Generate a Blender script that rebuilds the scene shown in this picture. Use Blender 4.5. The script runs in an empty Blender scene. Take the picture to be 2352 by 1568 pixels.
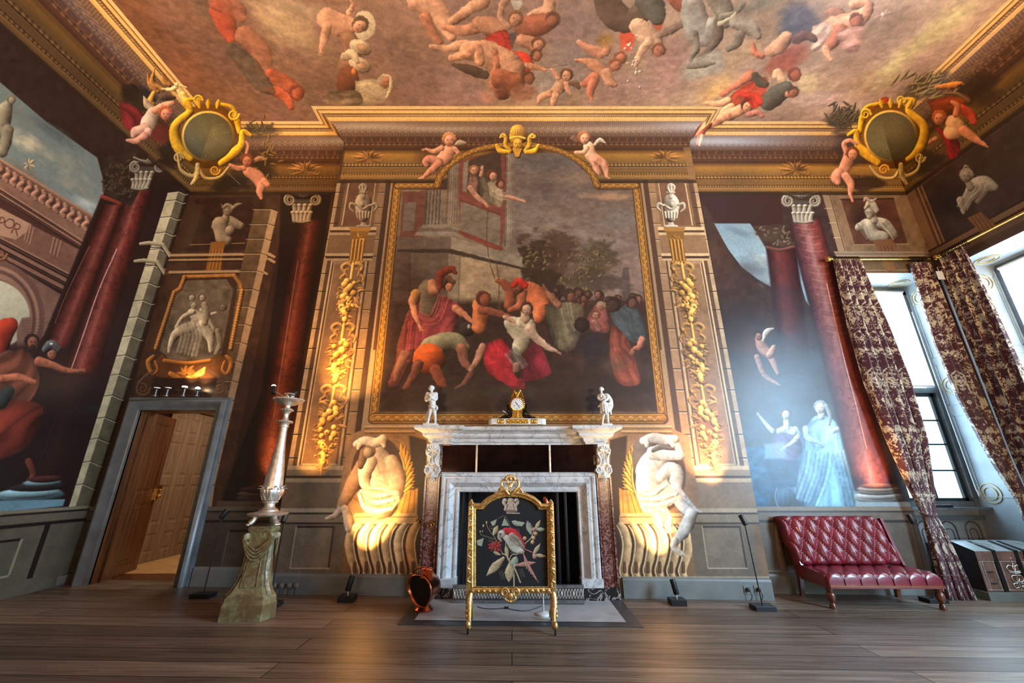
import bpy, bmesh, math, random
import numpy as np
from mathutils import Vector, Matrix, noise as mnoise
random.seed(7)
RNG = np.random.default_rng(11)
PI = math.pi
SC = bpy.context.scene
COL = SC.collection
# ------------------------------------------------------------------ camera
FPX, PITCH, EYE = 915.0, math.radians(18.94), 1.3
cam_d = bpy.data.cameras.new('camera'); cam = bpy.data.objects.new('camera', cam_d); COL.objects.link(cam)
cam_d.sensor_width = 36.0; cam_d.lens = 36.0 * FPX / 2352.0; cam_d.clip_start = 0.05; cam_d.clip_end = 200
cam.location = (0, 0, EYE); cam.rotation_euler = (PI / 2 + PITCH, 0, 0)
SC.camera = cam
# ------------------------------------------------------------------ exposure and world
SC.view_settings.view_transform = 'Standard'; SC.view_settings.look = 'None'
SC.view_settings.exposure = 0.0; SC.view_settings.gamma = 1.0; SC.view_settings.use_curve_mapping = False
SC.cycles.use_denoising = True
SC.cycles.max_bounces = 7; SC.cycles.diffuse_bounces = 4; SC.cycles.glossy_bounces = 3
SC.cycles.sample_clamp_indirect = 6.0; SC.cycles.caustics_reflective = False; SC.cycles.caustics_refractive = False
world = bpy.data.worlds.new('overcast_sky'); SC.world = world; world.use_nodes = True
world.node_tree.nodes['Background'].inputs[0].default_value = (0.72, 0.87, 1.0, 1)
world.node_tree.nodes['Background'].inputs[1].default_value = 4.0
def area_light(name, loc, rot, size, power, color, spread=180):
 l = bpy.data.lights.new(name, 'AREA'); l.shape = 'RECTANGLE'; l.size, l.size_y = size
 l.energy = power; l.color = color; l.spread = math.radians(spread)
 o = bpy.data.objects.new(name, l); COL.objects.link(o); o.location = loc
 o.rotation_euler = rot
 return o
DAY = (0.50, 0.76, 1.0)
WARM = (1.0, 0.66, 0.36)
AMBER = (1.0, 0.50, 0.13)
# daylight through the tall windows of the right-hand wall, the nearer ones behind the camera
area_light('daylight_middle_window', (6.62, 0.9, 2.6), (0, math.radians(90), 0), (3.2, 1.9), 950, DAY)
area_light('daylight_rear_window', (6.62, -3.0, 2.6), (0, math.radians(90), 0), (3.2, 1.9), 90, DAY)
area_light('daylight_corner_window', (5.95, 6.12, 2.6), (math.radians(-90), 0, 0), (1.2, 3.0), 80, DAY)
# warm uplighters standing along the wall behind the camera, washing the ceiling
area_light('uplighter_wash_west', (-2.6, -3.0, 1.2), (math.radians(168), 0, 0), (1.4, 1.4), 520, WARM)
area_light('uplighter_wash_east', (3.6, -3.2, 1.2), (math.radians(168), 0, 0), (1.4, 1.4), 720, WARM)
def aim(o, to): o.rotation_euler = (Vector(to) - Vector(o.location)).to_track_quat('-Z', 'Y').to_euler()
aim(area_light('cove_fill_left', (-4.5, .4, 1.9), (0, 0, 0), (.5, .5), 130, WARM, 100), (-5.2, 3.4, 7.0))  # unseen warm light added to brighten the left cove
aim(area_light('cove_fill_right', (5.6, .4, 1.9), (0, 0, 0), (.5, .5), 110, WARM, 100), (6.4, 3.4, 7.0))  # its unseen counterpart, added for the right cove
# ------------------------------------------------------------------ measuring helpers (2352 x 1568 frame)
CO, SI = math.cos(PITCH), math.sin(PITCH)
def ray(u, v):
 a = (u - 1176.0) / FPX; b = (784.0 - v) / FPX
 return a, CO - b * SI, SI + b * CO
def onY(u, v, Y):
 a, y, z = ray(u, v); t = Y / y; return Vector((a * t, Y, EYE + z * t))
def onX(u, v, X):
 a, y, z = ray(u, v); t = X / a; return Vector((X, y * t, EYE + z * t))
def onZ(u, v, Z):
 a, y, z = ray(u, v); t = (Z - EYE) / z; return Vector((a * t, y * t, Z))
def fz(x): return 0.005 - 0.0103 * x                                # the old floor runs slightly downhill to the right
def onF(u, v):
 z = 0.0
 for _ in range(4):
  p = onZ(u, v, z); z = fz(p.x)
 return onZ(u, v, z)
# room measures
XL, XR, YB, YC, YF = -5.5, 6.72, 5.61, 5.32, -5.0
BL, BR = -2.86, 3.02
H, RC = 7.04, 0.42
Z0 = H - RC
TMAX = Z0 + RC * PI / 2
# ------------------------------------------------------------------ mural painter: colours are worked out per texel in the script
def vnoise(x, y, seed=0):
 r = np.random.default_rng(seed + 77); G = r.random((64, 64)).astype(np.float32)
 xi = np.floor(x).astype(np.int32); yi = np.floor(y).astype(np.int32)
 fx = (x - xi).astype(np.float32); fy = (y - yi).astype(np.float32)
 fx = fx * fx * (3 - 2 * fx); fy = fy * fy * (3 - 2 * fy)
 a = G[yi & 63, xi & 63]; b = G[yi & 63, (xi + 1) & 63]; c = G[(yi + 1) & 63, xi & 63]; d = G[(yi + 1) & 63, (xi + 1) & 63]
 return (a * (1 - fx) + b * fx) * (1 - fy) + (c * (1 - fx) + d * fx) * fy
def fbm(x, y, seed=0, o=4):
 s = 0; a = 0.5; t = 0
 for k in range(o):
  s = s + a * vnoise(x * 2 ** k + 13.1 * k, y * 2 ** k + 7.7 * k, seed + k); t += a; a *= 0.5
 return s / t
def C3(c): return np.array(c, np.float32) / 255.0
def PP(s):
 if isinstance(s, str): return [tuple(float(q) for q in w.split(',')) for w in s.split()]
 return [tuple(q) for q in s]
def spline(pts, n=6):
 P = [np.array(p, float) for p in pts]; P = [2 * P[0] - P[1]] + P + [2 * P[-1] - P[-2]]; out = []
 for i in range(1, len(P) - 2):
  for k in range(n):
   t = k / n
   out.append(tuple(0.5 * ((2 * P[i]) + (P[i + 1] - P[i - 1]) * t + (2 * P[i - 1] - 5 * P[i] + 4 * P[i + 1] - P[i + 2]) * t * t + (3 * P[i] - P[i - 1] - 3 * P[i + 1] + P[i + 2]) * t ** 3)))
 out.append(tuple(P[-2])); return out
class Canvas:
 """s runs along the surface, t up it (in metres); pos(s, t) gives the place in the room."""
 def __init__(self, name, s0, s1, t0, t1, res, pos, base):
  self.name = name; self.s0, self.t0, self.s1, self.t1, self.res = s0, t0, s1, t1, res
  self.W = int((s1 - s0) * res); self.Hh = int((t1 - t0) * res)
  s = s0 + (np.arange(self.W) + .5) / res; t = t0 + (np.arange(self.Hh) + .5) / res
  self.S, self.T = np.meshgrid(s.astype(np.float32), t.astype(np.float32))
  x, y, z = pos(self.S, self.T)
  zc = y * CO + (z - EYE) * SI; yc = -y * SI + (z - EYE) * CO
  zc = np.maximum(zc, 0.05)
  self.U = (1176 + FPX * x / zc).astype(np.float32); self.V = (784 - FPX * yc / zc).astype(np.float32)
  self.img = np.empty((self.Hh, self.W, 3), np.float32); self.img[:] = C3(base)
  self.k = 12; self.Uc = self.U[::self.k, ::self.k]; self.Vc = self.V[::self.k, ::self.k]
  self.mirc = None; self.flip = False
 def win(self, x0, y0, x1, y1, sp):
  if sp == 'st':
   i0 = max(0, int((x0 - self.s0) * self.res) - 1); i1 = min(self.W, int((x1 - self.s0) * self.res) + 2)
   j0 = max(0, int((y0 - self.t0) * self.res) - 1); j1 = min(self.Hh, int((y1 - self.t0) * self.res) + 2)
   if i1 <= i0 or j1 <= j0: return None
   return slice(j0, j1), slice(i0, i1)
  m = 22
  M = (self.Uc > x0 - m) & (self.Uc < x1 + m) & (self.Vc > y0 - m) & (self.Vc < y1 + m)
  if not M.any(): return None
  jj = np.where(M.any(1))[0]; ii = np.where(M.any(0))[0]; k = self.k
  return slice(max(0, (jj[0] - 1) * k), min(self.Hh, (jj[-1] + 2) * k)), slice(max(0, (ii[0] - 1) * k), min(self.W, (ii[-1] + 2) * k))
 def xy(self, w, sp):
  return (self.S[w], self.T[w]) if sp == 'st' else (self.U[w], self.V[w])
 def put(self, w, a, col):
  a = a[..., None] if a.ndim == 2 else a
  self.img[w] += a * (col - self.img[w])
 def m(self, pts, sp):
  """mirror px points about the chimney breast's centre line when self.flip is set"""
  if not self.flip: return pts
  if sp == 'st': return [(2 * self.mirc - p[0], p[1]) for p in pts]
  out = []
  for (u, v) in pts:
   p = onY(u, v, YC); x = 2 * self.mirc - p.x; zc = YC * CO + (p.z - EYE) * SI
   out.append((1176 + FPX * x / zc, v))
  return out
 def st(self, pts, Y=YC):
  return [(onY(u, v, Y).x, onY(u, v, Y).z) for (u, v) in PP(pts)]
 def poly(self, pts, col, soft=1.3, a=1.0, tex=0.0, sp='px', grad=None, nz=14.0):
  pts = self.m(PP(pts), sp); P = np.array(pts, np.float32)
  w = self.win(P[:, 0].min() - soft, P[:, 1].min() - soft, P[:, 0].max() + soft, P[:, 1].max() + soft, sp)
  if w is None: return
  X, Y = self.xy(w, sp); ins = np.zeros(X.shape, bool); D = np.full(X.shape, 1e9, np.float32)
  for i in range(len(P)):
   x0, y0 = P[i]; x1, y1 = P[(i + 1) % len(P)]
   dx, dy = x1 - x0, y1 - y0; L2 = dx * dx + dy * dy + 1e-9
   tt = np.clip(((X - x0) * dx + (Y - y0) * dy) / L2, 0, 1)
   D = np.minimum(D, (X - x0 - tt * dx) ** 2 + (Y - y0 - tt * dy) ** 2)
   if abs(dy) > 1e-9:
    c = ((y0 > Y) != (y1 > Y)) & (X < dx * (Y - y0) / dy + x0); ins ^= c
  D = np.sqrt(D); sd = np.where(ins, D, -D)
  al = np.clip(0.5 + sd / soft, 0, 1) * a
  c = C3(col)
  if grad is not None:
   (gx0, gy0), (gx1, gy1), c2 = grad
   g = np.clip(((X - gx0) * (gx1 - gx0) + (Y - gy0) * (gy1 - gy0)) / ((gx1 - gx0) ** 2 + (gy1 - gy0) ** 2), 0, 1)[..., None]
   c = c * (1 - g) + C3(c2) * g
  if tex:
   n = fbm(X / nz, Y / nz, 5, 3) - 0.5
   c = c * (1 + tex * 2 * n)[..., None]
  self.put(w, al, c)
 def limb(self, pts, rad, col, sh=0.4, L=(-.6, -.6), soft=1.6, a=1.0, sp='px', smooth=True, edge=0.25):
  pts = self.m(PP(pts), sp)
  if self.flip: L = (-L[0], L[1])
  if not isinstance(rad, (list, tuple)): rad = [rad] * len(pts)
  if smooth and len(pts) > 2:
   q = spline([p + (r,) for p, r in zip(pts, rad)], 4); pts = [(p[0], p[1]) for p in q]; rad = [max(.3 if sp == 'px' else .001, p[2]) for p in q]
  if len(pts) == 1: pts = pts * 2; rad = list(rad) * 2
  P = np.array(pts, np.float32); R = max(rad) + soft
  w = self.win(P[:, 0].min() - R, P[:, 1].min() - R, P[:, 0].max() + R, P[:, 1].max() + R, sp)
  if w is None: return
  X, Y = self.xy(w, sp); B = np.full(X.shape, 1e9, np.float32); NX = np.zeros(X.shape, np.float32); NY = NX.copy(); RR = NX + 1
  for i in range(len(P) - 1):
   x0, y0 = P[i]; x1, y1 = P[i + 1]; dx, dy = x1 - x0, y1 - y0; L2 = dx * dx + dy * dy + 1e-9
   tt = np.clip(((X - x0) * dx + (Y - y0) * dy) / L2, 0, 1); r = rad[i] + (rad[i + 1] - rad[i]) * tt
   ex = X - x0 - tt * dx; ey = Y - y0 - tt * dy; d = np.hypot(ex, ey) / r
   k = d < B; B = np.where(k, d, B); NX = np.where(k, ex / r, NX); NY = np.where(k, ey / r, NY); RR = np.where(k, r, RR)
  if sh > .05 and R > (7 if sp == 'px' else 9):
   rm = max(rad); n1 = fbm(X / (rm * .9) + 3, Y / (rm * .9), 17, 3) - .5; B = B * (1 + .30 * n1)
  else: n1 = 0
  al = np.clip((1 - B) * RR / soft + .3, 0, 1) * a
  lam = NX * L[0] + NY * L[1]
  f = 1.02 + sh * lam * 1.45 - edge * np.clip(B, 0, 1) ** 4 + (.45 * n1 if sh > .05 else 0)
  self.put(w, al, self.tone(col, f))
 def tone(self, col, f):
  f = np.clip(f, .12, 1.5)[..., None]; c = C3(col) * f
  return np.clip(c * np.where(f < 1, np.array([1.0, .93, .88], np.float32) ** ((1 - f) * 1.6), 1.0), 0, 1)
 def line(self, pts, wd, col, a=1.0, sp='px', smooth=True, soft=None):
  self.limb(pts, wd / 2, col, 0, soft=soft or (1.0 if sp == 'px' else .004), a=a, sp=sp, smooth=smooth, edge=0)
 def blob(self, x, y, rx, ry, col, ang=0, sh=.4, L=(-.5, -.6), soft=1.5, a=1.0, sp='px', edge=.25):
  (x, y), = self.m([(x, y)], sp)
  if self.flip: L = (-L[0], L[1]); ang = -ang
  r = max(rx, ry) + soft; w = self.win(x - r, y - r, x + r, y + r, sp)
  if w is None: return
  X, Y = self.xy(w, sp); ca, sa = math.cos(ang), math.sin(ang)
  ex = ((X - x) * ca + (Y - y) * sa) / rx; ey = (-(X - x) * sa + (Y - y) * ca) / ry
  d = np.hypot(ex, ey); al = np.clip((1 - d) * min(rx, ry) / soft + .5, 0, 1) * a
  lx, ly = L[0] * ca + L[1] * sa, -L[0] * sa + L[1] * ca
  f = 1 + sh * (ex * lx + ey * ly) * 1.3 - edge * np.clip(d, 0, 1) ** 3
  self.put(w, al, self.tone(col, f))
 def cloud(self, x, y, rx, ry, col, a=.8, ang=0, nz=.02, seed=3, sp='px', hard=1.0):
  """soft, noise-edged patch of colour"""
  (x, y), = self.m([(x, y)], sp)
  if self.flip: ang = -ang
  r = max(rx, ry) * 1.35; w = self.win(x - r, y - r, x + r, y + r, sp)
  if w is None: return
  X, Y = self.xy(w, sp); ca, sa = math.cos(ang), math.sin(ang)
  ex = ((X - x) * ca + (Y - y) * sa) / rx; ey = (-(X - x) * sa + (Y - y) * ca) / ry
  n = fbm(((X - x) * ca + (Y - y) * sa) * nz * .6, (-(X - x) * sa + (Y - y) * ca) * nz * 1.3, seed, 4)
  d = 1.15 - np.hypot(ex, ey) + (n - .5) * 1.2
  self.put(w, np.clip(d * hard, 0, 1) * a, C3(col) * (0.86 + .28 * n)[..., None])
 def shaft(self, vt, vb, lt, rt, lb, rb, prof, a=1.0, tex=0, soft=1.2, vein=0):
  """strip between two straight edges, coloured across by prof [(f, colour)...]"""
  w = self.win(min(lt, lb), vt, max(rt, rb), vb, 'px')
  if w is None: return
  X, Y = self.xy(w, 'px')
  if self.flip:
   zc_u = (X - 1176); Xs = X
   k = 2 * self.mirc
   # texels are on the wall plane: mirror through S
   S = self.S[w]; T = self.T[w]; zc = YC * CO + (T - EYE) * SI
   X = 1176 + FPX * (k - S) / zc
  t = (Y - vt) / (vb - vt); l = lt + (lb - lt) * t; r = rt + (rb - rt) * t; f = (X - l) / np.maximum(r - l, .01)
  wd = (r - l)
  al = np.clip(f * wd / soft + .5, 0, 1) * np.clip((1 - f) * wd / soft + .5, 0, 1) * np.clip((Y - vt) / soft + .5, 0, 1) * np.clip((vb - Y) / soft + .5, 0, 1) * a
  fs = [p[0] for p in prof]; cs = np.array([p[1] for p in prof], np.float32) / 255.
  c = np.stack([np.interp(f, fs, cs[:, i]) for i in range(3)], -1)
  if tex: c = c * (1 + tex * 2 * (fbm(X / 9, Y / 16, 9, 4) - .5))[..., None]
  if vein:
   n = np.abs(fbm(X / 26, Y / 22, 21, 4) - .5); c = c * (1 - vein * np.clip(1 - n * 28, 0, 1))[..., None]
  self.put(w, al, c)
 def hband(self, t0, t1, prof, s0=None, s1=None, a=1.0, pat=None):
  """band along the wall; prof [(f, colour)] from the bottom (0) to the top (1)"""
  s0 = self.s0 if s0 is None else s0; s1 = self.s1 if s1 is None else s1
  w = self.win(s0, t0, s1, t1, 'st')
  if w is None: return
  X, Y = self.xy(w, 'st'); f = (Y - t0) / (t1 - t0)
  px = 1.0 / self.res
  al = np.clip((Y - t0) / px + .5, 0, 1) * np.clip((t1 - Y) / px + .5, 0, 1) * np.clip((X - s0) / px + .5, 0, 1) * np.clip((s1 - X) / px + .5, 0, 1) * a
  fs = [p[0] for p in prof]; cs = np.array([p[1] for p in prof], np.float32) / 255.
  c = np.stack([np.interp(f, fs, cs[:, i]) for i in range(3)], -1)
  if pat is not None: c = c * pat(X, f)[..., None]
  self.put(w, al, c)
 def mask(self, P, soft, sp='px'):
  P = np.array(P, np.float32); w = self.win(P[:, 0].min() - soft, P[:, 1].min() - soft, P[:, 0].max() + soft, P[:, 1].max() + soft, sp)
  if w is None: return None, None
  X, Y = self.xy(w, sp); ins = np.zeros(X.shape, bool); D = np.full(X.shape, 1e9, np.float32)
  for i in range(len(P)):
   x0, y0 = P[i]; x1, y1 = P[(i + 1) % len(P)]; dx, dy = x1 - x0, y1 - y0; L2 = dx * dx + dy * dy + 1e-9
   tt = np.clip(((X - x0) * dx + (Y - y0) * dy) / L2, 0, 1); D = np.minimum(D, (X - x0 - tt * dx) ** 2 + (Y - y0 - tt * dy) ** 2)
   if abs(dy) > 1e-9: ins ^= ((y0 > Y) != (y1 > Y)) & (X < dx * (Y - y0) / dy + x0)
  D = np.sqrt(D); return w, np.where(ins, D, -D)
 def clip_outside(self, pts, keep):
  w, sd = self.mask(PP(pts), 3); a = np.ones(self.U.shape, np.float32); a[w] = np.clip(.5 - sd / 1.5, 0, 1)
  self.img += a[..., None] * (keep - self.img)
 def drape(self, pts, col, ax, pitch, lo, soft, seed):
  pts = self.m(pts, 'px'); w, sd = self.mask(spline(pts + [pts[0]], 4)[:-1], soft)
  if w is None: return
  X, Y = self.xy(w, 'px'); ax0 = -ax[0] if self.flip else ax[0]
  p = X * ax0 + Y * ax[1]; q = -X * ax[1] + Y * ax0
  q = q + 3.0 * (fbm(p / (pitch * 3.2), q / (pitch * 4), seed, 2) - .5) * pitch
  r = np.abs(fbm(q / pitch, p / (pitch * 7), seed + 1, 2) - .5) * 2; g = fbm(q / (pitch * 2.2) + 5, p / (pitch * 6), seed + 2, 3)
  lo = lo * .8; f = lo + (1.45 - lo) * np.clip(.25 + 1.5 * (g - .32) + .5 * np.sqrt(r) - .25, 0, 1) - .25 * np.clip(1 - sd / (pitch * .8), 0, 1)
  self.put(w, np.clip(.4 + sd / soft, 0, 1), np.clip(C3(col) * f[..., None], 0, 1))
 def glaze(self, col, a, seed):
  n = fbm(self.S * 3.1, self.T * 3.1, seed, 5); m = fbm(self.S * 11, self.T * 17, seed + 2, 3)
  self.painterly(2.2); k = np.clip(a * (.35 + 1.3 * n), 0, 1)[..., None]; self.img = (self.img * (1 - k) + C3(col) * k) * (.84 + .32 * m)[..., None]
 def painterly(self, amp=.8):
  n = lambda sx, sy, k: (fbm(self.S * sx, self.T * sy, k, 3) - .5) * 2
  jj, ii = np.mgrid[0:self.Hh, 0:self.W]
  dj = n(26, 26, 61) * amp; di = n(26, 26, 62) * amp
  self.img = self.img[np.clip((jj + dj + .5).astype(int), 0, self.Hh - 1), np.clip((ii + di + .5).astype(int), 0, self.W - 1)]
 def rect(self, x0, y0, x1, y1, col, a=1.0, tex=0, soft=.006):
  self.poly([(x0, y0), (x1, y0), (x1, y1), (x0, y1)], col, soft, a, tex, 'st', nz=.12)
 def age(self, amt=.10, grain=.05, cracks=0.0):
  self.painterly()
  n = fbm(self.S * 1.3, self.T * 1.3, 31, 5) - .5; g = self.rng_grain() * grain
  f = 1 + amt * 2 * n + g
  self.img *= f[..., None]
  np.clip(self.img, 0, 1, out=self.img)
 def rng_grain(self):
  n = fbm(self.S * 38, self.T * 38, 41, 2) - .5
  return n * 2
 def image(self):
  im = bpy.data.images.new(self.name, self.W, self.Hh, alpha=False)
  buf = np.ones((self.Hh, self.W, 4), np.float32); buf[..., :3] = self.img
  im.pixels.foreach_set(buf.ravel()); im.update(); im.pack()
  self.img = None; self.U = self.V = self.S = self.T = None
  return im
# ------------------------------------------------------------------ canvases, one per painted surface
def covepos(side):
 def f(S, T):
  a = np.clip((T - Z0) / RC, 0, PI / 2); d = RC * (1 - np.cos(a)); z = np.where(T > Z0, Z0 + RC * np.sin(a), T)
  if side == 'back': return S, YB - d, z
  if side == 'breast': return S, YC - d, z
  if side == 'left': return XL + d, S, z
  if side == 'right': return XR - d, S, z
 return f
cB = Canvas('back_wall_mural', XL, XR, -.1, TMAX, 190, covepos('back'), (44, 27, 22))
cC = Canvas('chimney_breast_mural', BL - RC, BR + RC, -.1, TMAX, 220, covepos('breast'), (150, 122, 92))
cL = Canvas('left_wall_mural', 2.0, YB, -.1, TMAX, 210, covepos('left'), (34, 24, 20))
cR = Canvas('right_wall_mural', 2.6, YB, -.1, TMAX, 180, covepos('right'), (62, 46, 38))
cT = Canvas('ceiling_mural', XL, XR, 2.2, YB, 190, lambda S, T: (S, T, S * 0 + H), (128, 96, 74))
cC.mirc = (BL + BR) / 2
SKIN = (205, 150, 118); SKIND = (160, 100, 74); GILT = (196, 150, 48)
class Multi:
 def __init__(self, *c): self.c = c
 def __getattr__(self, n):
  def f(*a, **k):
   for x in self.c: getattr(x, n)(*a, **k)
  return f
# ---- recurring ornament
def bead(p, d=.45):
 return lambda X, f: 1 - d * (0.5 + .5 * np.sign(np.sin(X * 2 * PI / p) - .1 + 0 * f))
def entablature(cv, k=1.0, dark=(70, 42, 28), gold=(150, 112, 62)):
 g = tuple(int(c * k) for c in gold); lo = tuple(int(c * .38 * k) for c in gold); hi = tuple(min(255, int(c * 1.25 * k)) for c in gold)
 md = tuple(int(c * .75 * k) for c in gold)
 cv.hband(5.86, 5.95, [(0, (28, 18, 14)), (1, lo)], a=.8)
 cv.hband(5.93, 6.02, [(0, lo), (.1, md), (.9, g), (1, hi)])
 cv.hband(6.02, 6.07, [(0, lo), (.4, hi), (.6, g), (1, lo)], pat=bead(.045))
 cv.hband(6.07, 6.19, [(0, md), (.9, md), (1, hi)])
 cv.hband(6.19, 6.27, [(0, lo), (.25, lo), (.3, hi), (.75, g), (.8, lo), (1, hi)], pat=bead(.06, .35))
 cv.hband(6.27, 6.56, [(0, md), (.6, tuple(int(c * .9 * k) for c in (176, 128, 56))), (1, dark)])
 # the painted cornice on the cove
 def tooth(p, duty, d): return lambda X, f: 1 - d * ((X / p) % 1 < duty) * (f > .15) * (f < .85)
 cv.hband(6.54, 6.64, [(0, (58, 34, 24)), (1, (82, 52, 36))])
 cv.hband(6.64, 6.70, [(0, (52, 32, 24)), (.15, (132, 92, 60)), (.6, (96, 64, 44)), (1, (72, 46, 32))], pat=bead(.09, .3))
 cv.hband(6.70, 6.80, [(0, (126, 92, 64)), (.1, (76, 50, 36)), (.9, (66, 44, 32)), (1, (118, 86, 62))], pat=tooth(.15, .14, -.5))
 cv.hband(6.80, 6.85, [(0, (74, 50, 36)), (.5, (112, 84, 62)), (1, (80, 56, 42))], pat=bead(.05, .2))
 cv.hband(6.85, 6.94, [(0, (94, 70, 54)), (1, (108, 82, 62))], pat=lambda X, f: 1 + .16 * np.sin(X * 60 + 4 * np.sin(f * 5)))
 cv.hband(6.94, 7.03, [(0, (90, 66, 50)), (1, (96, 72, 54))], pat=lambda X, f: 1 + .3 * ((X / .035 + f * .7) % 1 < .35))
 cv.hband(7.03, 7.10, [(0, (60, 36, 22)), (.08, (190, 146, 82)), (.9, (206, 166, 100)), (1, (120, 78, 40))])
 cv.hband(7.10, 7.15, [(0, (70, 42, 26)), (.3, (190, 150, 96)), (.6, (150, 108, 62)), (1, (90, 56, 32))], pat=bead(.03, .3))
 cv.hband(7.15, 7.21, [(0, (96, 60, 34)), (.2, (214, 176, 112)), (.85, (200, 156, 92)), (1, (96, 60, 34))])
 cv.hband(7.21, TMAX, [(0, (96, 60, 34)), (.3, (226, 190, 128)), (1, (206, 168, 116))])
def spiral(cv, x, y, r, col, turns=1.6, dirn=1, a0=0, w=.28):
 pts = []; n = int(turns * 10)
 for i in range(n + 1):
  t = i / n; a = a0 + dirn * t * turns * 2 * PI; q = r * (1 - .82 * t); pts.append((x + q * math.cos(a), y + q * math.sin(a)))
 cv.limb(pts, [max(.6, r * w * (1 - .6 * i / n)) for i in range(n + 1)], col, .5, smooth=False, soft=1.0)
def leaf(cv, x, y, L, ang, col, w=.3, sh=.5):
 dx, dy = math.cos(ang), math.sin(ang)
 cv.limb([(x, y), (x + dx * L * .5, y + dy * L * .5), (x + dx * L, y + dy * L)], [L * w * .5, L * w, L * .06], col, sh, soft=1.0)
def leaves(cv, x, y, r, col, n=9, a0=0, a1=2 * PI, rnd=None, w=.28, jit=.5):
 rnd = rnd or random
 for i in range(n):
  a = a0 + (a1 - a0) * (i + rnd.random() * jit) / n; k = .75 + rnd.random() * .5
  kk = .75 + .45 * rnd.random(); leaf(cv, x + math.cos(a) * r * .25, y + math.sin(a) * r * .25, r * .8 * k, a, tuple(int(c * kk) for c in col), w)
def capital(cv, x, y, w, h, col=(150, 138, 118), lean=0.0):
 """painted composite capital; (x, y) middle of its top edge"""
 X = lambda f, g: (x + f * w / 2 + lean * g * h, y + g * h)
 d = tuple(int(c * .35) for c in col)
 cv.poly([X(-.62, .3), X(.62, .3), X(.5, 1), X(-.5, 1)], tuple(int(c * .5) for c in col), 2)
 for g, n in ((.62, 4), (.86, 5)):
  for i in range(n):
   f = -.5 + (i + .5) / n; px, py = X(f * 1.1, g)
   cv.limb([X(f * 1.0, g + .14), (px, py), (px + (f) * 8, py - h * .14)], [w * .07, w * .07, w * .05], col, .6, soft=1)
   cv.blob(px + f * 8, py - h * .14, w * .07, w * .035, tuple(min(255, int(c * 1.3)) for c in col), 0, .5)
 for s in (-1, 1):
  c0 = X(s * .72, .32); spiral(cv, c0[0], c0[1], w * .17, col, 1.9, s, PI / 2 * (-1))
  cv.limb([X(s * .05, .2), X(s * .45, .12), X(s * .8, .17)], w * .035, col, .5)
 cv.limb([X(-1.0, .0), X(-.5, .09), X(0, .12), X(.5, .09), X(1.0, .0)], [w * .035] * 5, col, .6)
 cv.limb([X(-.9, .08), X(0, .2), X(.9, .08)], w * .02, d, 0)
 cx, cy = X(0, .06)
 for i in range(6): cv.blob(cx + math.cos(i) * w * .06, cy + math.sin(i) * w * .06, w * .05, w * .035, col, i, .5)
 cv.limb([X(-.5, 1), X(0, 1.05), X(.5, 1)], w * .03, col, .6)
REDCOL = lambda k=1.0: [(0, tuple(int(c * k) for c in (34, 16, 14))), (.12, tuple(int(c * k) for c in (66, 26, 22))), (.35, tuple(int(c * k) for c in (132, 62, 54))), (.48, tuple(int(c * k) for c in (168, 92, 80))), (.6, tuple(int(c * k) for c in (136, 56, 46))), (.85, tuple(int(c * k) for c in (72, 28, 24))), (1, tuple(int(c * k) for c in (40, 18, 16)))]
def sprig(cv, x, y, w, h, col):
 for i in range(19):
  a = -PI * .02 - PI * .96 * i / 18; k = .7 + .3 * ((i * 7) % 5) / 4; X, Y = x + math.cos(a) * w * k, y + math.sin(a) * h * k
  cv.limb([(x + math.cos(a) * w * .12, y), ((x + X) / 2, (y + Y) / 2 - 1), (X, Y)], [1.5, 2.6, .6], tuple(int(c * (.7 + .45 * (i % 3) / 2)) for c in col), .6, soft=1)
 for s in (-1, 1):
  for j in range(3): cv.limb([(x + s * 4, y + 1), (x + s * w * (.25 + .2 * j), y + h * .34), (x + s * w * (.4 + .2 * j), y + 1)], [1.5, 2.4, 1], tuple(int(c * .8) for c in col), .6, soft=1)
def cracks(cv, x0, y0, x1, y1, n, col=(40, 20, 18), rnd=random):
 for _ in range(n):
  x = rnd.uniform(min(x0, x1), max(x0, x1)); y = rnd.uniform(y0, y1)
  if abs(y1 - y0) > 1: x = x0 + (x1 - x0) * (y - y0) / (y1 - y0) + rnd.uniform(-14, 14)
  pts = [(x, y)]
  for _ in range(4): x += rnd.uniform(3, 11); y += rnd.uniform(-6, 7); pts.append((x, y))
  cv.line(pts, 1.0, col, .6, smooth=False)
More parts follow.
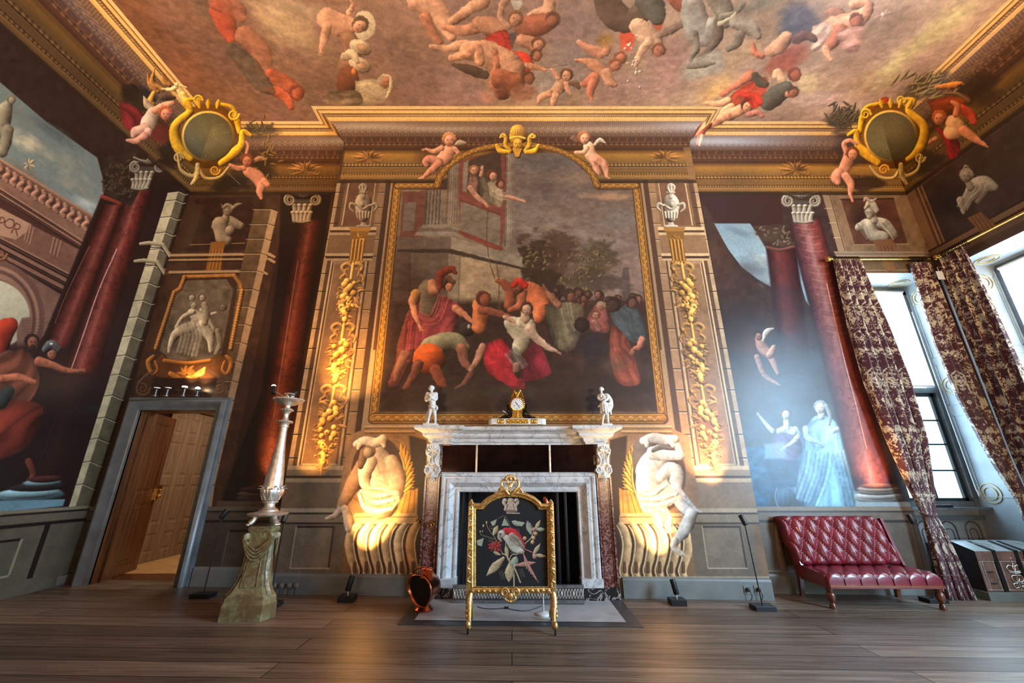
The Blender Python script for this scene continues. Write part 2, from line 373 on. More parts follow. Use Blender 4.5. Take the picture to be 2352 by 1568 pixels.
def head(cv, x, y, r, skin=SKIN, hair=(70, 44, 28), face=0.0, hairtop=True, L=(-.5, -.6), feat=True, beard=False, tilt=0.0):
 """face: direction it looks to, -1 left .. 1 right"""
 ct, st = math.cos(tilt), math.sin(tilt)
 R = lambda a, b: (x + (a * ct - b * st) * r, y + (a * st + b * ct) * r)
 if hairtop:
  hx, hy = R(-face * .22, -.18); cv.blob(hx, hy, r * 1.14, r * 1.12, hair, tilt, .35, L, soft=2.2)
  for i in range(7):
   a = PI + i * PI / 6 + tilt; cv.blob(hx + math.cos(a) * r * .95, hy + math.sin(a) * r * .9, r * .3, r * .26, hair, a, .35, L, soft=3, a=.7, edge=.1)
 fx, fy = R(face * .18, .1); cv.blob(fx, fy, r * .80, r * .98, skin, tilt, .38, L, soft=1.6)
 if feat and r > 5:
  dk = tuple(int(c * .38) for c in skin); md = tuple(int(c * .72) for c in skin)
  for s in (-1, 1):
   ex, ey = R(face * .38 + s * .32, 0.0); cv.blob(ex, ey, r * .15, r * .09, dk, tilt, 0, soft=1.2, a=.75)
   ex, ey = R(face * .38 + s * .32, -.2); cv.blob(ex, ey, r * .2, r * .05, md, tilt, 0, soft=1.2, a=.7)
  cv.line([R(face * .45, -.1), R(face * .58, .33)], r * .12, md, .8, smooth=False); nx, ny = R(face * .5, .38); cv.blob(nx, ny, r * .14, r * .08, md, tilt, 0, a=.8)
  mx, my = R(face * .42, .62); cv.blob(mx, my, r * .22, r * .08, (130, 52, 44), tilt, 0, a=.8, soft=1.2)
 if beard:
  bx, by = R(face * .3, .85); cv.blob(bx, by, r * .5, r * .45, hair, tilt, .4, L, soft=3)
def folds(cv, pts, rad, col, n=5, sh=.42, a=.6, spread=1.0, rnd=random):
 """drapery: a bundle of shaded ridges that follow a path"""
 P = PP(pts)
 for i in range(n):
  o = (i - (n - 1) / 2) / max(1, n) * 2 * rad * spread; k = .7 + .5 * rnd.random()
  q = []
  for j, p in enumerate(P):
   p0 = P[max(0, j - 1)]; p1 = P[min(len(P) - 1, j + 1)]; dx, dy = p1[0] - p0[0], p1[1] - p0[1]; l = math.hypot(dx, dy) + 1e-6
   q.append((p[0] - dy / l * o + rnd.uniform(-1, 1), p[1] + dx / l * o + rnd.uniform(-1, 1)))
  cv.limb(q, [rad / n * 1.15] * len(q), tuple(min(255, int(c * k)) for c in col), sh, a=a, soft=3.0)
def robe(cv, pts, col, n=6, lo=.5, soft=3, rnd=random, fl=None):
 """drapery: a patch whose folds run along its longer axis"""
 P = PP(pts); A = np.array(P); c = A.mean(0); w_, v_ = np.linalg.eigh(np.cov((A - c).T)); ax = v_[:, 1]
 cv.drape(P, col, ax, max(3.0, math.sqrt(max(w_[0], 1)) * 1.5 / max(2, n * .32)), lo, soft, len(P) * 7 + n)
def hand(cv, x, y, ang, r, col=SKIN):
 cv.blob(x, y, r, r * .8, col, ang, .3)
 for i in range(4):
  a = ang + (i - 1.5) * .28; cv.limb([(x + math.cos(a) * r * .5, y + math.sin(a) * r * .5), (x + math.cos(a) * r * 2.1, y + math.sin(a) * r * 2.1)], [r * .3, r * .18], col, .4, soft=1)
 a = ang - 1.1; cv.limb([(x, y), (x + math.cos(a) * r * 1.4, y + math.sin(a) * r * 1.4)], [r * .34, r * .2], col, .4, soft=1)
def nude(cv, parts, col=SKIN, L=(-.5, -.6), sh=.42):
 """body parts as tapered strokes: (points, radii)"""
 for p, r in parts: cv.limb(p, r, col, sh, L, soft=1.8)
# =================================================================== BACK WALL (alcoves left and right of the breast)
def stonework_left(cv):
 b = (92, 72, 54)
 cv.poly("440,440 770,436 757,520 640,560 515,1163 225,1163 300,912 425,450", (58, 38, 28), 3, tex=.25)
 # panel behind the bust
 cv.poly("452,456 612,450 585,574 412,578", (44, 28, 22), 3, tex=.3)
 cv.poly("434,466 470,470 436,566 400,572", (56, 38, 28), 4)
 cv.line("436,562 562,558", 2.2, (128, 102, 76)); cv.line("440,566 560,563", 1.2, (40, 26, 20))
 # winged bust
 M = (118, 106, 90)
 cv.limb("494,520 520,508 552,518", [9, 14, 9], M, .5); cv.limb("518,505 521,488", [9, 7], M, .5)
 cv.limb("505,515 512,545 520,552", [17, 18, 13], M, .55); cv.blob(528, 530, 11, 12, M, 0, .6)
 head(cv, 522, 486, 9.5, M, (100, 88, 72), -.3); cv.limb("513,476 522,470 534,475", 4, M, .5)
 cv.limb("534,478 544,470 556,467", [4, 4, 1], M, .4); cv.limb("511,474 508,468", [2, 1], M, .4)
 # gilt bracket under the bust
 cv.poly("484,556 520,553 514,572 508,622 472,622 480,580", (118, 78, 34), 1.5)
 for k in range(4): cv.line([(490 + k * 7, 572), (480 + k * 8, 618)], 2.0, (170, 122, 58), .8); cv.line([(493 + k * 7, 572), (483 + k * 8, 618)], 1.4, (60, 36, 18), .8)
 # string courses
 for y0, hgt in ((580, 6), (592, 4), (619, 6)):
  cv.poly([(388, y0 + 3), (620 if y0 < 600 else 602, y0), (634 if y0 < 600 else 616, y0 + 9), (630 if y0 < 600 else 614, y0 + 13), (614 if y0 < 600 else 598, y0 + hgt), (386, y0 + hgt + 3)], (150, 126, 96), 1.2)
  cv.line([(388, y0 + hgt + 5), (612 if y0 < 600 else 598, y0 + hgt + 3)], 2.0, (30, 20, 15))
 # pilaster of blocks right of the relief
 joints = [480, 514, 548, 582, 622, 664, 704, 744, 786, 829, 874, 916, 962, 1010, 1060, 1110]
 def Rt(v): return 633 - (v - 500) * .2300 if v < 1120 else 486
 for i, v in enumerate(joints):
  v2 = joints[i + 1] if i + 1 < len(joints) else 1160
  r0, r1 = Rt(v), Rt(v2); w = 15
  cv.poly([(r0 - w - 38, v), (r0 - w, v), (r1 - w, v2), (r1 - w - 38, v2)], (84, 66, 48), 1, tex=.2)
  cv.poly([(r0 - w, v), (r0, v + 6), (r1, v2 + 5), (r1 - w, v2)], (150, 124, 96), 1.6, tex=.1)
  cv.line([(r0 - w - 42, v + 1.5), (r0 - w, v + 1.5), (r0, v + 7)], 2, (170, 146, 112), .8, smooth=False)
  cv.line([(r0 - w - 42, v - .8), (r0 - w, v - .8), (r0, v + 4)], 1.4, (26, 18, 14), .9, smooth=False)
 # framed relief above the door
 FR = (124, 84, 44)
 cv.poly("412,640 532,637 545,662 540,700 520,820 505,850 372,855 358,830 400,680", (56, 38, 28), 2)
 cv.poly("430,644 520,641 536,664 508,812 494,818 480,826 388,828 378,812 366,806 404,672", (88, 78, 66), 2, tex=.35)
 for p in ("424,636 538,633", "538,633 552,652 556,668", "556,668 530,800", "424,636 414,662 400,672", "400,672 358,800"):
  cv.limb(p, [5.5] * len(PP(p)), FR, .6, smooth=False)
  cv.line(p, 2.0, (190, 140, 76), .55, smooth=False)
 for i in range(22):
  t = i / 21; cv.blob(556 - 26 * t, 668 + 132 * t, 4, 4, (150, 108, 60), 0, .7); cv.blob(400 - 42 * t, 672 + 128 * t, 4, 4, (140, 98, 54), 0, .7)
 G = (156, 148, 130)
 cv.cloud(450, 690, 60, 30, (112, 102, 88), .6, -.5); cv.cloud(500, 730, 26, 50, (96, 86, 74), .5)
 head(cv, 440, 684, 8, G, (90, 82, 70), .3, beard=True); head(cv, 464, 684, 8, G, (90, 82, 70), .3)
 head(cv, 444, 702, 8, G, (120, 112, 98), .4); head(cv, 512, 706, 8, (110, 100, 86), (80, 72, 62), -.4)
 cv.limb("440,718 452,728 468,742 480,760", [10, 14, 18, 16], G, .55)
 cv.limb("444,716 420,728 404,752", [6, 5, 4], G, .5); cv.limb("462,712 478,722 496,718", [5, 4, 3], G, .5)
 cv.limb("466,750 482,776 484,806", [16, 10, 5], G, .55); cv.limb("440,750 410,762 394,784 388,808", [12, 11, 7, 4], G, .55)
 folds(cv, "430,742 440,770 430,812", 26, (172, 164, 146), 6)
 cv.limb("470,700 474,720 470,742", [8, 9, 7], (120, 112, 98), .5); cv.limb("500,760 505,790 496,812", [7, 7, 5], (112, 102, 86), .5)
 # scrolled foot of the frame with shell swag
 AM = (150, 96, 44)
 cv.poly("352,832 372,812 386,826 480,828 500,812 522,824 528,850 480,872 410,878 356,862", (92, 58, 32), 3, tex=.2)
 cv.limb("378,828 430,834 482,828", [5, 5, 5], AM, .6)
 for s, xx in ((1, 352), (-1, 520)):
  cv.limb([(xx, 818), (xx - 12 * s, 832), (xx - 2 * s, 858), (xx + 10 * s, 848), (xx + 4 * s, 830)], [4, 6, 5, 3, 3], AM, .55)
 cv.limb("392,858 418,872 446,866 470,846", [6, 9, 8, 4], (176, 112, 48), .6); cv.limb("470,846 466,858 452,864", [4, 6, 3], (208, 150, 80), .5)
 leaves(cv, 430, 862, 22, (164, 104, 46), 10)
 spiral(cv, 438, 850, 7, AM)
 # volutes over the door head
 for xx, s in ((328, 1), (505, -1)):
  spiral(cv, xx, 892, 18, (86, 64, 48), 1.8, s, 0, .2)
  cv.limb([(xx - 10 * s, 880), (xx + 8 * s, 862), (xx + 26 * s, 852)], [4, 4, 3], (86, 64, 48), .4)
 cv.poly("352,868 500,868 490,905 345,905", (40, 27, 21), 4)
 # dark niche and red column
 cv.poly("645,442 762,438 735,620 680,900 648,1163 505,1163 530,1090 600,900 640,600", (22, 12, 12), 5)
 cv.shaft(505, 1130, 688, 740, 560, 650, REDCOL(.6), tex=.22, vein=.3, soft=7)
 cv.line("684,600 665,720 645,850 628,960", 2.2, (196, 130, 112), .5)
 cracks(cv, 690, 600, 600, 1080, 9)
 capital(cv, 696, 437, 80, 70, (122, 108, 88), -.05)
 for y, rx, c in ((1144, 62, (54, 42, 38)), (1134, 58, (74, 56, 48)), (1124, 52, (50, 32, 30))): cv.blob(602, y, rx, 9, c, 0, .5, (-.3, -.8))
 cv.poly("500,1150 640,1150 636,1166 494,1166", (76, 62, 52), 2)
 cv.cloud(528, 1120, 16, 40, (30, 20, 18), .7)
def dado(cv, x0, x1, top=.95, k=1.0, panels=()):
 c = lambda r, g, b: (int(r * k), int(g * k), int(b * k))
 cv.rect(x0, -.1, x1, top, c(104, 92, 78), tex=.12)
 cv.rect(x0, top - .05, x1, top, c(140, 126, 106)); cv.rect(x0, top - .07, x1, top - .05, c(50, 42, 36))
 cv.rect(x0, top - .16, x1, top - .07, c(116, 104, 88)); cv.rect(x0, top - .19, x1, top - .16, c(48, 40, 34))
 for (a, b) in panels:
  cv.rect(a, .26, b, .66, c(112, 100, 86), tex=.15)
  cv.rect(a, .65, b, .675, c(44, 36, 30)); cv.rect(b - .02, .26, b + .005, .67, c(52, 44, 38))
  cv.rect(a, .245, b, .26, c(176, 160, 134)); cv.rect(a - .012, .25, a, .67, c(170, 154, 128))
 cv.rect(x0, .20, x1, .215, c(160, 146, 124)); cv.rect(x0, .185, x1, .20, c(44, 38, 32))
 cv.rect(x0, -.1, x1, .185, c(110, 100, 86), tex=.1)
def paint_back():
 cv = cB
 stonework_left(cv)
 dado(cv, XL, BL, k=.66, panels=((-3.62, -3.08),))
 # ---- right alcove: dusky grove, sky seen past the ruin, columns
 cv.rect(BR - .1, .9, XR, 5.95, (52, 40, 40), tex=.25)
 cv.poly("1604,440 1790,440 1800,520 1650,514 1610,500", (48, 28, 30), 3)
 cv.poly("1610,460 1650,516 1672,590 1720,640 1786,668 1800,740 1760,900 1700,900 1640,700", (62, 44, 38), 6, tex=.3)
 cv.poly("1640,513 1722,513 1735,530 1755,552 1760,575 1770,600 1775,640 1786,668 1738,640 1702,612 1672,572 1655,542", (124, 152, 166), 1.6, grad=((1640, 513), (1786, 668), (150, 172, 180)))
 cv.cloud(1700, 535, 40, 10, (96, 120, 136), .7, .4, .05); cv.cloud(1745, 600, 26, 22, (176, 192, 194), .8, .8, .06); cv.cloud(1762, 640, 20, 20, (160, 180, 186), .7, .8, .06)
 cv.poly("1812,532 1822,545 1828,575 1842,640 1860,705 1850,690 1838,650 1822,590", (120, 152, 166), 1.4)
 # far column
 cv.shaft(560, 900, 1758, 1828, 1800, 1868, [(0, (36, 18, 20)), (.35, (100, 48, 48)), (.6, (78, 34, 36)), (1, (34, 16, 18))], tex=.2, soft=6)
 cv.cloud(1840, 880, 70, 180, (50, 46, 50), 1, .25, .02)
 cv.poly("1728,520 1818,512 1830,545 1815,570 1760,572", (58, 46, 40), 3, tex=.4)
 for i in range(26): leaf(cv, 1735 + random.random() * 80, 520 + random.random() * 42, 9, random.random() * 6, (92, 78, 64), .4)
 cv.limb("1762,568 1790,574 1826,566", 4, (96, 60, 54), .5)
 # grove darkness, the window's blue sheen painted in lower down
 for (x, y, rx, ry, c, a, s) in ((1700, 760, 90, 160, (46, 38, 40), .8, 3), (1780, 830, 90, 150, (52, 56, 62), .8, 5), (1850, 960, 130, 150, (62, 84, 98), .7, 7), (1790, 1080, 120, 110, (48, 92, 122), .9, 9), (1900, 1090, 110, 110, (88, 132, 162), .8, 11), (1740, 1120, 60, 60, (36, 84, 116), .8, 13)):
  cv.cloud(x, y, rx, ry, c, a, .15, .02, s)
 cv.poly("1690,1030 1762,1022 1775,1060 1766,1172 1722,1172", (34, 84, 114), 6, tex=.4)
 # flying winged boy
 cv.cloud(1722, 800, 26, 46, (92, 60, 52), .5); S1 = (140, 106, 92)
 cv.limb("1742,776 1752,800 1768,815", [10, 13, 10], S1, .5); cv.limb("1768,815 1778,838 1786,858", [9, 7, 4], S1, .5)
 cv.limb("1738,820 1756,862 1790,884", [7, 6, 2.5], (130, 100, 88), .5); cv.limb("1768,815 1776,800 1778,795", [9, 7, 4], (150, 118, 100), .5)
 head(cv, 1742, 772, 9, S1, (48, 34, 30), -.3); cv.limb("1752,782 1760,762 1776,754", [3, 7, 2], (160, 152, 140), .5)
 # two seated women, one with a globe beside her
 PB = (150, 180, 192)
 robe(cv, "1772,1002 1798,985 1820,990 1838,1010 1840,1040 1812,1060 1776,1040", (104, 92, 130), 5)
 cv.limb("1774,990 1760,975 1744,955", [6, 5, 2.5], (160, 168, 176), .4); hand(cv, 1742, 952, -2.2, 3, (160, 168, 176))
 cv.limb("1826,985 1832,1002 1814,1020 1794,1032", [7, 6, 5, 3], (164, 180, 186), .4); cv.blob(1828, 1005, 6, 4, (206, 216, 218))
 cv.limb("1790,990 1806,986 1822,992", [8, 10, 9], (164, 172, 176), .4); cv.limb("1805,962 1806,982", [6, 8], (168, 178, 180), .4); head(cv, 1804, 952, 11, (176, 182, 182), (78, 66, 66), .2)
 robe(cv, "1850,980 1872,955 1905,958 1930,985 1942,1040 1960,1120 1970,1168 1850,1168 1820,1100 1846,1050", (112, 160, 190), 12, .8)
 robe(cv, "1854,978 1882,958 1910,962 1922,1000 1890,1030 1860,1020", (128, 170, 196), 6, .85)
 cv.limb("1850,985 1856,1006 1880,1016", [8, 7, 4], PB, .35); hand(cv, 1884, 1018, .3, 4, PB)
 cv.limb("1912,990 1926,985 1940,994", [7, 6, 4], PB, .35); cv.limb("1885,940 1886,956", [7, 9], PB, .4)
 head(cv, 1883, 936, 13, (186, 202, 206), (124, 138, 140), -.2); cv.limb("1897,932 1906,955 1904,975", [5, 5, 3], (118, 134, 138), .4)
 folds(cv, "1880,1040 1872,1090 1850,1150", 34, (126, 172, 200), 7, a=.5); folds(cv, "1930,1040 1946,1100 1960,1160", 26, (140, 186, 210), 5, a=.5)
 cv.limb("1785,1118 1810,1118 1824,1140 1816,1160 1790,1166 1780,1140 1785,1118", 1.6, (100, 140, 160), 0)
 cv.blob(1804, 1142, 22, 23, (58, 84, 110), 0, .5, a=.8)
 for k in range(4): cv.line([(1786 + k * 11, 1124), (1788 + k * 11, 1160)], 1.2, (120, 156, 176), .5)
 cv.poly("1756,1020 1802,1014 1806,1052 1756,1054", (140, 176, 190), 8, a=.6)
 cv.poly("1757,1055 1835,1056 1835,1066 1830,1118 1775,1120", (30, 62, 88), 4, a=.7, tex=.4)
 # near column with its capital
 pr = [(0, (60, 40, 46)), (.1, (100, 62, 66)), (.35, (176, 112, 102)), (.5, (206, 152, 138)), (.64, (188, 104, 88)), (.85, (142, 66, 58)), (1, (70, 38, 38))]
 cv.shaft(503, 1128, 1810, 1884, 1962, 2056, [(f, (int(c[0] * .68), int(c[1] * .66), int(c[2] * .72))) for f, c in pr], tex=.2, vein=.2, soft=8)
 cv.line("1898,650 1940,830 1966,930 1990,1030", 2.2, (240, 206, 190), .7)
 for k in range(16):
  v = 505 + k * 17; u = 1824 + k * 5; cv.line([(u, v), (u + 28, v + 5), (u + 46, v + 3)], 2.6, (200, 160, 150), .25)
 capital(cv, 1838, 440, 84, 68, (136, 132, 120), .1)
 cv.poly("1884,440 1920,440 2000,620 2090,1100 2056,1128 1960,760", (60, 44, 42), 6, tex=.3)
 for k in range(7): cv.line([(1930 + k * 18, 700 + k * 62), (1975 + k * 18, 690 + k * 62)], 1.5, (36, 28, 28), .6)
 for y, rx, ry, c in ((1144, 56, 11, (150, 152, 146)), (1138, 54, 9, (196, 196, 190)), (1130, 48, 7, (120, 110, 100)), (1122, 48, 8, (190, 170, 150)), (1116, 44, 6, (140, 84, 70))): cv.blob(2016, y, rx, ry, c, 0, .5, (-.3, -.8))
 cv.poly("1965,1152 2090,1152 2096,1170 1962,1170", (150, 164, 168), 2)
 # bust panel right
 Bn = (112, 92, 72)
 cv.poly("1886,440 2080,440 2140,590 1930,592", Bn, 2, tex=.2)
 cv.poly("1888,444 1906,444 1944,580 1926,582", (136, 116, 92), 1.5)
 for (u, v) in ((1893, 479), (1904, 512), (1914, 546)): cv.line([(u, v), (u + 16, v - .5)], 2, (180, 160, 128), .9)
 cv.line("1904,444 1942,582", 1.6, (46, 34, 26))
 cv.poly("1930,458 2052,456 2084,560 1962,563", (78, 52, 42), 2, tex=.25)
 cv.line("1930,458 2052,456", 4, (40, 26, 22), .8); cv.line("1962,562 2086,560", 2.2, (150, 128, 100)); cv.line("1930,458 1962,562", 2, (140, 116, 90), .8)
 cv.cloud(1975, 500, 26, 42, (40, 28, 26), .8); cv.poly("1980,456 2040,458 2070,556 2010,560", (74, 40, 34), 6, a=.5)
 W = (148, 144, 130)
 cv.limb("1972,522 1996,512 2030,514 2052,536", [9, 13, 13, 9], W, .5); cv.limb("1996,520 2008,540 2030,544", [15, 15, 12], W, .5)
 folds(cv, "1975,512 1988,530 1996,546", 10, W, 4); folds(cv, "2030,512 2044,528 2056,546", 9, W, 4)
 cv.limb("2008,506 2004,494", [9, 8], W, .4); head(cv, 1998, 488, 12, W, (140, 132, 116), -.6, beard=True)
 cv.limb("1986,478 2000,466 2014,484", [3, 9, 6], (150, 144, 128), .5); cv.limb("1998,462 1988,456 1984,462", [4, 4, 2], (150, 130, 120), .4); cv.limb("2002,462 2012,456", [3, 2], W, .4)
 cv.poly("2004,552 2046,548 2058,562 2066,590 2024,590", (110, 78, 54), 1.5)
 for k in range(4): cv.line([(2022 + k * 8, 566), (2030 + k * 8, 590)], 2, (60, 40, 28), .8)
 cv.poly("1914,577 2140,577 2140,592 1922,592", (132, 118, 98), 1.5); cv.line("1918,583 2140,583", 1.5, (60, 50, 42)); cv.line("1924,592 2140,592", 3, (34, 26, 22))
 cv.poly("1926,596 2140,596 2150,626 1990,628 1960,700", (96, 78, 58), 2, tex=.2); cv.line("1988,621 2100,620", 2, (150, 128, 98))
 cv.poly("2026,600 2050,600 2058,622 2034,622", (120, 88, 56), 1.5)
 dado(cv, BR, 5.3, k=.95, panels=((3.9, 4.72),))
 cv.limb("1786,1190 1790,1250 1800,1300 1815,1340", [7, 9, 9, 5], (112, 96, 84), .5)
 entablature(cv)
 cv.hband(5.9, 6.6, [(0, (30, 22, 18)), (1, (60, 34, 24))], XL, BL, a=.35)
 for (x, y, rx) in ((700, 378, 44), (1826, 378, 44)):
  sprig(cv, x, y + 14, rx, 26, (150, 106, 56))
# =================================================================== CHIMNEY BREAST
def festoon(cv, flip):
 cv.flip = flip; r = random.Random(5)
 G = (150, 112, 66)
 def X(v): return 812 - (v - 600) * .152         # centre line of the pilaster panel (left one)
 # ribbon bows and fruit clusters hung one above the other
 for (v0, v1) in ((604, 742), (742, 884), (884, 1080)):
  w = 27 + (v0 - 600) * .016
  for s in (-1, 1):
   c = X(v0 + 14)
   cv.limb([(c, v0 + 8), (c + s * w * .45, v0 + 2), (c + s * w * .85, v0 + 10), (c + s * w * .6, v0 + 24), (c + s * w * .95, v0 + 34), (c + s * w * .8, v0 + 44)], [3, 5, 5, 4, 4, 2], G, .7)
   cv.limb([(c + s * w * .3, v0 + 14), (c + s * w * .6, v0 + 18), (c + s * w * .45, v0 + 30)], [2, 3, 2], (150, 106, 50), .6)
  cv.limb([(X(v0), v0 + 2), (X(v0 + 34), v0 + 36)], [3.5, 4], (200, 152, 78), .6)
  vs = v0 + 36; n = int((v1 - vs) / 3.4)
  cv.cloud(X((vs + v1) / 2), (vs + v1) / 2, w * 1.0, (v1 - vs) * .5, (104, 66, 34), .7, 0, .1, 3)
  for i in range(n):
   t = (i + .5) / n; v = vs + (v1 - vs) * t; k = math.sin(PI * min(1, t * 1.15 + .12)) ** .6 * w
   for s in (-1, 1):
    a = (0.2 if s > 0 else PI - .2) + r.uniform(-.9, .9)
    kk = r.uniform(.6, 1.2); leaf(cv, X(v) + s * k * r.uniform(.3, .8), v + r.uniform(-4, 4), r.uniform(11, 17), a, tuple(int(q * kk) for q in G), .25, .6)
  for i in range(int(n * .8)):
   t = (i + .5) / (n * .8); v = vs + (v1 - vs) * t * .93 + 4; k = math.sin(PI * min(1, t * 1.1 + .1)) ** .6 * w * .62
   q = r.uniform(4, 8.5); kk = r.uniform(.8, 1.2); cv.blob(X(v) + r.uniform(-k, k), v, q, q, tuple(int(z * kk) for z in (200, 150, 76)), 0, .7)
  for i in range(10):
   v = vs + (v1 - vs) * r.uniform(.4, .85); cv.blob(X(v) + r.uniform(-w, w) * .7, v, 3, 3, (156, 114, 60), 0, .8)
 cv.limb([(X(1072), 1066), (X(1095), 1092)], [4, 1.5], G, .5)
 cv.flip = False
def pilaster(cv, flip):
 cv.flip = flip
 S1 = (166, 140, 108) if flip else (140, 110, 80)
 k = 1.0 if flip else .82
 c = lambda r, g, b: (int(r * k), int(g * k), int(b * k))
 R = cv.rect
 def M(a, b): return (a, b) if not flip else (2 * cv.mirc - b, 2 * cv.mirc - a)
 def rect(a, z0, b, z1, col, **kw):
  a, b = M(a, b); cv.rect(a, z0, b, z1, col, **kw)
 cvf = cv.flip; cv.flip = False
 rect(-2.93, .2, -1.98, 5.93, c(120, 92, 66), tex=.15)
 # side blocks
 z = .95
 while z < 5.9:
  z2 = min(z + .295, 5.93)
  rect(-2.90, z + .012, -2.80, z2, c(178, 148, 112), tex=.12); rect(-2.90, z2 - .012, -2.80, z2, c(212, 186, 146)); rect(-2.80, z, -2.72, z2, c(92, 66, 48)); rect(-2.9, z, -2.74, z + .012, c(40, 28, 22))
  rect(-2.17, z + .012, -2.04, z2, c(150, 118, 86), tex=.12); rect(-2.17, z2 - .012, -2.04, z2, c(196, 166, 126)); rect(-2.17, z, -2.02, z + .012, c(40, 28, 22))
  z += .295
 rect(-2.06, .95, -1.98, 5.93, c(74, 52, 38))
 # long panel
 rect(-2.74, 1.42, -2.18, 4.42, c(150, 120, 90), tex=.1)
 rect(-2.745, 1.42, -2.725, 4.42, c(214, 184, 140)); rect(-2.715, 1.47, -2.70, 4.38, c(72, 50, 36)); rect(-2.695, 1.47, -2.685, 4.38, c(206, 176, 132))
 rect(-2.68, 1.48, -2.25, 4.36, c(140, 106, 76), tex=.12)
 rect(-2.25, 1.47, -2.235, 4.38, c(66, 46, 34)); rect(-2.22, 1.45, -2.205, 4.4, c(196, 166, 124)); rect(-2.19, 1.42, -2.17, 4.42, c(70, 50, 36))
 rect(-2.68, 1.462, -2.24, 1.475, c(206, 176, 132))
 # base mouldings
 for z0, z1, col in ((1.40, 1.45, (196, 168, 128)), (1.33, 1.40, (150, 122, 92)), (1.30, 1.33, (66, 48, 36)), (1.25, 1.30, (186, 158, 122)), (.95, 1.25, (128, 106, 84))):
  rect(-2.86, z0, -2.06, z1, c(*col), tex=.08)
 # entablature piece behind the vase bracket
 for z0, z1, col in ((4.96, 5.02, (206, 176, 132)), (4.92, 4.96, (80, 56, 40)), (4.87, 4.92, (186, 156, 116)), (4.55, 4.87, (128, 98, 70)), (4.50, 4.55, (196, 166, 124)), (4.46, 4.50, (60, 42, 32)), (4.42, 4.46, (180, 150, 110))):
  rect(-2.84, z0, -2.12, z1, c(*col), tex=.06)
 # upper panel
 rect(-2.66, 5.05, -2.24, 5.86, c(110, 78, 58), tex=.12); rect(-2.68, 5.05, -2.66, 5.86, c(206, 176, 132)); rect(-2.24, 5.05, -2.225, 5.86, c(196, 166, 124)); rect(-2.66, 5.86, -2.24, 5.88, c(190, 160, 120))
 # shade that the modelled frame is painted to throw
 cv.flip = flip
 # vase with flame
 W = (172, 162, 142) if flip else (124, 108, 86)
 cv.limb("836,520 836,506", [12, 4], W, .5); cv.limb("822,520 848,520", 3.5, W, .5); cv.limb("836,506 836,500", [5, 10], W, .5)
 cv.limb("834,498 834,480 834,465 834,456", [12, 18, 19, 12], W, .6)
 for i in range(5): cv.limb([(822 + i * 6, 500), (820 + i * 7, 488)], [2.5, 3.5], W, .8)
 cv.limb("818,470 834,480 850,470", [2, 3, 2], W, .8); cv.limb("834,452 834,444", [6, 8], W, .5); cv.limb("826,442 843,442", 2.5, W, .6)
 for i, d in enumerate((-6, 0, 6)): cv.limb([(834 + d * .5, 442), (834 + d * 1.2, 430), (834 + d * .3, 422 - i), (836 + d, 414)], [3, 4, 2.5, 1], W, .7)
 cv.limb("852,472 862,468 866,476 858,484", [3, 4, 3, 2], W, .6); cv.limb("816,470 806,468 804,478 812,486", [3, 4, 3, 2], W, .6); cv.blob(832, 470, 5, 7, W, 0, .6)
 # bracket
 GB = (150, 106, 50)
 cv.poly("804,524 850,524 846,534 840,556 832,602 800,602 806,560", tuple(int(q * .8) for q in GB), 1.4)
 cv.poly("802,522 852,522 850,531 804,531", GB, 1.2); leaves(cv, 825, 548, 12, GB, 7)
 for i in range(4): cv.limb([(812 + i * 8, 552), (806 + i * 8, 598)], [3, 2.4], GB, .8)
 for i in range(5): cv.blob(804 + i * 7, 602, 3.5, 3, GB, 0, .7)
 cv.flip = False
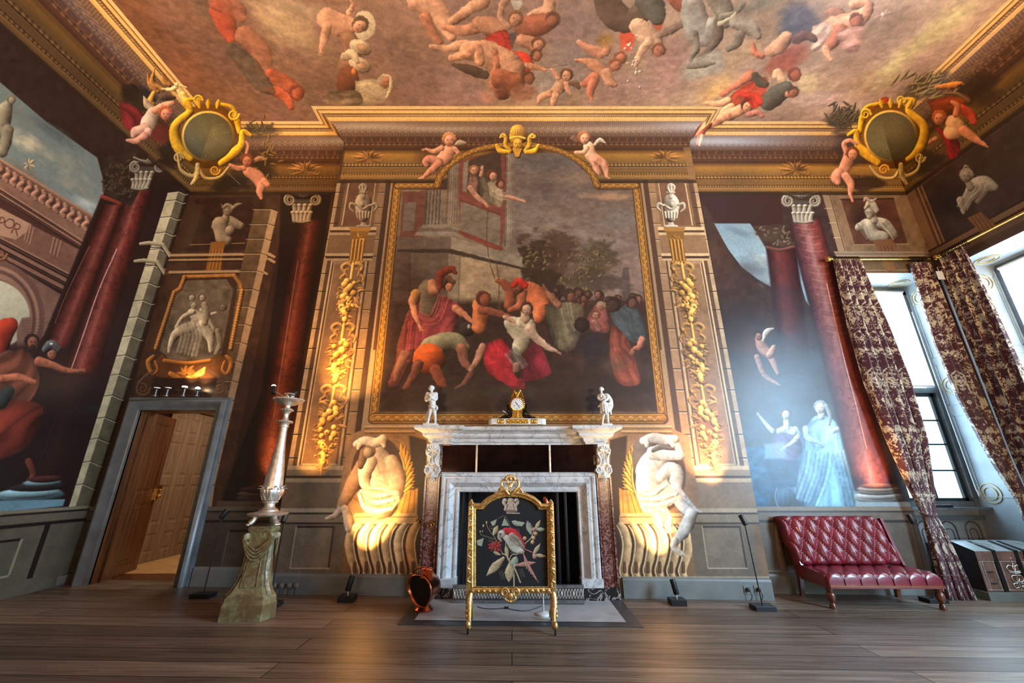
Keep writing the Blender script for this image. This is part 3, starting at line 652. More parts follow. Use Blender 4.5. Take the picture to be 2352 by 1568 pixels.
def console(cv, flip):
 """fluted base block, oval niche and gilt leaf border; the seated figure is painted after"""
 cv.flip = flip; k = 1.0
 cv.poly("838,984 975,984 975,1340 760,1340 770,1180 800,1000", (136, 102, 72), 2, tex=.12)
 cv.poly("940,1000 980,1010 978,1340 960,1340", (44, 28, 22), 5)
 for y, c, h in ((979, (196, 158, 108), 3), (983, (90, 60, 38), 2), (990, (186, 146, 98), 4), (995, (76, 50, 34), 2)): cv.line([(838, y), (952, y)], h, c)
 cv.line("868,1008 920,1012 940,1060 945,1100", 2, (200, 160, 110), .5)
 # niche
 pts = [(868 + 62 * math.cos(a), 1090 + 88 * math.sin(a)) for a in [i * 2 * PI / 28 for i in range(28)]]
 cv.poly(pts, (74, 50, 40), 4, tex=.1)
 # leaf border sweeping up the outer side
 for i in range(13):
  t = i / 12; a = -.55 + 1.75 * t; x = 868 + 66 * math.cos(a); y = 1090 + 92 * math.sin(a)
  for s in (0, 1, 2): leaf(cv, x + s * 4, y + s * 2, 24 - s * 5, a - 1.15 + s * .25, (200 - 20 * s, 146 - 15 * s, 60), .2, .6)
 cv.limb([(868 + 62 * math.cos(a), 1090 + 88 * math.sin(a)) for a in [-.6 + 1.9 * i / 8 for i in range(9)]], 3, (206, 158, 84), .6)
 cv.poly("900,1150 960,1120 958,1182 862,1180", (190, 140, 66), 3, tex=.2)
 for i in range(6): cv.line([(880 + i * 14, 1178), (908 + i * 9, 1140 - i * 4)], 2.4, (110, 72, 34), .7)
 # slab and flutes
 cv.poly("815,1178 956,1178 960,1186 960,1203 818,1203 812,1186", (198, 160, 110), 1.5); cv.line("816,1187 958,1187", 2.2, (96, 66, 40)); cv.line("816,1204 958,1204", 2.4, (72, 48, 32))
 n = 5
 for i in range(n + 1):
  x0 = 812 + i * 27; lean = -10 + i * 2
  P0 = [(x0 + 10, 1206), (x0 + 2 + lean * .6, 1222), (x0 - 4 + lean * .5, 1250), (x0 + lean * .3, 1285), (x0 + 4, 1310), (x0 - 2, 1330)]
  cv.limb(P0, [8, 11, 12, 11, 9, 7], (188, 154, 110), .55)
  cv.limb([(p[0] + 13, p[1]) for p in P0], [2.2, 3, 3.2, 3, 3, 3], (66, 42, 30), .3)
  cv.limb([(p[0] + 9, p[1]) for p in P0], [1.3, 2, 2, 2, 2, 2], (230, 200, 150), .3)
  cv.limb([(x0 + 2, 1292), (x0 + 2, 1312)], [4, 5], (100, 68, 46), .3)
 cv.flip = False
def atlas_left(cv):
 S = (214, 186, 150); L = (-.6, -.35)
 cv.limb("870,1180 836,1150 812,1130", [10, 12, 14], (120, 84, 56), .4)
 cv.limb("836,1070 812,1110 790,1150 782,1170", [20, 18, 13, 9], (150, 112, 80), .55, L)
 cv.limb("782,1170 768,1184 750,1190", [8, 7, 4], (190, 164, 138), .45, L); cv.limb("792,1168 800,1195 800,1215", [9, 12, 8], (196, 168, 140), .5, L)
 cv.limb("858,1052 872,1085 878,1120 872,1150", [32, 42, 44, 42], S, .5, L); cv.limb("900,1060 912,1095 908,1130", [16, 20, 20], (188, 156, 122), .5, L)
 for p in ("866,1062 874,1090", "880,1080 884,1104", "868,1102 890,1112", "872,1084 906,1080", "884,1120 900,1126"): cv.line(p, 6, (150, 112, 80), .45, smooth=False, soft=6)
 cv.limb("848,1060 838,1084 838,1110 846,1122", [19, 16, 13, 9], (226, 198, 162), .5, L)
 cv.limb("836,1038 832,1056 828,1070", [10, 10, 7], (120, 90, 64), .4); head(cv, 846, 1038, 13, (176, 146, 112), (126, 98, 70), -.6, feat=False)
 cv.limb("818,1020 838,1012 862,1016 880,1008", [8, 11, 12, 11], (214, 190, 160), .5, L); cv.limb("826,1020 822,1030", [6, 4], S, .4); cv.limb("878,1012 882,1024", [8, 5], S, .4)
 cv.poly("836,1120 872,1112 915,1128 918,1150 900,1172 860,1180 832,1160 820,1136", (206, 182, 148), 3)
 for p, r in (("830,1128 866,1140 908,1132", [5, 7, 4]), ("832,1140 860,1156 904,1148", [5, 8, 4]), ("826,1134 838,1164 868,1176 896,1168", [5, 7, 8, 4]), ("848,1122 880,1124 912,1136", [3, 5, 3])):
  cv.limb(p, r, (232, 212, 180), .7, L)
 cv.line("838,1146 866,1164 900,1160", 3, (140, 104, 72), .7)
def atlas_right(cv):
 S = (200, 190, 176); L = (-.6, -.35)
 cv.limb("1500,1100 1486,1060 1480,1030", [30, 34, 28], (90, 78, 70), .4)
 cv.limb("1516,1046 1496,1070 1490,1110 1500,1150", [26, 32, 32, 34], S, .5, L)
 for p in ("1490,1066 1498,1084", "1486,1090 1500,1104", "1492,1112 1508,1122", "1504,1060 1516,1082 1512,1104"): cv.line(p, 6, (146, 132, 120), .5, smooth=False, soft=6)
 cv.limb("1500,1040 1530,1044 1562,1048", [16, 14, 9], S, .45, L); cv.limb("1564,1046 1556,1024 1540,1012", [10, 9, 8], (170, 162, 152), .45, L)
 cv.limb("1478,1012 1500,1006 1530,1010 1550,1008", [10, 12, 12, 10], (184, 176, 164), .5, L); cv.limb("1484,1012 1486,1024", [8, 5], S, .4); cv.limb("1540,1012 1546,1024", [7, 5], S, .4)
 cv.limb("1500,1034 1520,1026 1540,1030", [5, 7, 4], (92, 84, 78), .4)
 cv.limb("1520,1094 1540,1080 1552,1090 1556,1120", [16, 20, 20, 12], (178, 170, 158), .5, L)
 cv.limb("1548,1126 1570,1160 1588,1178", [16, 16, 14], (178, 176, 170), .5, L); cv.limb("1588,1178 1574,1214 1552,1244", [14, 15, 9], (190, 184, 172), .5, L)
 cv.limb("1550,1240 1548,1256 1566,1272", [8, 9, 6], (200, 184, 160), .5, L); hand(cv, 1567, 1272, .3, 4, (200, 184, 160))
 cv.limb("1556,1120 1580,1150 1600,1172", [7, 6, 4], (170, 166, 160), .4); cv.limb("1600,1172 1612,1176", [4, 2], (170, 166, 160), .3)
 cv.poly("1468,1128 1500,1124 1530,1100 1552,1130 1566,1140 1540,1160 1490,1176 1470,1160", (196, 180, 158), 4)
 for p, r in (("1466,1132 1496,1136 1530,1114", [4, 6, 4]), ("1472,1146 1510,1146 1554,1134", [4, 7, 4]), ("1480,1160 1516,1160 1548,1148", [5, 7, 4])): cv.limb(p, r, (214, 198, 174), .6, L)
 cv.poly("1488,1168 1530,1162 1546,1190 1544,1222 1532,1224 1524,1206 1508,1212", (216, 186, 146), 3); cv.limb("1494,1172 1516,1190 1520,1208", [6, 8, 4], (232, 206, 168), .6); cv.limb("1512,1168 1538,1186 1540,1216", [5, 6, 3], (226, 198, 160), .6)
def cherub_on_arch(cv, left):
 K = (204, 142, 110)
 if left:
  cv.cloud(985, 360, 34, 34, (60, 36, 28), .6)
  cv.limb("1046,332 1056,328 1070,328", [3, 7, 2], (150, 130, 106), .4)
  cv.limb("1032,346 1022,362 1012,368", [15, 16, 14], K, .4); cv.limb("1014,340 996,348 978,342", [7, 6, 3], K, .4); hand(cv, 974, 344, 3.2, 3, K)
  cv.limb("1008,372 988,366 976,372 980,380", [10, 10, 7, 5], (186, 122, 94), .4); cv.limb("1008,376 990,392 972,408", [9, 8, 4], (186, 122, 94), .4); cv.limb("972,408 962,410", [4, 2], K, .3)
  cv.limb("1045,342 1052,350", [6, 5], K, .4); head(cv, 1032, 322, 14, K, (176, 118, 78), .1)
 else:
  cv.limb("1310,320 1318,318 1326,326", [2, 7, 3], (110, 80, 66), .4); cv.limb("1366,332 1378,322 1390,328", [4, 6, 2], (186, 170, 146), .4)
  cv.limb("1352,338 1356,354 1366,366", [14, 14, 14], (222, 172, 136), .4); cv.limb("1348,340 1340,350 1322,350", [6, 6, 4], (222, 168, 130), .4)
  cv.limb("1366,370 1370,388 1376,398", [10, 8, 5], K, .4); cv.limb("1372,366 1388,378 1394,406", [11, 9, 4], K, .4); cv.limb("1394,406 1400,410", [3, 2], K, .3)
  head(cv, 1342, 318, 13, (216, 160, 126), (160, 96, 60), .4)
def painted_scene(cv):
 """generic history scene inside the gilt frame"""
 rnd = random.Random(3)
 cv.poly("912,436 1008,437 1040,385 1073,364 1148,346 1240,346 1310,364 1340,385 1366,437 1462,436 1512,945 872,945", (70, 52, 42), 2)
 # sky
 cv.poly("1180,350 1300,352 1350,400 1372,437 1452,436 1480,690 1180,690", (116, 110, 102), 4, grad=((1180, 350), (1400, 660), (128, 112, 98)))
 for (x, y, rx, ry, c, a, s) in ((1270, 370, 90, 20, (92, 92, 92), .8, 2), (1240, 430, 80, 26, (98, 88, 80), .8, 3), (1330, 410, 60, 14, (164, 138, 112), .8, 4), (1400, 452, 70, 10, (196, 154, 118), .9, 5), (1330, 480, 90, 24, (120, 100, 86), .8, 6), (1420, 500, 60, 30, (124, 124, 120), .7, 8), (1280, 520, 90, 30, (146, 130, 112), .7, 9), (1430, 560, 40, 36, (150, 126, 118), .8, 10), (1380, 560, 60, 26, (150, 140, 124), .7, 12), (1340, 600, 60, 40, (148, 136, 118), .5, 14), (1450, 630, 40, 40, (146, 118, 108), .7, 15)):
  cv.cloud(x, y, rx, ry, c, a, .05, .05, s)
 # trees
 for (x, y, rx, ry, c, a, s) in ((1230, 600, 60, 60, (58, 44, 30), 1, 2), (1290, 580, 44, 52, (72, 56, 44), .9, 4), (1250, 660, 60, 40, (44, 34, 26), 1, 6), (1375, 590, 44, 40, (74, 64, 44), .85, 8), (1350, 640, 50, 34, (70, 58, 42), .8, 9), (1400, 650, 60, 20, (60, 54, 48), .8, 12)):
  cv.cloud(x, y, rx, ry, c, a, 0, .09, s, hard=2)
 for i in range(90):
  x, y = rnd.choice(((1225, 590), (1370, 585), (1340, 625))); leaf(cv, x + rnd.gauss(0, 24), y + rnd.gauss(0, 20), 9, rnd.uniform(0, 6), (104, 90, 60), .35)
 cv.poly("1428,640 1431,614 1444,614 1448,690 1430,690", (84, 76, 72), 2)
 # building with the fluted columns and the window
 cv.poly("916,436 1180,436 1186,560 1200,640 1196,700 905,700", (132, 116, 94), 2, tex=.15)
 cv.poly("926,440 980,438 972,545 918,545", (112, 68, 58), 2); cv.poly("928,466 956,464 950,530 924,530", (122, 108, 98), 2)
 cv.poly("1048,372 1072,364 1160,346 1162,500 1150,580 1058,540", (126, 70, 58), 2)
 cv.shaft(437, 516, 978, 1012, 973, 1020, [(0, (80, 72, 62)), (.3, (128, 118, 102)), (1, (112, 102, 88))])
 for i in range(5): cv.line([(982 + i * 7.5, 438), (976 + i * 8, 514)], 3.2, (66, 58, 50), .7); cv.line([(985 + i * 7.5, 438), (979 + i * 8, 514)], 2, (160, 150, 132), .6)
 cv.shaft(376, 516, 1030, 1054, 1022, 1052, [(0, (96, 86, 72)), (.3, (160, 146, 122)), (1, (126, 116, 98))])
 for i in range(5): cv.line([(1033 + i * 5, 378), (1026 + i * 5.6, 514)], 1.8, (84, 74, 62), .7)
 for y, x0, x1, c in ((516, 970, 1052, (140, 130, 110)), (524, 962, 1058, (108, 98, 84)), (532, 956, 1062, (146, 136, 118))): cv.poly([(x0, y), (x1 - 20, y), (x1, y + 8), (x1, y + 16), (x1 - 20, y + 9), (x0 - 4, y + 9)], c, 1.5)
 cv.poly("914,546 1036,546 1036,572 912,572", (104, 92, 78), 2); cv.poly("1036,544 1200,590 1200,614 1036,574", (150, 138, 114), 2); cv.poly("912,572 1036,572 1200,614 1200,620 1036,582 912,580", (52, 44, 38), 2)
 cv.poly("906,580 946,580 944,700 902,700", (84, 70, 58), 3); cv.poly("948,582 1030,582 1030,700 944,700", (100, 88, 72), 3, tex=.1); cv.poly("1030,584 1056,588 1056,700 1028,700", (146, 130, 104), 2, tex=.1)
 cv.poly("1058,590 1170,612 1196,620 1192,700 1056,700", (170, 146, 110), 3, tex=.12); cv.line("1056,590 1052,700", 1.5, (90, 74, 56))
 # window with three onlookers
 cv.poly("1074,378 1082,366 1130,352 1150,352 1154,470 1072,440", (64, 54, 46), 2); cv.poly("1064,374 1076,366 1072,440 1062,440", (146, 132, 112), 2)
 cv.poly("1058,462 1150,492 1148,566 1056,528", (128, 118, 100), 2, tex=.1); cv.line("1058,460 1150,494", 5, (108, 56, 46)); cv.line("1056,532 1156,572", 6, (130, 58, 44))
 cv.shaft(352, 566, 1162, 1182, 1158, 1182, [(0, (96, 84, 72)), (.3, (168, 156, 136)), (1, (120, 110, 96))])
 for i in range(4): cv.line([(1166 + i * 4, 354), (1162 + i * 5, 564)], 1.5, (90, 80, 68), .6)
 cv.poly("1156,566 1186,566 1194,586 1192,592 1156,578", (138, 126, 108), 1.5)
 robe(cv, "1078,400 1094,404 1100,430 1086,444 1074,436", (150, 110, 96), 4); head(cv, 1089, 392, 10, SKIN, (160, 116, 70), .2); cv.limb("1104,402 1108,390", [5, 4], SKIN, .3); hand(cv, 1107, 388, -1.4, 4)
 robe(cv, "1100,410 1116,404 1130,430 1140,462 1112,470 1096,440", (84, 78, 62), 5); cv.limb("1080,432 1096,452 1116,468", [7, 6, 4], SKIN, .4); hand(cv, 1116, 470, .8, 4)
 robe(cv, "1118,420 1136,412 1156,440 1150,476 1128,462", (182, 164, 130), 6); head(cv, 1132, 405, 11, SKIN, (96, 56, 34), .5); head(cv, 1150, 424, 9, (170, 116, 90), (84, 48, 34), .6, feat=False)
 folds(cv, "1130,440 1150,452 1166,450", 9, (200, 186, 154), 4); cv.limb("1164,452 1184,456 1198,460", [5, 4, 3], SKIN, .4); hand(cv, 1200, 461, .3, 4)
 cv.line("1121,476 1118,540 1124,600 1140,650", 2.4, (96, 60, 36), .9)
 # ground and gloom
 cv.poly("905,690 1500,690 1512,945 872,945", (48, 34, 28), 18, tex=.25)
 for (x, y, rx, ry, c, a) in ((960, 900, 90, 50, (70, 40, 30), .6), (1060, 905, 100, 30, (56, 46, 36), .8), (1180, 900, 80, 20, (70, 62, 52), .6), (1400, 900, 120, 50, (34, 27, 28), .9), (1300, 930, 120, 30, (24, 20, 20), .9), (1440, 850, 70, 60, (62, 46, 44), .7), (950, 660, 40, 60, (40, 28, 24), .6)):
  cv.cloud(x, y, rx, ry, c, a)
 # crowd at the back
 for i in range(34):
  x = rnd.uniform(1235, 1480); y = 690 + rnd.uniform(-24, 16) + (x - 1235) * .03; k = rnd.uniform(.4, .85)
  head(cv, x, y, rnd.uniform(7, 10), tuple(int(c * k) for c in (170, 112, 88)), (44, 30, 24), rnd.choice((-.5, .5, 0)), feat=False)
 # standing helmeted officer in a rose cloak
 ROSE = (164, 66, 66)
 cv.limb("945,720 930,780 922,840 905,880", [10, 14, 16, 14], (110, 54, 44), .4)
 robe(cv, "950,690 1010,680 1050,700 1048,740 1020,790 960,800 930,800 935,740", ROSE, 9, .6)
 cv.limb("985,668 988,690 985,712", [26, 26, 22], (92, 80, 58), .6); cv.limb("955,676 948,694", [13, 11], (170, 118, 62), .6); cv.limb("992,650 996,664", [10, 14], (196, 128, 88), .4)
 folds(cv, "1020,680 1000,730 975,735 960,728", 14, (190, 84, 80), 5); folds(cv, "950,740 945,790 940,830", 20, ROSE, 6); folds(cv, "1040,700 1056,712 1062,726", 8, (196, 96, 88), 3)
 cv.limb("946,690 952,720 962,745", [8, 7, 4], (206, 134, 96), .4); hand(cv, 964, 750, 1.2, 5, (206, 134, 96)); cv.limb("1046,708 1068,724 1090,744", [9, 7, 4], (200, 124, 88), .4)
 head(cv, 1030, 658, 10.5, (206, 130, 92), (60, 34, 26), .6); cv.limb("1018,652 1026,640 1042,648", [8, 9, 5], (88, 58, 38), .7); cv.limb("1010,660 1012,630 1036,618 1046,626", [7, 10, 8, 5], (116, 44, 28), .5)
 # crouching man in an orange drape, another kneeling
 cv.limb("990,800 1016,786 1046,784 1066,800", [26, 22, 20, 15], (136, 128, 92), .6); cv.limb("1060,800 1066,830 1082,850", [13, 11, 6], (150, 92, 66), .4); cv.blob(1072, 756, 18, 17, (44, 36, 32), 0, .7); cv.blob(1077, 750, 4, 6, (190, 176, 160))
 cv.blob(985, 824, 37, 36, (202, 84, 34), .2, .7); cv.limb("1000,850 1012,875 1020,885", [14, 12, 7], (140, 68, 44), .4); cv.limb("960,836 948,866 930,890", [12, 10, 6], (120, 66, 46), .4)
 cv.limb("930,815 915,846 908,872", [12, 9, 5], (140, 90, 68), .4)
 # two half-dressed men leaning in
 cv.limb("1100,700 1104,724 1100,750", [16, 19, 17], (204, 110, 62), .5); cv.limb("1106,712 1130,716 1160,724 1172,728", [10, 9, 7, 4], (140, 76, 54), .4); head(cv, 1112, 688, 15, (150, 80, 54), (88, 44, 30), .6, feat=False)
 cv.limb("1170,700 1172,670 1156,650 1140,645", [14, 13, 9, 5], (150, 76, 48), .5); cv.line("1140,600 1146,650 1146,720", 2.4, (110, 70, 42))
 cv.limb("1200,660 1224,676 1240,700 1238,730", [16, 24, 24, 14], (206, 108, 64), .55); cv.limb("1200,668 1194,700 1170,712", [11, 9, 6], (176, 96, 64), .4)
 head(cv, 1188, 660, 14, (150, 78, 54), (84, 44, 30), -.7, feat=False, beard=True); cv.limb("1180,654 1190,646 1206,656", [7, 9, 8], (206, 44, 30), .5)
 # fallen young man, red drapery
 RED = (166, 34, 42)
 robe(cv, "1116,790 1150,778 1170,800 1180,850 1190,880 1170,886 1120,856 1110,820", RED, 9, .65); folds(cv, "1160,800 1150,850 1180,880 1205,880", 14, RED, 5)
 robe(cv, "1216,760 1240,790 1262,840 1260,862 1200,872 1200,800", (130, 34, 50), 7, .7)
 cv.limb("1172,742 1186,752 1200,776 1192,800", [15, 22, 22, 16], (196, 180, 142), .5); cv.limb("1196,740 1214,745 1220,762", [13, 14, 12], (206, 190, 152), .4); cv.limb("1216,756 1232,776 1262,800 1278,806", [12, 10, 7, 4], (206, 170, 136), .4); hand(cv, 1282, 810, .4, 4, (196, 150, 120))
 cv.limb("1205,716 1206,732", [9, 11], (206, 168, 130), .4); head(cv, 1210, 710, 12.5, (214, 166, 128), (74, 44, 30), -.3, tilt=-.3)
 folds(cv, "1172,806 1186,826 1200,846", 16, (150, 140, 124), 6); cv.limb("1186,840 1184,850", [9, 7], (150, 104, 88), .4)
 cv.limb("1160,728 1176,736", [6, 5], SKIN, .4); hand(cv, 1178, 738, .8, 4)
 cv.limb("1108,796 1096,826 1080,850", [9, 8, 5], (186, 130, 100), .4); cv.limb("1080,860 1066,880 1046,892", [8, 6, 3], (120, 74, 58), .4)
 # robed elder turning away, mother with child, man in the dark cloak
 robe(cv, "1252,700 1290,694 1335,700 1340,730 1320,800 1280,800 1256,760", (104, 96, 72), 10, .6); folds(cv, "1300,698 1305,730 1316,760", 14, (150, 140, 108), 4)
 cv.limb("1282,700 1264,680 1252,664", [9, 7, 4], (150, 98, 72), .4); hand(cv, 1250, 660, -1.9, 4, (150, 98, 72)); head(cv, 1310, 682, 11, (120, 76, 54), (54, 38, 28), .7, feat=False)
 robe(cv, "1366,700 1388,700 1400,760 1360,760 1350,730", (120, 66, 60), 5, .6); head(cv, 1380, 704, 9, (176, 120, 96), (160, 140, 116), -.3); head(cv, 1368, 724, 9, (196, 136, 108), (110, 70, 50), 0, feat=True); cv.limb("1366,740 1376,756", [8, 7], (150, 98, 84), .4)
 robe(cv, "1400,716 1440,700 1470,716 1482,760 1478,790 1440,780 1416,760", (52, 66, 70), 9, .8); head(cv, 1408, 702, 15, (60, 42, 36), (30, 22, 20), -.6, feat=False); head(cv, 1452, 696, 12, (90, 62, 52), (38, 28, 24), .2, feat=False)
 robe(cv, "1404,740 1440,776 1460,830 1470,880 1420,880 1400,810", (130, 66, 52), 8, .6); cv.limb("1474,780 1468,796 1456,800", [8, 7, 5], (170, 110, 88), .4); hand(cv, 1452, 804, 2.0, 5, (170, 110, 88))
 cv.cloud(1355, 800, 46, 60, (36, 34, 42), 1, 0, .04, 5); head(cv, 1336, 748, 15, (36, 28, 26), (26, 22, 22), 0, feat=False); cv.cloud(1410, 840, 30, 30, (92, 74, 58), .6)
 cv.cloud(1335, 835, 12, 26, (84, 56, 48), .7)
def gilt_frame(cv):
 D = YC
 L = [onY(u, v, D) for (u, v) in ((858, 958), (913, 427), (1003, 427), (1012, 403), (1032, 380), (1062, 359), (1097, 344), (1136, 336), (1188, 333))]
 pts = [(p.x, p.z) for p in L]; m = cv.mirc; pts = pts + [(2 * m - x, z) for x, z in reversed(pts[:-1])]
 zb = onY(1176, 961, D).z
 xl, xr = pts[0][0], pts[-1][0]; w = .058
 xtop = pts[1][0]
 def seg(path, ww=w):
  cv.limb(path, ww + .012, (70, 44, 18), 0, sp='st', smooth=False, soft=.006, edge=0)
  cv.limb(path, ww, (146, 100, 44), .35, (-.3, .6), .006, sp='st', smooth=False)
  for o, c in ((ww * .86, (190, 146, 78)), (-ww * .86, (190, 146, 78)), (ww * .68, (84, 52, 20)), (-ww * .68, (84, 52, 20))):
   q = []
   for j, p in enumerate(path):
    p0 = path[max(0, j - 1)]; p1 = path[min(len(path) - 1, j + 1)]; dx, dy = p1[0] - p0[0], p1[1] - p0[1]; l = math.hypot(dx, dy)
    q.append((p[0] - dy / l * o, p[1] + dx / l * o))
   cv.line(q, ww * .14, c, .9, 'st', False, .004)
  # acanthus ornament along the middle
  tot = 0
  for a, b in zip(path, path[1:]): tot += math.dist(a, b)
  n = max(2, int(tot / .075)); d = 0; i = 0; acc = 0
  for a, b in zip(path, path[1:]):
   l = math.dist(a, b); ux, uy = (b[0] - a[0]) / l, (b[1] - a[1]) / l
   while acc <= l:
    x, y = a[0] + ux * acc, a[1] + uy * acc; s = 1 if i % 2 else -1
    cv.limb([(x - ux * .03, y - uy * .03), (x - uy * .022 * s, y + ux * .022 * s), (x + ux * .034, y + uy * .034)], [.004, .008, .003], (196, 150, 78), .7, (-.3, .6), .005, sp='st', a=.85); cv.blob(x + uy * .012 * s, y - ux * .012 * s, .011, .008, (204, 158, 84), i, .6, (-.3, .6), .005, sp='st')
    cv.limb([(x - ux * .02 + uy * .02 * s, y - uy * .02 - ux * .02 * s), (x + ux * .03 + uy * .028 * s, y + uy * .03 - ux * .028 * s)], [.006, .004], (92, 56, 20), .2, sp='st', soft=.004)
    acc += .062; i += 1
   acc -= l
 top = pts[1:-1]
 arch = spline(pts[2:-2], 4)
 seg([(xl, zb), pts[1]]); seg([(xr, zb), pts[-2]]); seg([(xl, zb), (xr, zb)], .062)
 seg([pts[1], pts[2]], .05); seg([pts[-2], pts[-3]], .05); seg(arch, .05)
 # bearded mask and scrolls at the crown
 G = (214, 162, 46)
 for s in (-1, 1):
  X = lambda u: 1189 + s * u
  cv.limb([(X(16), 346), (X(27), 334), (X(27), 318), (X(34), 310), (X(40), 316)], [4, 6, 5, 4, 3], (190, 142, 48), .6)
  cv.limb([(X(20), 350), (X(40), 346), (X(48), 334)], [5, 7, 4], G, .6); spiral(cv, X(34), 312, 6, (232, 184, 70), 1.2, s)
 cv.limb("1189,306 1189,314", [19, 20], (176, 128, 40), .6); cv.limb("1172,318 1189,314 1206,318", 2.5, (226, 182, 84), .5)
 cv.limb("1189,344 1189,358", [13, 6], (150, 104, 34), .6); head(cv, 1189, 330, 13, (216, 168, 70), (170, 120, 30), 0, hairtop=False)
 for i in range(7): cv.line([(1189 + (i - 3) * 4, 312), (1189 + (i - 3) * 7, 296)], 1.8, (120, 78, 20), .8)
 [cv.limb([(1189 + k * 4, 343), (1189 + k * 2.5, 352), (1189 + k * 1.5, 360)], [2, 1.6, .8], (196, 146, 60), .6, soft=1) for k in (-2, -1, 0, 1, 2)]
def paint_breast():
 cv = cC
 dado(cv, BL - .1, BR + .1, k=.8)
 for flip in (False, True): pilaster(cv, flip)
 for flip in (False, True): console(cv, flip)
 # dado panels left and right of the consoles
 for a, b in ((-2.62, -2.16), (2.32, 2.78)):
  cv.rect(a - .16, .2, b + .14, .86, (112, 98, 82), tex=.12); cv.rect(a, .30, b, .74, (124, 110, 92), tex=.1)
  cv.rect(a, .73, b, .75, (48, 38, 32)); cv.rect(b - .02, .30, b, .75, (56, 46, 40)); cv.rect(a, .288, b, .30, (190, 172, 146)); cv.rect(a - .012, .29, a, .75, (184, 166, 138))
 for a, b in ((BL - .1, -2.06), (2.22, BR + .1)):
  cv.rect(a, .90, b, .95, (166, 148, 122)); cv.rect(a, .88, b, .90, (50, 42, 36)); cv.rect(a, .79, b, .88, (132, 116, 96)); cv.rect(a, .77, b, .79, (58, 48, 40))
 cv.rect(BL - .1, -.1, BR + .1, .2, (104, 96, 84), tex=.1); cv.rect(BL - .1, .195, BR + .1, .21, (168, 152, 128))
 for flip in (False, True): festoon(cv, flip)
 atlas_left(cv); atlas_right(cv)
 cv.rect(-1.95, 3.0, 2.1, 5.9, (84, 58, 42))
 entablature(cv)
 keep = cv.img.copy(); painted_scene(cv); cv.glaze((58, 36, 26), .24, 5)
 cv.clip_outside("912,428 1004,428 1016,402 1036,382 1064,362 1099,348 1137,340 1189,337 1241,340 1279,348 1314,362 1342,382 1362,402 1374,428 1466,428 1522,960 856,960", keep)
 cv.flip = False
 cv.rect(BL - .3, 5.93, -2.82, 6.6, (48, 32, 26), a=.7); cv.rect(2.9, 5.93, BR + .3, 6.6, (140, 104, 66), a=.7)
 for flip in (False, True):
  cv.flip = flip; sprig(cv, 846, 364, 42, 22, (160, 112, 58)); cv.flip = False
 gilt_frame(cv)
 cherub_on_arch(cv, True); cherub_on_arch(cv, False)
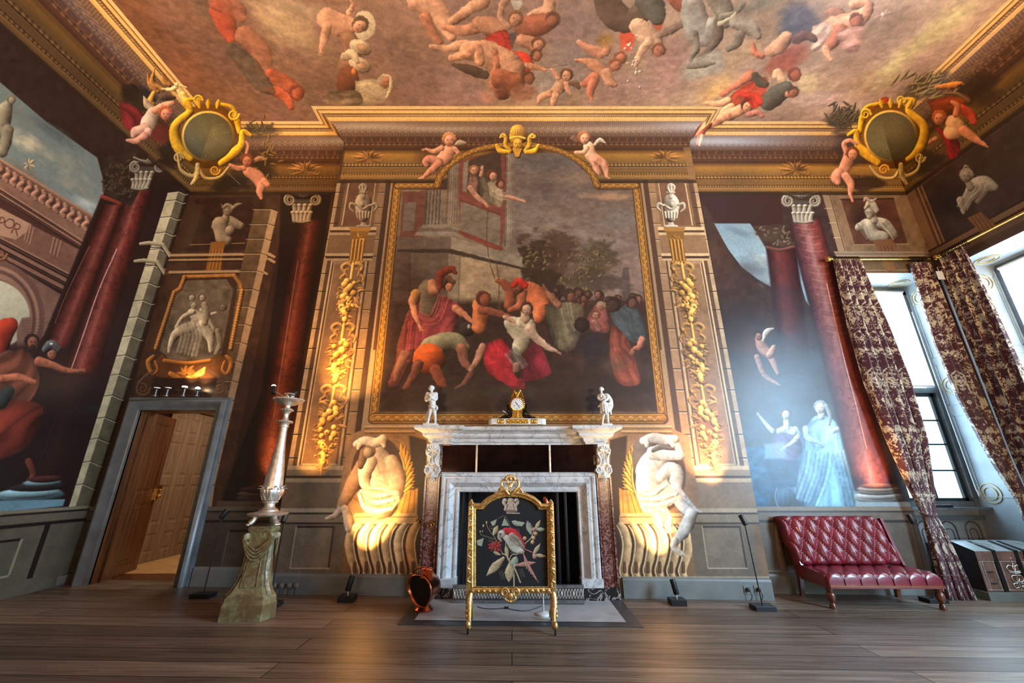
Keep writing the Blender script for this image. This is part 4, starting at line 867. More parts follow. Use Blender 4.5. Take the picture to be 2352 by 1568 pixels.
# =================================================================== LEFT WALL
def paint_left():
 cv = cL; rnd = random.Random(9)
 cv.poly("0,60 435,430 300,912 205,1165 0,1180 -200,1200 -300,-200", (36, 24, 20), 2, tex=.3)
 cv.poly("-420,-120 0,189 105,279 223,362 233,398 244,432 236,448 220,499 0,365 -420,120", (98, 112, 108), 2, grad=((0, 200), (220, 480), (116, 128, 124)))
 for (x, y, rx, ry, c, a, s) in ((70, 330, 70, 22, (172, 166, 140), .9, 2), (150, 380, 70, 24, (132, 138, 124), .8, 4), (60, 400, 60, 16, (104, 94, 76), .7, 5), (180, 430, 60, 20, (142, 142, 126), .8, 6), (40, 260, 50, 24, (104, 108, 98), .6, 8), (200, 470, 40, 14, (176, 190, 188), .8, 9), (120, 300, 70, 14, (70, 84, 86), .8, 11), (-100, 260, 120, 60, (110, 112, 100), .8, 13)):
  cv.cloud(x, y, rx, ry, c, a, .6, .06, s)
 cv.limb("2,300 8,260 18,240", [18, 20, 10], (124, 118, 96), .5); head(cv, 26, 230, 9, (130, 124, 104), (110, 102, 84), .3, feat=False); cv.limb("18,300 12,330 6,350", [14, 13, 12], (104, 98, 80), .5)
 leaves(cv, 66, 378, 14, (150, 136, 108), 8)
 B = (140, 104, 84)
 cv.poly("-200,250 0,365 220,499 195,560 0,432 -200,310", (118, 88, 72), 1.5, tex=.1)
 cv.line("-200,252 0,366 220,500", 5, (150, 116, 94), smooth=False); cv.line("-200,262 0,374 216,508", 2, (70, 46, 38), smooth=False)
 for i in range(-12, 13):
  x = 8 + i * 16.5; y = 391 + i * 10.1; cv.limb([(x + 9, y - 3), (x + 13, y + 8), (x + 3, y + 16), (x + 8, y + 26)], [4, 6.5, 6.5, 4], B, .6); cv.limb([(x + 16, y + 4), (x + 18, y + 14), (x + 11, y + 22)], [1.5, 2.5, 1.5], (70, 46, 38), .2)
 for o, c, w in ((0, (150, 112, 90), 4), (6, (84, 56, 46), 3), (12, (134, 100, 80), 5), (19, (90, 60, 48), 3)): cv.line([(-200, 312 + o), (0, 433 + o), (197, 558 + o * .9)], w, c, smooth=False)
 cv.poly("-200,335 0,455 192,578 184,602 0,484 -200,370", (66, 40, 34), 2)
 cv.poly("-200,372 0,480 185,575 165,632 0,545 -200,440", (112, 80, 66), 2, tex=.1)
 cv.poly("-60,440 0,478 72,515 62,532 36,550 0,542 -60,520", (162, 128, 104), 2)
 # the carved letters
 I = (74, 44, 34)
 cv.line("2,499 -6,522", 2.6, I, smooth=False); cv.line("2,499 10,502 9,510 -1,512", 2.6, I)
 cv.line("20,503 30,506 32,516 24,524 13,520 11,511 20,503", 2.8, I)
 cv.line("37,513 26,535", 2.6, I, smooth=False); cv.line("37,513 46,518 43,526 32,525", 2.6, I); cv.line("36,527 40,542", 2.6, I, smooth=False)
 for x, y in ((58, 528), (64, 532), (71, 536), (118, 557), (126, 561), (134, 565)): cv.line([(x + 6, y - 12), (x - 3, y + 24)], 3.4, (160, 124, 100), .8); cv.line([(x + 9, y - 11), (x, y + 25)], 1.4, (66, 42, 34), .8)
 for o, c, w in ((0, (146, 110, 90), 4), (7, (80, 52, 44), 4), (18, (124, 92, 76), 9), (28, (70, 46, 38), 3), (38, (120, 88, 72), 9), (47, (64, 42, 36), 3)): cv.line([(-200, 440 + o), (0, 546 + o), (166, 633 + o)], w, c, smooth=False)
 cv.poly("-200,500 0,592 150,682 100,772 60,800 0,800 -200,760", (110, 82, 70), 3, tex=.12)
 # arch
 for r, c in ((132, (96, 70, 60)), (120, (140, 108, 90)), (112, (88, 62, 52)), (104, (128, 98, 82)), (92, (84, 60, 50))):
  cv.blob(-28, 735, r * .98, r * 1.06, c, .2, .1, edge=0, soft=3)
 cv.blob(-28, 722, 96, 82, (178, 176, 150), .1, .1, edge=0, soft=3); cv.poly("50,730 72,728 70,760 76,800 40,800 38,760", (112, 84, 72), 3)
 for i in range(6): cv.line([(52, 738 + i * 6), (104, 732 + i * 8)], 1.6, (76, 54, 46), .7)
 spiral(cv, 2, 585, 14, (120, 76, 58), 1.4)
 # two red columns in front of the gloom
 cv.poly("233,448 350,440 430,440 300,912 205,1165 60,1165 100,772", (38, 22, 20), 4)
 cv.shaft(470, 800, 233, 300, 96, 168, REDCOL(.72), tex=.16, vein=.22, soft=4)
 cv.limb("234,452 262,462 300,478", 5, (120, 50, 38), .5); cv.line("205,566 150,680 126,742", 2, (206, 150, 140), .5)
 cv.shaft(432, 1120, 292, 352, 44, 150, REDCOL(.8), tex=.2, vein=.25, soft=9)
 cv.line("268,572 226,668 190,772 166,840 154,872", 2.6, (240, 200, 184), .8); cv.line("128,960 110,1010 90,1065", 2.6, (206, 180, 186), .7)
 cracks(cv, 290, 560, 110, 1080, 16, rnd=rnd)
 cv.poly("236,362 312,350 320,440 300,475 250,452 236,440", (44, 34, 26), 4, tex=.4)
 for i in range(40): leaf(cv, 240 + rnd.random() * 66, 372 + rnd.random() * 78, 10, rnd.random() * 6, (66, 54, 40), .35)
 capital(cv, 346, 362, 76, 70, (126, 118, 100), -.36); 
 # shadowed soldiers
 cv.poly("0,800 60,790 150,850 240,860 200,960 160,1110 0,1130 -300,1150 -300,800", (34, 22, 22), 16, a=.9)
 cv.limb("-10,800 10,760 24,748", [26, 24, 18], (150, 52, 34), .5); cv.limb("-20,860 20,830 50,850", [26, 26, 18], (70, 48, 40), .5)
 robe(cv, "0,820 50,800 80,830 90,880 60,930 0,950 -60,940 -60,840", (128, 74, 54), 9, .5); head(cv, 74, 786, 15, (126, 80, 62), (44, 30, 26), .3, beard=True)
 head(cv, 118, 812, 13, (150, 96, 74), (50, 38, 34), .4); cv.limb("104,802 118,792 134,802", [9, 12, 8], (70, 72, 70), .9); cv.blob(118, 790, 4, 3, (200, 205, 200))
 cv.limb("90,830 120,838 150,850 180,852", [12, 9, 7, 4], (150, 90, 66), .45); hand(cv, 186, 850, 0, 5, (150, 90, 66)); cv.limb("-10,872 40,866 80,878", [9, 9, 6], (166, 96, 70), .4)
 robe(cv, "-60,930 60,920 100,940 80,1000 40,1040 -60,1060", (110, 46, 34), 8, .5); cv.limb("0,920 20,900", [20, 14], (44, 52, 50), .4)
 cv.limb("66,1060 76,1090 60,1112", [9, 8, 5], (96, 50, 40), .4)
 for x, y, rx, ry, c in ((70, 1138, 78, 15, (96, 130, 140)), (66, 1132, 74, 12, (150, 188, 196)), (88, 1118, 70, 10, (44, 40, 40)), (96, 1108, 44, 8, (130, 160, 166)), (104, 1100, 40, 8, (70, 40, 38))): cv.blob(x, y, rx, ry, c, -.05, .5, (-.3, -.8))
 cv.poly("-300,1170 0,1150 150,1146 144,1162 0,1176 -300,1205", (104, 140, 152), 2)
 # blocks of the corner pier: lit face, dark face
 def Lf(v): return 360 - (v - 520) * .3155
 def Ar(v): return 384 - (v - 520) * .3270
 def Kc(v): return 435 - (v - 430) * .303
 cv.poly([(Ar(430), 430), (Kc(430), 430), (Kc(1165), 1165), (Ar(1165) + 6, 1165)], (48, 36, 28), 2)
 js = [440, 460, 498, 534, 572, 610, 650, 690, 728, 772, 816, 860, 908, 959, 1007, 1060, 1112, 1163]
 for a, b in zip(js, js[1:]):
  w = (Kc(a) - Ar(a)) * .72; w2 = (Kc(b) - Ar(b)) * .72
  cv.poly([(Lf(a), a + 3), (Ar(a), a), (Ar(b), b), (Lf(b), b + 3)], (186, 172, 136) if b < 560 or a > 600 else (190, 176, 140), 1.2, tex=.15)
  cv.poly([(Ar(a), a), (Ar(a) + w, a + w * .42), (Ar(b) + w2, b + w2 * .42), (Ar(b), b)], (96, 88, 68), 1.2, tex=.15)
  cv.line([(Lf(a), a + 4), (Ar(a), a + 1), (Ar(a) + w, a + w * .42 + 1), (Kc(a), a + w * .42)], 2, (212, 200, 164), .8, smooth=False)
  cv.line([(Lf(a), a + 1.5), (Ar(a), a - 1.2), (Ar(a) + w, a + w * .42 - 1.2), (Kc(a), a + w * .42 - 2)], 1.6, (26, 20, 16), .9, smooth=False)
 for v in (568, 608):
  cv.limb([(Lf(v) - 22, v - 8), (Lf(v) - 2, v - 10), (Ar(v) + 6, v - 6), (Kc(v) - 2, v + 22)], [4, 5, 5, 5], (150, 138, 108), .5, smooth=False)
  cv.line([(Lf(v) - 20, v - 1), (Ar(v) + 4, v + 1), (Kc(v) - 2, v + 30)], 2, (26, 20, 16), smooth=False)
 # dado
 cv.rect(2.0, -.1, YB, .955, (88, 82, 68), tex=.12)
 for z0, z1, c in ((.93, .965, (124, 116, 98)), (.905, .925, (30, 26, 22)), (.82, .905, (98, 90, 76)), (.78, .815, (26, 22, 20))): cv.rect(2.0, z0, YB, z1, c)
 for a, b in ((3.9, 4.95), (2.4, 3.6)):
  cv.rect(a, .30, b, .66, (84, 82, 68), tex=.12); cv.rect(a, .64, b, .665, (22, 20, 18)); cv.rect(a, .28, b, .30, (150, 144, 116)); cv.rect(b - .015, .30, b + .01, .66, (140, 132, 106)); cv.rect(a - .02, .3, a, .66, (22, 20, 18))
 cv.rect(5.14, .22, 5.20, .78, (26, 22, 20))
 entablature(cv, .8)
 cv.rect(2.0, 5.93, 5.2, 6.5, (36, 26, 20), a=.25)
# =================================================================== RIGHT WALL
def paint_right():
 cv = cR
 cv.rect(2.6, -.1, YB, 6, (66, 50, 42), tex=.2)
 cv.rect(4.95, 4.6, 5.5, 5.9, (84, 58, 46), tex=.15); cv.rect(5.46, 4.6, YB, 5.95, (120, 92, 70), tex=.1); cv.rect(5.40, 4.7, 5.42, 5.85, (150, 120, 90)); 
 cv.rect(2.6, 4.75, 5.36, 5.84, (52, 40, 38), tex=.25); cv.rect(5.34, 4.75, 5.36, 5.84, (140, 110, 84))
 W = (140, 134, 122)
 cv.cloud(2190, 470, 60, 60, (26, 22, 28), .9)
 cv.limb("2218,470 2240,430 2262,424 2286,430", [12, 18, 20, 9], W, .5); cv.limb("2206,460 2214,488", [9, 5], W, .5); folds(cv, "2240,425 2225,450 2212,478", 14, W, 5); folds(cv, "2262,424 2258,440 2240,460", 12, W, 4)
 cv.limb("2224,418 2230,430", [7, 9], W, .4); head(cv, 2220, 404, 14, W, (150, 142, 124), -.2); cv.limb("2214,388 2218,380 2226,384", [2, 2.5, 1.5], W, .4)
 for z0, z1, c in ((4.60, 4.66, (40, 30, 26)), (4.66, 4.74, (108, 84, 64)), (4.74, 4.77, (40, 30, 26)), (4.50, 4.60, (84, 64, 50)), (4.40, 4.50, (60, 46, 38))): cv.rect(2.6, z0, YB, z1, c)
 cv.poly("2222,500 2254,486 2290,520 2258,540", (112, 78, 50), 2)
 for k in range(5): cv.line([(2232 + k * 8, 498 - k * 3), (2258 + k * 8, 536 - k * 4)], 2, (60, 40, 28), .8)
 dado(cv, 2.6, YB, k=.8)
 entablature(cv, .75)
# =================================================================== CEILING
def paint_ceiling():
 cv = cT; rnd = random.Random(21)
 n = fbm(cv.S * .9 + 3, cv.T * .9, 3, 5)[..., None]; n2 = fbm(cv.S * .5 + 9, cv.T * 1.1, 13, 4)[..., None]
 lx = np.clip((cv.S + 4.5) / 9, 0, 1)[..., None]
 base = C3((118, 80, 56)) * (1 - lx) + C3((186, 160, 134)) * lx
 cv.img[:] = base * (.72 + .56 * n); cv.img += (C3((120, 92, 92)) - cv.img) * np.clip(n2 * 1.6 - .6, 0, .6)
 def cl(x, y, rx, ry, c, a=.8, ang=0, s=1, hard=1.0): cv.cloud(x, y, rx, ry, c, a, ang, .018, s, hard=hard)
 cl(300, 60, 120, 80, (88, 52, 34), .8, .8, 1); cl(420, 170, 170, 70, (124, 76, 52), .7, .75, 2); cl(560, 230, 120, 40, (140, 96, 70), .6, .6, 3)
 cl(590, 120, 190, 30, (82, 76, 62), .9, .72, 4); cl(650, 60, 120, 50, (192, 166, 124), .8, .6, 5); cl(690, 20, 120, 30, (206, 186, 146), .8, .3, 6)
 cl(640, 150, 60, 60, (150, 108, 80), .6, .7, 7); cl(740, 110, 90, 40, (128, 96, 74), .7, .3, 8); cl(760, 190, 80, 50, (112, 82, 66), .8, .1, 9)
 cl(930, 120, 80, 60, (116, 88, 78), .9, .2, 10); cl(990, 190, 90, 50, (128, 98, 92), .9, .2, 11, 2); cl(1060, 210, 60, 34, (140, 110, 104), .8, .3, 12, 2); cl(900, 210, 60, 30, (120, 88, 74), .7, 0, 13)
 cl(1330, 60, 90, 60, (122, 100, 98), .9, .2, 14); cl(1300, 130, 60, 50, (134, 122, 118), .8, 0, 15); cl(1260, 190, 60, 40, (146, 140, 132), .7, 0, 16); cl(1420, 210, 110, 40, (172, 132, 122), .8, 0, 17)
 cl(1530, 130, 60, 90, (164, 122, 112), .9, 0, 18); cl(1640, 210, 60, 30, (206, 160, 96), .9, -.6, 19); cl(1610, 150, 30, 60, (196, 158, 112), .6, -.3, 20)
 cl(1760, 50, 90, 60, (130, 108, 88), .8, -.6, 21); cl(1700, 130, 90, 30, (176, 148, 112), .8, -.6, 22); cl(1840, 40, 60, 60, (104, 100, 104), .6, -.6, 23)
 cl(2030, 60, 140, 50, (124, 104, 90), .9, -.6, 24); cl(1950, 150, 90, 60, (136, 108, 90), .9, -.6, 25); cl(1930, 210, 140, 40, (164, 136, 118), .9, -.2, 26); cl(2010, 180, 60, 30, (160, 130, 102), .9, -.3, 27, 2)
 cl(2110, 100, 160, 26, (184, 170, 120), .9, -.72, 28); cl(2200, 40, 120, 20, (190, 178, 128), .8, -.72, 29); cl(1870, 230, 90, 30, (186, 160, 150), .8, 0, 30)
 cl(1855, 190, 20, 26, (206, 184, 140), .9, 0, 31, 2)
 S1 = (206, 150, 116); S2 = (166, 104, 76)
 # far left: russet figures on the diagonal
 cv.limb("505,20 520,60 530,90", [26, 22, 10], (196, 74, 52), .4, a=.8); cv.limb("500,0 540,20 556,40", [24, 20, 12], (170, 92, 70), .4, a=.7)
 cv.limb("560,80 600,120 608,160 640,180", [22, 24, 20, 16], (170, 104, 78), .35, a=.8); cv.limb("620,170 650,190 672,200", [14, 20, 14], (178, 86, 58), .45); cv.limb("608,206 636,210 660,226 668,244", [5, 12, 12, 8], (206, 92, 60), .5); head(cv, 682, 214, 16, (176, 80, 56), (130, 56, 40), .4, feat=False)
 cv.limb("530,110 570,150 600,190 625,210", [14, 22, 20, 8], (74, 70, 60), .4, a=.7)
 # haloed youth and veiled women
 cv.blob(836, 58, 26, 34, (226, 206, 164), 0, .1, edge=.05); cv.limb("752,44 776,56 808,58", [26, 28, 18], S1, .4); cv.limb("750,60 744,88 738,112", [12, 10, 6], S1, .4); hand(cv, 736, 118, 1.8, 5, S1)
 head(cv, 826, 58, 17, S1, (84, 66, 44), .6, tilt=.9); cv.limb("800,30 810,10 806,0", [7, 5, 4], S1, .4)
 cv.limb("800,90 812,120 800,150", [20, 20, 24], (140, 100, 74), .4)
 for x, y in ((828, 108), (826, 148)): cv.blob(x, y, 27, 17, (196, 172, 136), .4, .5); cv.blob(x + 4, y + 2, 13, 9, (186, 140, 104), .4, .3)
 cv.limb("790,130 808,124 820,140", [10, 12, 6], (190, 168, 132), .4); cv.blob(798, 185, 26, 34, (104, 56, 36), .2, .5); cv.blob(812, 164, 6, 9, (230, 120, 60))
 robe(cv, "815,185 870,180 900,200 890,225 860,240 820,235", (190, 168, 130), 8, .8); head(cv, 884, 188, 13, (186, 116, 84), (206, 184, 146), .5); cv.limb("880,172 896,178 898,200 888,222", [3, 4, 5, 3], (206, 184, 146), .5)
 robe(cv, "760,210 820,208 830,240 760,240 740,225", (120, 100, 76), 6, .8)
 # central tumbling group
 cv.limb("960,0 1000,20 1024,60 1036,84", [26, 24, 20, 12], S1, .4); cv.limb("976,40 992,74 1010,96", [14, 12, 8], S2, .4)
 cv.limb("1036,50 1080,20 1110,0", [10, 14, 18], (196, 140, 106), .4); cv.limb("1020,62 1060,70 1110,58", [7, 13, 15], (190, 128, 96), .4); cv.limb("1098,52 1130,60 1150,66", [16, 24, 16], (186, 126, 94), .4)
 cv.poly("1172,0 1200,0 1196,18 1184,26 1176,14", (196, 190, 170), 3); cv.limb("1160,0 1150,20 1152,44 1168,62", [10, 8, 7, 6], S1, .4); cv.limb("1262,0 1258,22 1224,34 1200,58", [14, 14, 10, 7], S1, .4)
 cv.limb("1206,62 1240,56 1258,50", [26, 26, 20], (140, 76, 54), .4); head(cv, 1268, 46, 15, (140, 80, 56), (92, 54, 36), .5, tilt=.8, feat=False); head(cv, 1183, 44, 16, (206, 140, 104), (120, 76, 44), .3, tilt=.5)
 robe(cv, "1120,80 1160,68 1175,100 1176,118 1210,130 1224,148 1200,160 1150,120 1110,96", (186, 40, 34), 10, .7); cv.poly("1168,76 1188,72 1176,114", (78, 64, 62), 3)
 cv.limb("1198,92 1224,100 1232,112", [14, 16, 12], (196, 132, 100), .4); head(cv, 1236, 102, 14, (196, 132, 100), (110, 66, 42), .4, tilt=.5); head(cv, 1232, 128, 12, (160, 98, 72), (96, 58, 38), .5, feat=False)
 robe(cv, "1176,116 1210,122 1226,150 1206,168 1186,150", (196, 50, 34), 7, .8); cv.limb("1210,150 1232,154 1252,160", [8, 7, 4], (196, 132, 96), .4)
 cv.limb("990,106 1024,112 1060,104 1080,110", [6, 9, 13, 17], S1, .45); cv.limb("1075,115 1110,120 1150,140 1180,160", [20, 28, 34, 26], (200, 142, 106), .5)
 cv.limb("1036,134 1070,124 1094,112 1102,140", [8, 11, 13, 12], (196, 136, 100), .45); cv.limb("1136,120 1140,150 1134,190 1146,206", [8, 9, 12, 12], (178, 106, 74), .45); hand(cv, 1134, 122, -1.4, 7, (186, 118, 84))
 cv.limb("1150,180 1180,190 1190,184", [24, 22, 14], (150, 82, 54), .5); head(cv, 1214, 180, 13, (130, 72, 50), (76, 42, 30), .5, feat=False); cv.blob(1154, 216, 18, 13, (96, 48, 34), 0, .5)
 cv.limb("1040,148 1080,160 1114,172", [4, 12, 10], (64, 50, 40), .4); cl(1200, 212, 30, 18, (140, 84, 66), .8, 0, 40, 2); cl(1120, 222, 20, 16, (176, 118, 96), .8, 0, 41)
 # cherub with the dart
 K = (220, 156, 118)
 cv.limb("1292,182 1284,200 1272,212", [13, 15, 13], K, .4); cv.limb("1282,178 1274,166 1266,156", [7, 6, 4], K, .4); cv.limb("1300,190 1304,206 1310,216", [7, 6, 4], K, .4); cv.limb("1262,214 1244,222 1236,234", [9, 8, 4], K, .4); cv.limb("1276,218 1272,230 1270,240", [9, 8, 5], K, .4)
 head(cv, 1301, 173, 13, K, (96, 58, 34), -.2); cv.line("1250,156 1304,148", 1.8, (80, 50, 40)); cv.limb("1308,190 1322,192 1328,200", [4, 8, 5], (104, 74, 56), .4)
 # cherub cluster
 for P, r, c in (("1330,96 1350,110 1376,122", [6, 10, 14], (200, 130, 98)), ("1322,138 1346,140 1362,148 1390,168", [4, 8, 13, 14], (206, 136, 100)), ("1392,168 1400,186 1412,194", [13, 12, 6], (210, 146, 108)), ("1364,176 1346,190 1336,194", [12, 10, 5], (186, 104, 76)), ("1366,180 1356,206 1358,228", [12, 10, 4], (196, 110, 80)), ("1390,120 1394,110 1388,96", [10, 9, 7], (196, 124, 92))): cv.limb(P, r, c, .45)
 for x, y in ((1424, 134), (1412, 150)): head(cv, x, y, 13, (180, 104, 76), (120, 66, 44), .3, tilt=.6, feat=False)
 cl(1390, 90, 24, 26, (150, 106, 48), .8, 0, 50, 2); cl(1440, 84, 16, 30, (206, 66, 40), .95, 0, 51, 3); cl(1512, 50, 14, 30, (206, 66, 40), .9, 0, 52, 3)
 cv.limb("1392,0 1410,30 1440,50 1470,30", [30, 34, 26, 26], (72, 56, 46), .5); cv.limb("1480,0 1500,20 1510,40", [24, 28, 18], (64, 66, 58), .5); cl(1400, 30, 50, 34, (66, 50, 42), .6, 0, 53)
 cv.limb("1464,60 1488,84 1506,100", [20, 26, 16], (206, 160, 124), .4); cv.limb("1490,96 1472,120 1458,152", [11, 9, 5], (212, 164, 126), .4); head(cv, 1512, 116, 14, (186, 110, 80), (110, 62, 44), .3, tilt=.5)
 cv.limb("1515,80 1545,66 1566,56", [8, 10, 8], (120, 98, 84), .4)
 for i in range(18): cv.blob(1450 + rnd.gauss(0, 12), 100 + rnd.gauss(4, 22) + (60 if i % 2 else 0), 3, 3, (226, 200, 180), 0, .6)
 cv.limb("1545,0 1572,14 1598,0", [12, 16, 10], (150, 72, 50), .45)
 # grey horses
 G = (150, 146, 134)
 cv.limb("1590,10 1600,60 1620,80 1634,60", [26, 34, 30, 22], G, .45); cv.limb("1640,0 1660,20 1668,50", [20, 24, 16], (110, 102, 88), .45)
 cv.limb("1592,80 1600,110 1588,130 1580,150", [12, 8, 6, 6], (120, 112, 98), .5); cv.limb("1650,50 1648,84 1632,110 1606,132", [12, 12, 8, 7], (84, 74, 62), .5); cv.limb("1658,40 1690,28 1706,8", [10, 6, 8], (120, 112, 96), .5)
 cv.limb("1652,54 1676,42 1690,30", [6, 5, 3], (206, 196, 160), .4); cv.limb("1690,50 1720,60 1740,80", [16, 20, 10], (140, 130, 114), .45); cv.limb("1700,80 1692,100 1672,112", [12, 10, 7], (100, 92, 80), .5); cl(1620, 150, 50, 26, (150, 150, 136), .8, -.4, 60, 2); cv.limb("1580,152 1606,150 1640,144", [6, 7, 4], (110, 104, 90), .5)
 cl(1740, 10, 70, 20, (88, 96, 84), .7, -.4, 61)
 # descending figures on the right diagonal
 cl(1840, 50, 50, 50, (62, 68, 88), .95, -.6, 62, 2); cv.limb("1900,30 1920,40 1930,60", [8, 24, 18], (150, 104, 88), .45)
 cv.limb("1960,10 1990,6 1986,30 1960,50 1920,60", [12, 14, 16, 22, 26], (196, 140, 114), .45); head(cv, 1966, 48, 15, (150, 90, 70), (100, 60, 50), .3, tilt=.7, feat=False)
 robe(cv, "1866,60 1900,48 1912,70 1906,96 1866,120 1862,90", (196, 166, 152), 8, .8); cv.limb("1930,70 1912,96 1896,112", [16, 14, 11], (170, 104, 82), .45); cv.limb("1896,112 1902,128 1908,138", [9, 7, 4], (206, 152, 120), .4)
 robe(cv, "1920,70 1980,60 1978,100 1960,124 1930,106", (190, 140, 130), 7, .85)
 cv.limb("1806,84 1790,104 1770,118", [14, 18, 14], (206, 150, 118), .45); cv.limb("1830,90 1850,80 1870,90", [12, 12, 8], (84, 60, 60), .5); cl(1820, 130, 40, 24, (140, 70, 60), .9, -.5, 63, 2); cv.limb("1728,100 1734,120 1750,128", [5, 8, 7], (190, 104, 80), .4); cl(1790, 150, 34, 22, (150, 66, 52), .8, -.4, 64, 2)
 head(cv, 1826, 172, 14, (150, 76, 60), (110, 52, 44), .6, feat=False)
 robe(cv, "1662,234 1700,200 1750,176 1765,190 1742,240 1700,250", (206, 60, 36), 9, .8); cv.limb("1660,216 1690,196 1724,172", [7, 8, 12], (196, 110, 82), .4); cv.limb("1735,172 1744,186 1756,192", [8, 12, 10], (60, 56, 46), .5)
 cv.limb("1780,176 1786,166 1796,184 1802,196", [7, 10, 10, 8], (216, 170, 130), .4); cv.limb("1806,200 1786,216 1764,236", [16, 22, 20], (64, 66, 58), .6); cv.limb("1810,216 1826,214", [8, 7], (186, 120, 92), .4); head(cv, 1822, 212, 11, (150, 84, 66), (56, 38, 32), .7, tilt=.8)
 star = (226, 214, 206); cv.line("2006,40 2046,26", 1.8, star, .8); cv.line("2020,46 2036,22", 1.8, star, .8); cv.blob(2028, 33, 5, 5, star)
 cv.glaze((134, 102, 78), .28, 8)
 for i in range(60):
  x = rnd.uniform(1900, 2300); y = rnd.uniform(0, 260) ; cv.line([(x, y), (x + 60, y - 40)], 3, rnd.choice(((196, 176, 140), (120, 98, 82))), .10, soft=5)
def over_cornice():
 """figures and cartouches that spill from the cove on to wall and ceiling"""
 m = Multi(cB, cL, cT); rnd = random.Random(4); G = (206, 156, 40); Gd = (120, 76, 24)
 # trophies behind the left cartouche
 m.cloud(330, 230, 50, 30, (30, 26, 24), .9, .6, .05, 2, hard=2); m.cloud(300, 215, 26, 22, (20, 17, 17), .9, .6, .05, 3, hard=2)
 for p in ("338,168 346,196 362,210", "354,158 350,190 372,206", "372,170 380,190 388,196"): m.limb(p, [1.5, 7, 5], (150, 104, 50), .9)
 m.limb("352,214 346,236 364,252", [6, 9, 6], (176, 130, 56), .9); m.limb("356,240 376,226 400,224", [4, 7, 4], (60, 44, 30), .6)
 for i in range(6): m.line([(364 + i * 4, 232), (358 + i * 5, 240 + i)], 1.6, (220, 200, 150), .8)
 m.cloud(395, 352, 34, 40, (24, 18, 18), .95, .3, .05, 5, hard=2); m.cloud(540, 420, 52, 26, (26, 18, 18), .95, 0, .05, 6, hard=2); m.cloud(596, 300, 40, 16, (48, 44, 38), .7, 0, .08, 7, hard=2)
 m.cloud(600, 385, 36, 34, (34, 26, 22), .8, .2, .06, 8, hard=2)
 for i in range(26): leaf(m, 590 + rnd.gauss(0, 18), 300 + rnd.gauss(0, 10), 13, rnd.uniform(-2.6, -.4), (88, 74, 54), .18)
 for i in range(22): leaf(m, 608 + rnd.gauss(0, 14), 350 + rnd.gauss(0, 30), 14, rnd.uniform(-1.4, .6), (110, 84, 44), .2)
 # dove
 m.limb("404,196 416,214 424,226", [4, 9, 10], (226, 198, 130), .5); m.limb("372,204 392,206 404,200", [2, 5, 6], (226, 200, 140), .5); m.limb("412,196 428,200", [3, 2], (226, 200, 140), .5); m.limb("420,216 426,230 424,240", [7, 7, 2], (226, 190, 110), .5); m.blob(405, 194, 5, 5, (230, 206, 150))
 # left putto
 robe(m, "275,232 300,240 330,262 330,292 312,300 288,296 276,260", (120, 34, 40), 8, .6); m.cloud(370, 305, 26, 30, (96, 30, 32), .8, .4, .05, 9, hard=2)
 m.limb("330,222 338,240 348,250", [2, 9, 6], (186, 160, 124), .5)
 m.limb("352,262 342,282 338,290", [16, 19, 17], (206, 176, 148), .4); m.limb("356,254 372,244 396,236", [9, 8, 5], (212, 150, 116), .4); m.limb("334,296 312,302 306,312", [13, 11, 6], (196, 150, 126), .4); m.limb("340,302 338,312", [10, 8], (196, 150, 126), .4); m.limb("332,312 312,324 292,322", [10, 8, 4], (186, 132, 108), .4)
 m.limb("392,318 402,330 410,336", [3, 3, 2], (160, 120, 90), .4); head(m, 380, 262, 14, (216, 140, 108), (176, 90, 50), .1)
 # cartouche 1
 def cart(cx, cy, r, s):
  m2 = Multi(cB, cL, cT, cR)
  X = lambda a: cx + s * a
  m2.blob(cx, cy, r * 1.42, r * 1.32, Gd, 0, .2, soft=3)
  m2.limb([(X(-30), cy - 86), (X(-52), cy - 80), (X(-42), cy - 58), (X(-72), cy - 30), (X(-78), cy - 4), (X(-66), cy + 30), (X(-40), cy + 52)], [3, 8, 9, 10, 12, 12, 7], G, .6)
  m2.limb([(X(30), cy - 74), (X(56), cy - 66), (X(66), cy - 40), (X(72), cy - 10)], [5, 5, 8, 6], G, .6)
  m2.limb([(X(98), cy - 2), (X(80), cy - 10), (X(76), cy + 20), (X(58), cy + 40), (X(30), cy + 62)], [4, 7, 9, 12, 8], G, .6)
  spiral(m2, X(58), cy - 50, 13, (220, 176, 60), 1.6, s); spiral(m2, X(-24), cy - 84, 11, (220, 176, 60), 1.6, -s); spiral(m2, X(16), cy + 78, 12, (190, 136, 46), 1.6, s); spiral(m2, X(-68), cy + 50, 12, (170, 140, 84), 1.6, -s)
  for a in (-40, -20, 0, 20): leaf(m2, X(a), cy - 66, 20, -PI / 2 + a * .012 * s, G, .3)
  m2.limb([(X(-70), cy + 44), (X(-62), cy + 78), (X(-34), cy + 92), (X(-22), cy + 76), (X(-6), cy + 96), (X(26), cy + 94), (X(48), cy + 70)], [3, 4, 5, 4, 4, 4, 3], (176, 150, 96), .6)
  m2.limb([(X(-24), cy + 66), (X(-26), cy + 92), (X(-38), cy + 110)], [6, 6, 4], (186, 160, 104), .5)
  m2.blob(cx, cy, r + 5, r + 3, (222, 174, 84), 0, .5, soft=1.5); m2.blob(cx, cy, r, r - 2, (98, 92, 66), 0, .12, edge=.1, soft=1.5)
  m2.cloud(cx + 6, cy - 10, r * .6, r * .5, (122, 112, 78), .4)
  for i in range(26): a = rnd.uniform(0, 2 * PI); q = r * .85 * math.sqrt(rnd.random()); m2.blob(cx + q * math.cos(a), cy + q * math.sin(a), 1.1, 1.1, (170, 160, 128), a=.6)
 cart(478, 313, 56, 1)
 # right putto of the left cartouche
 K = (190, 126, 100)
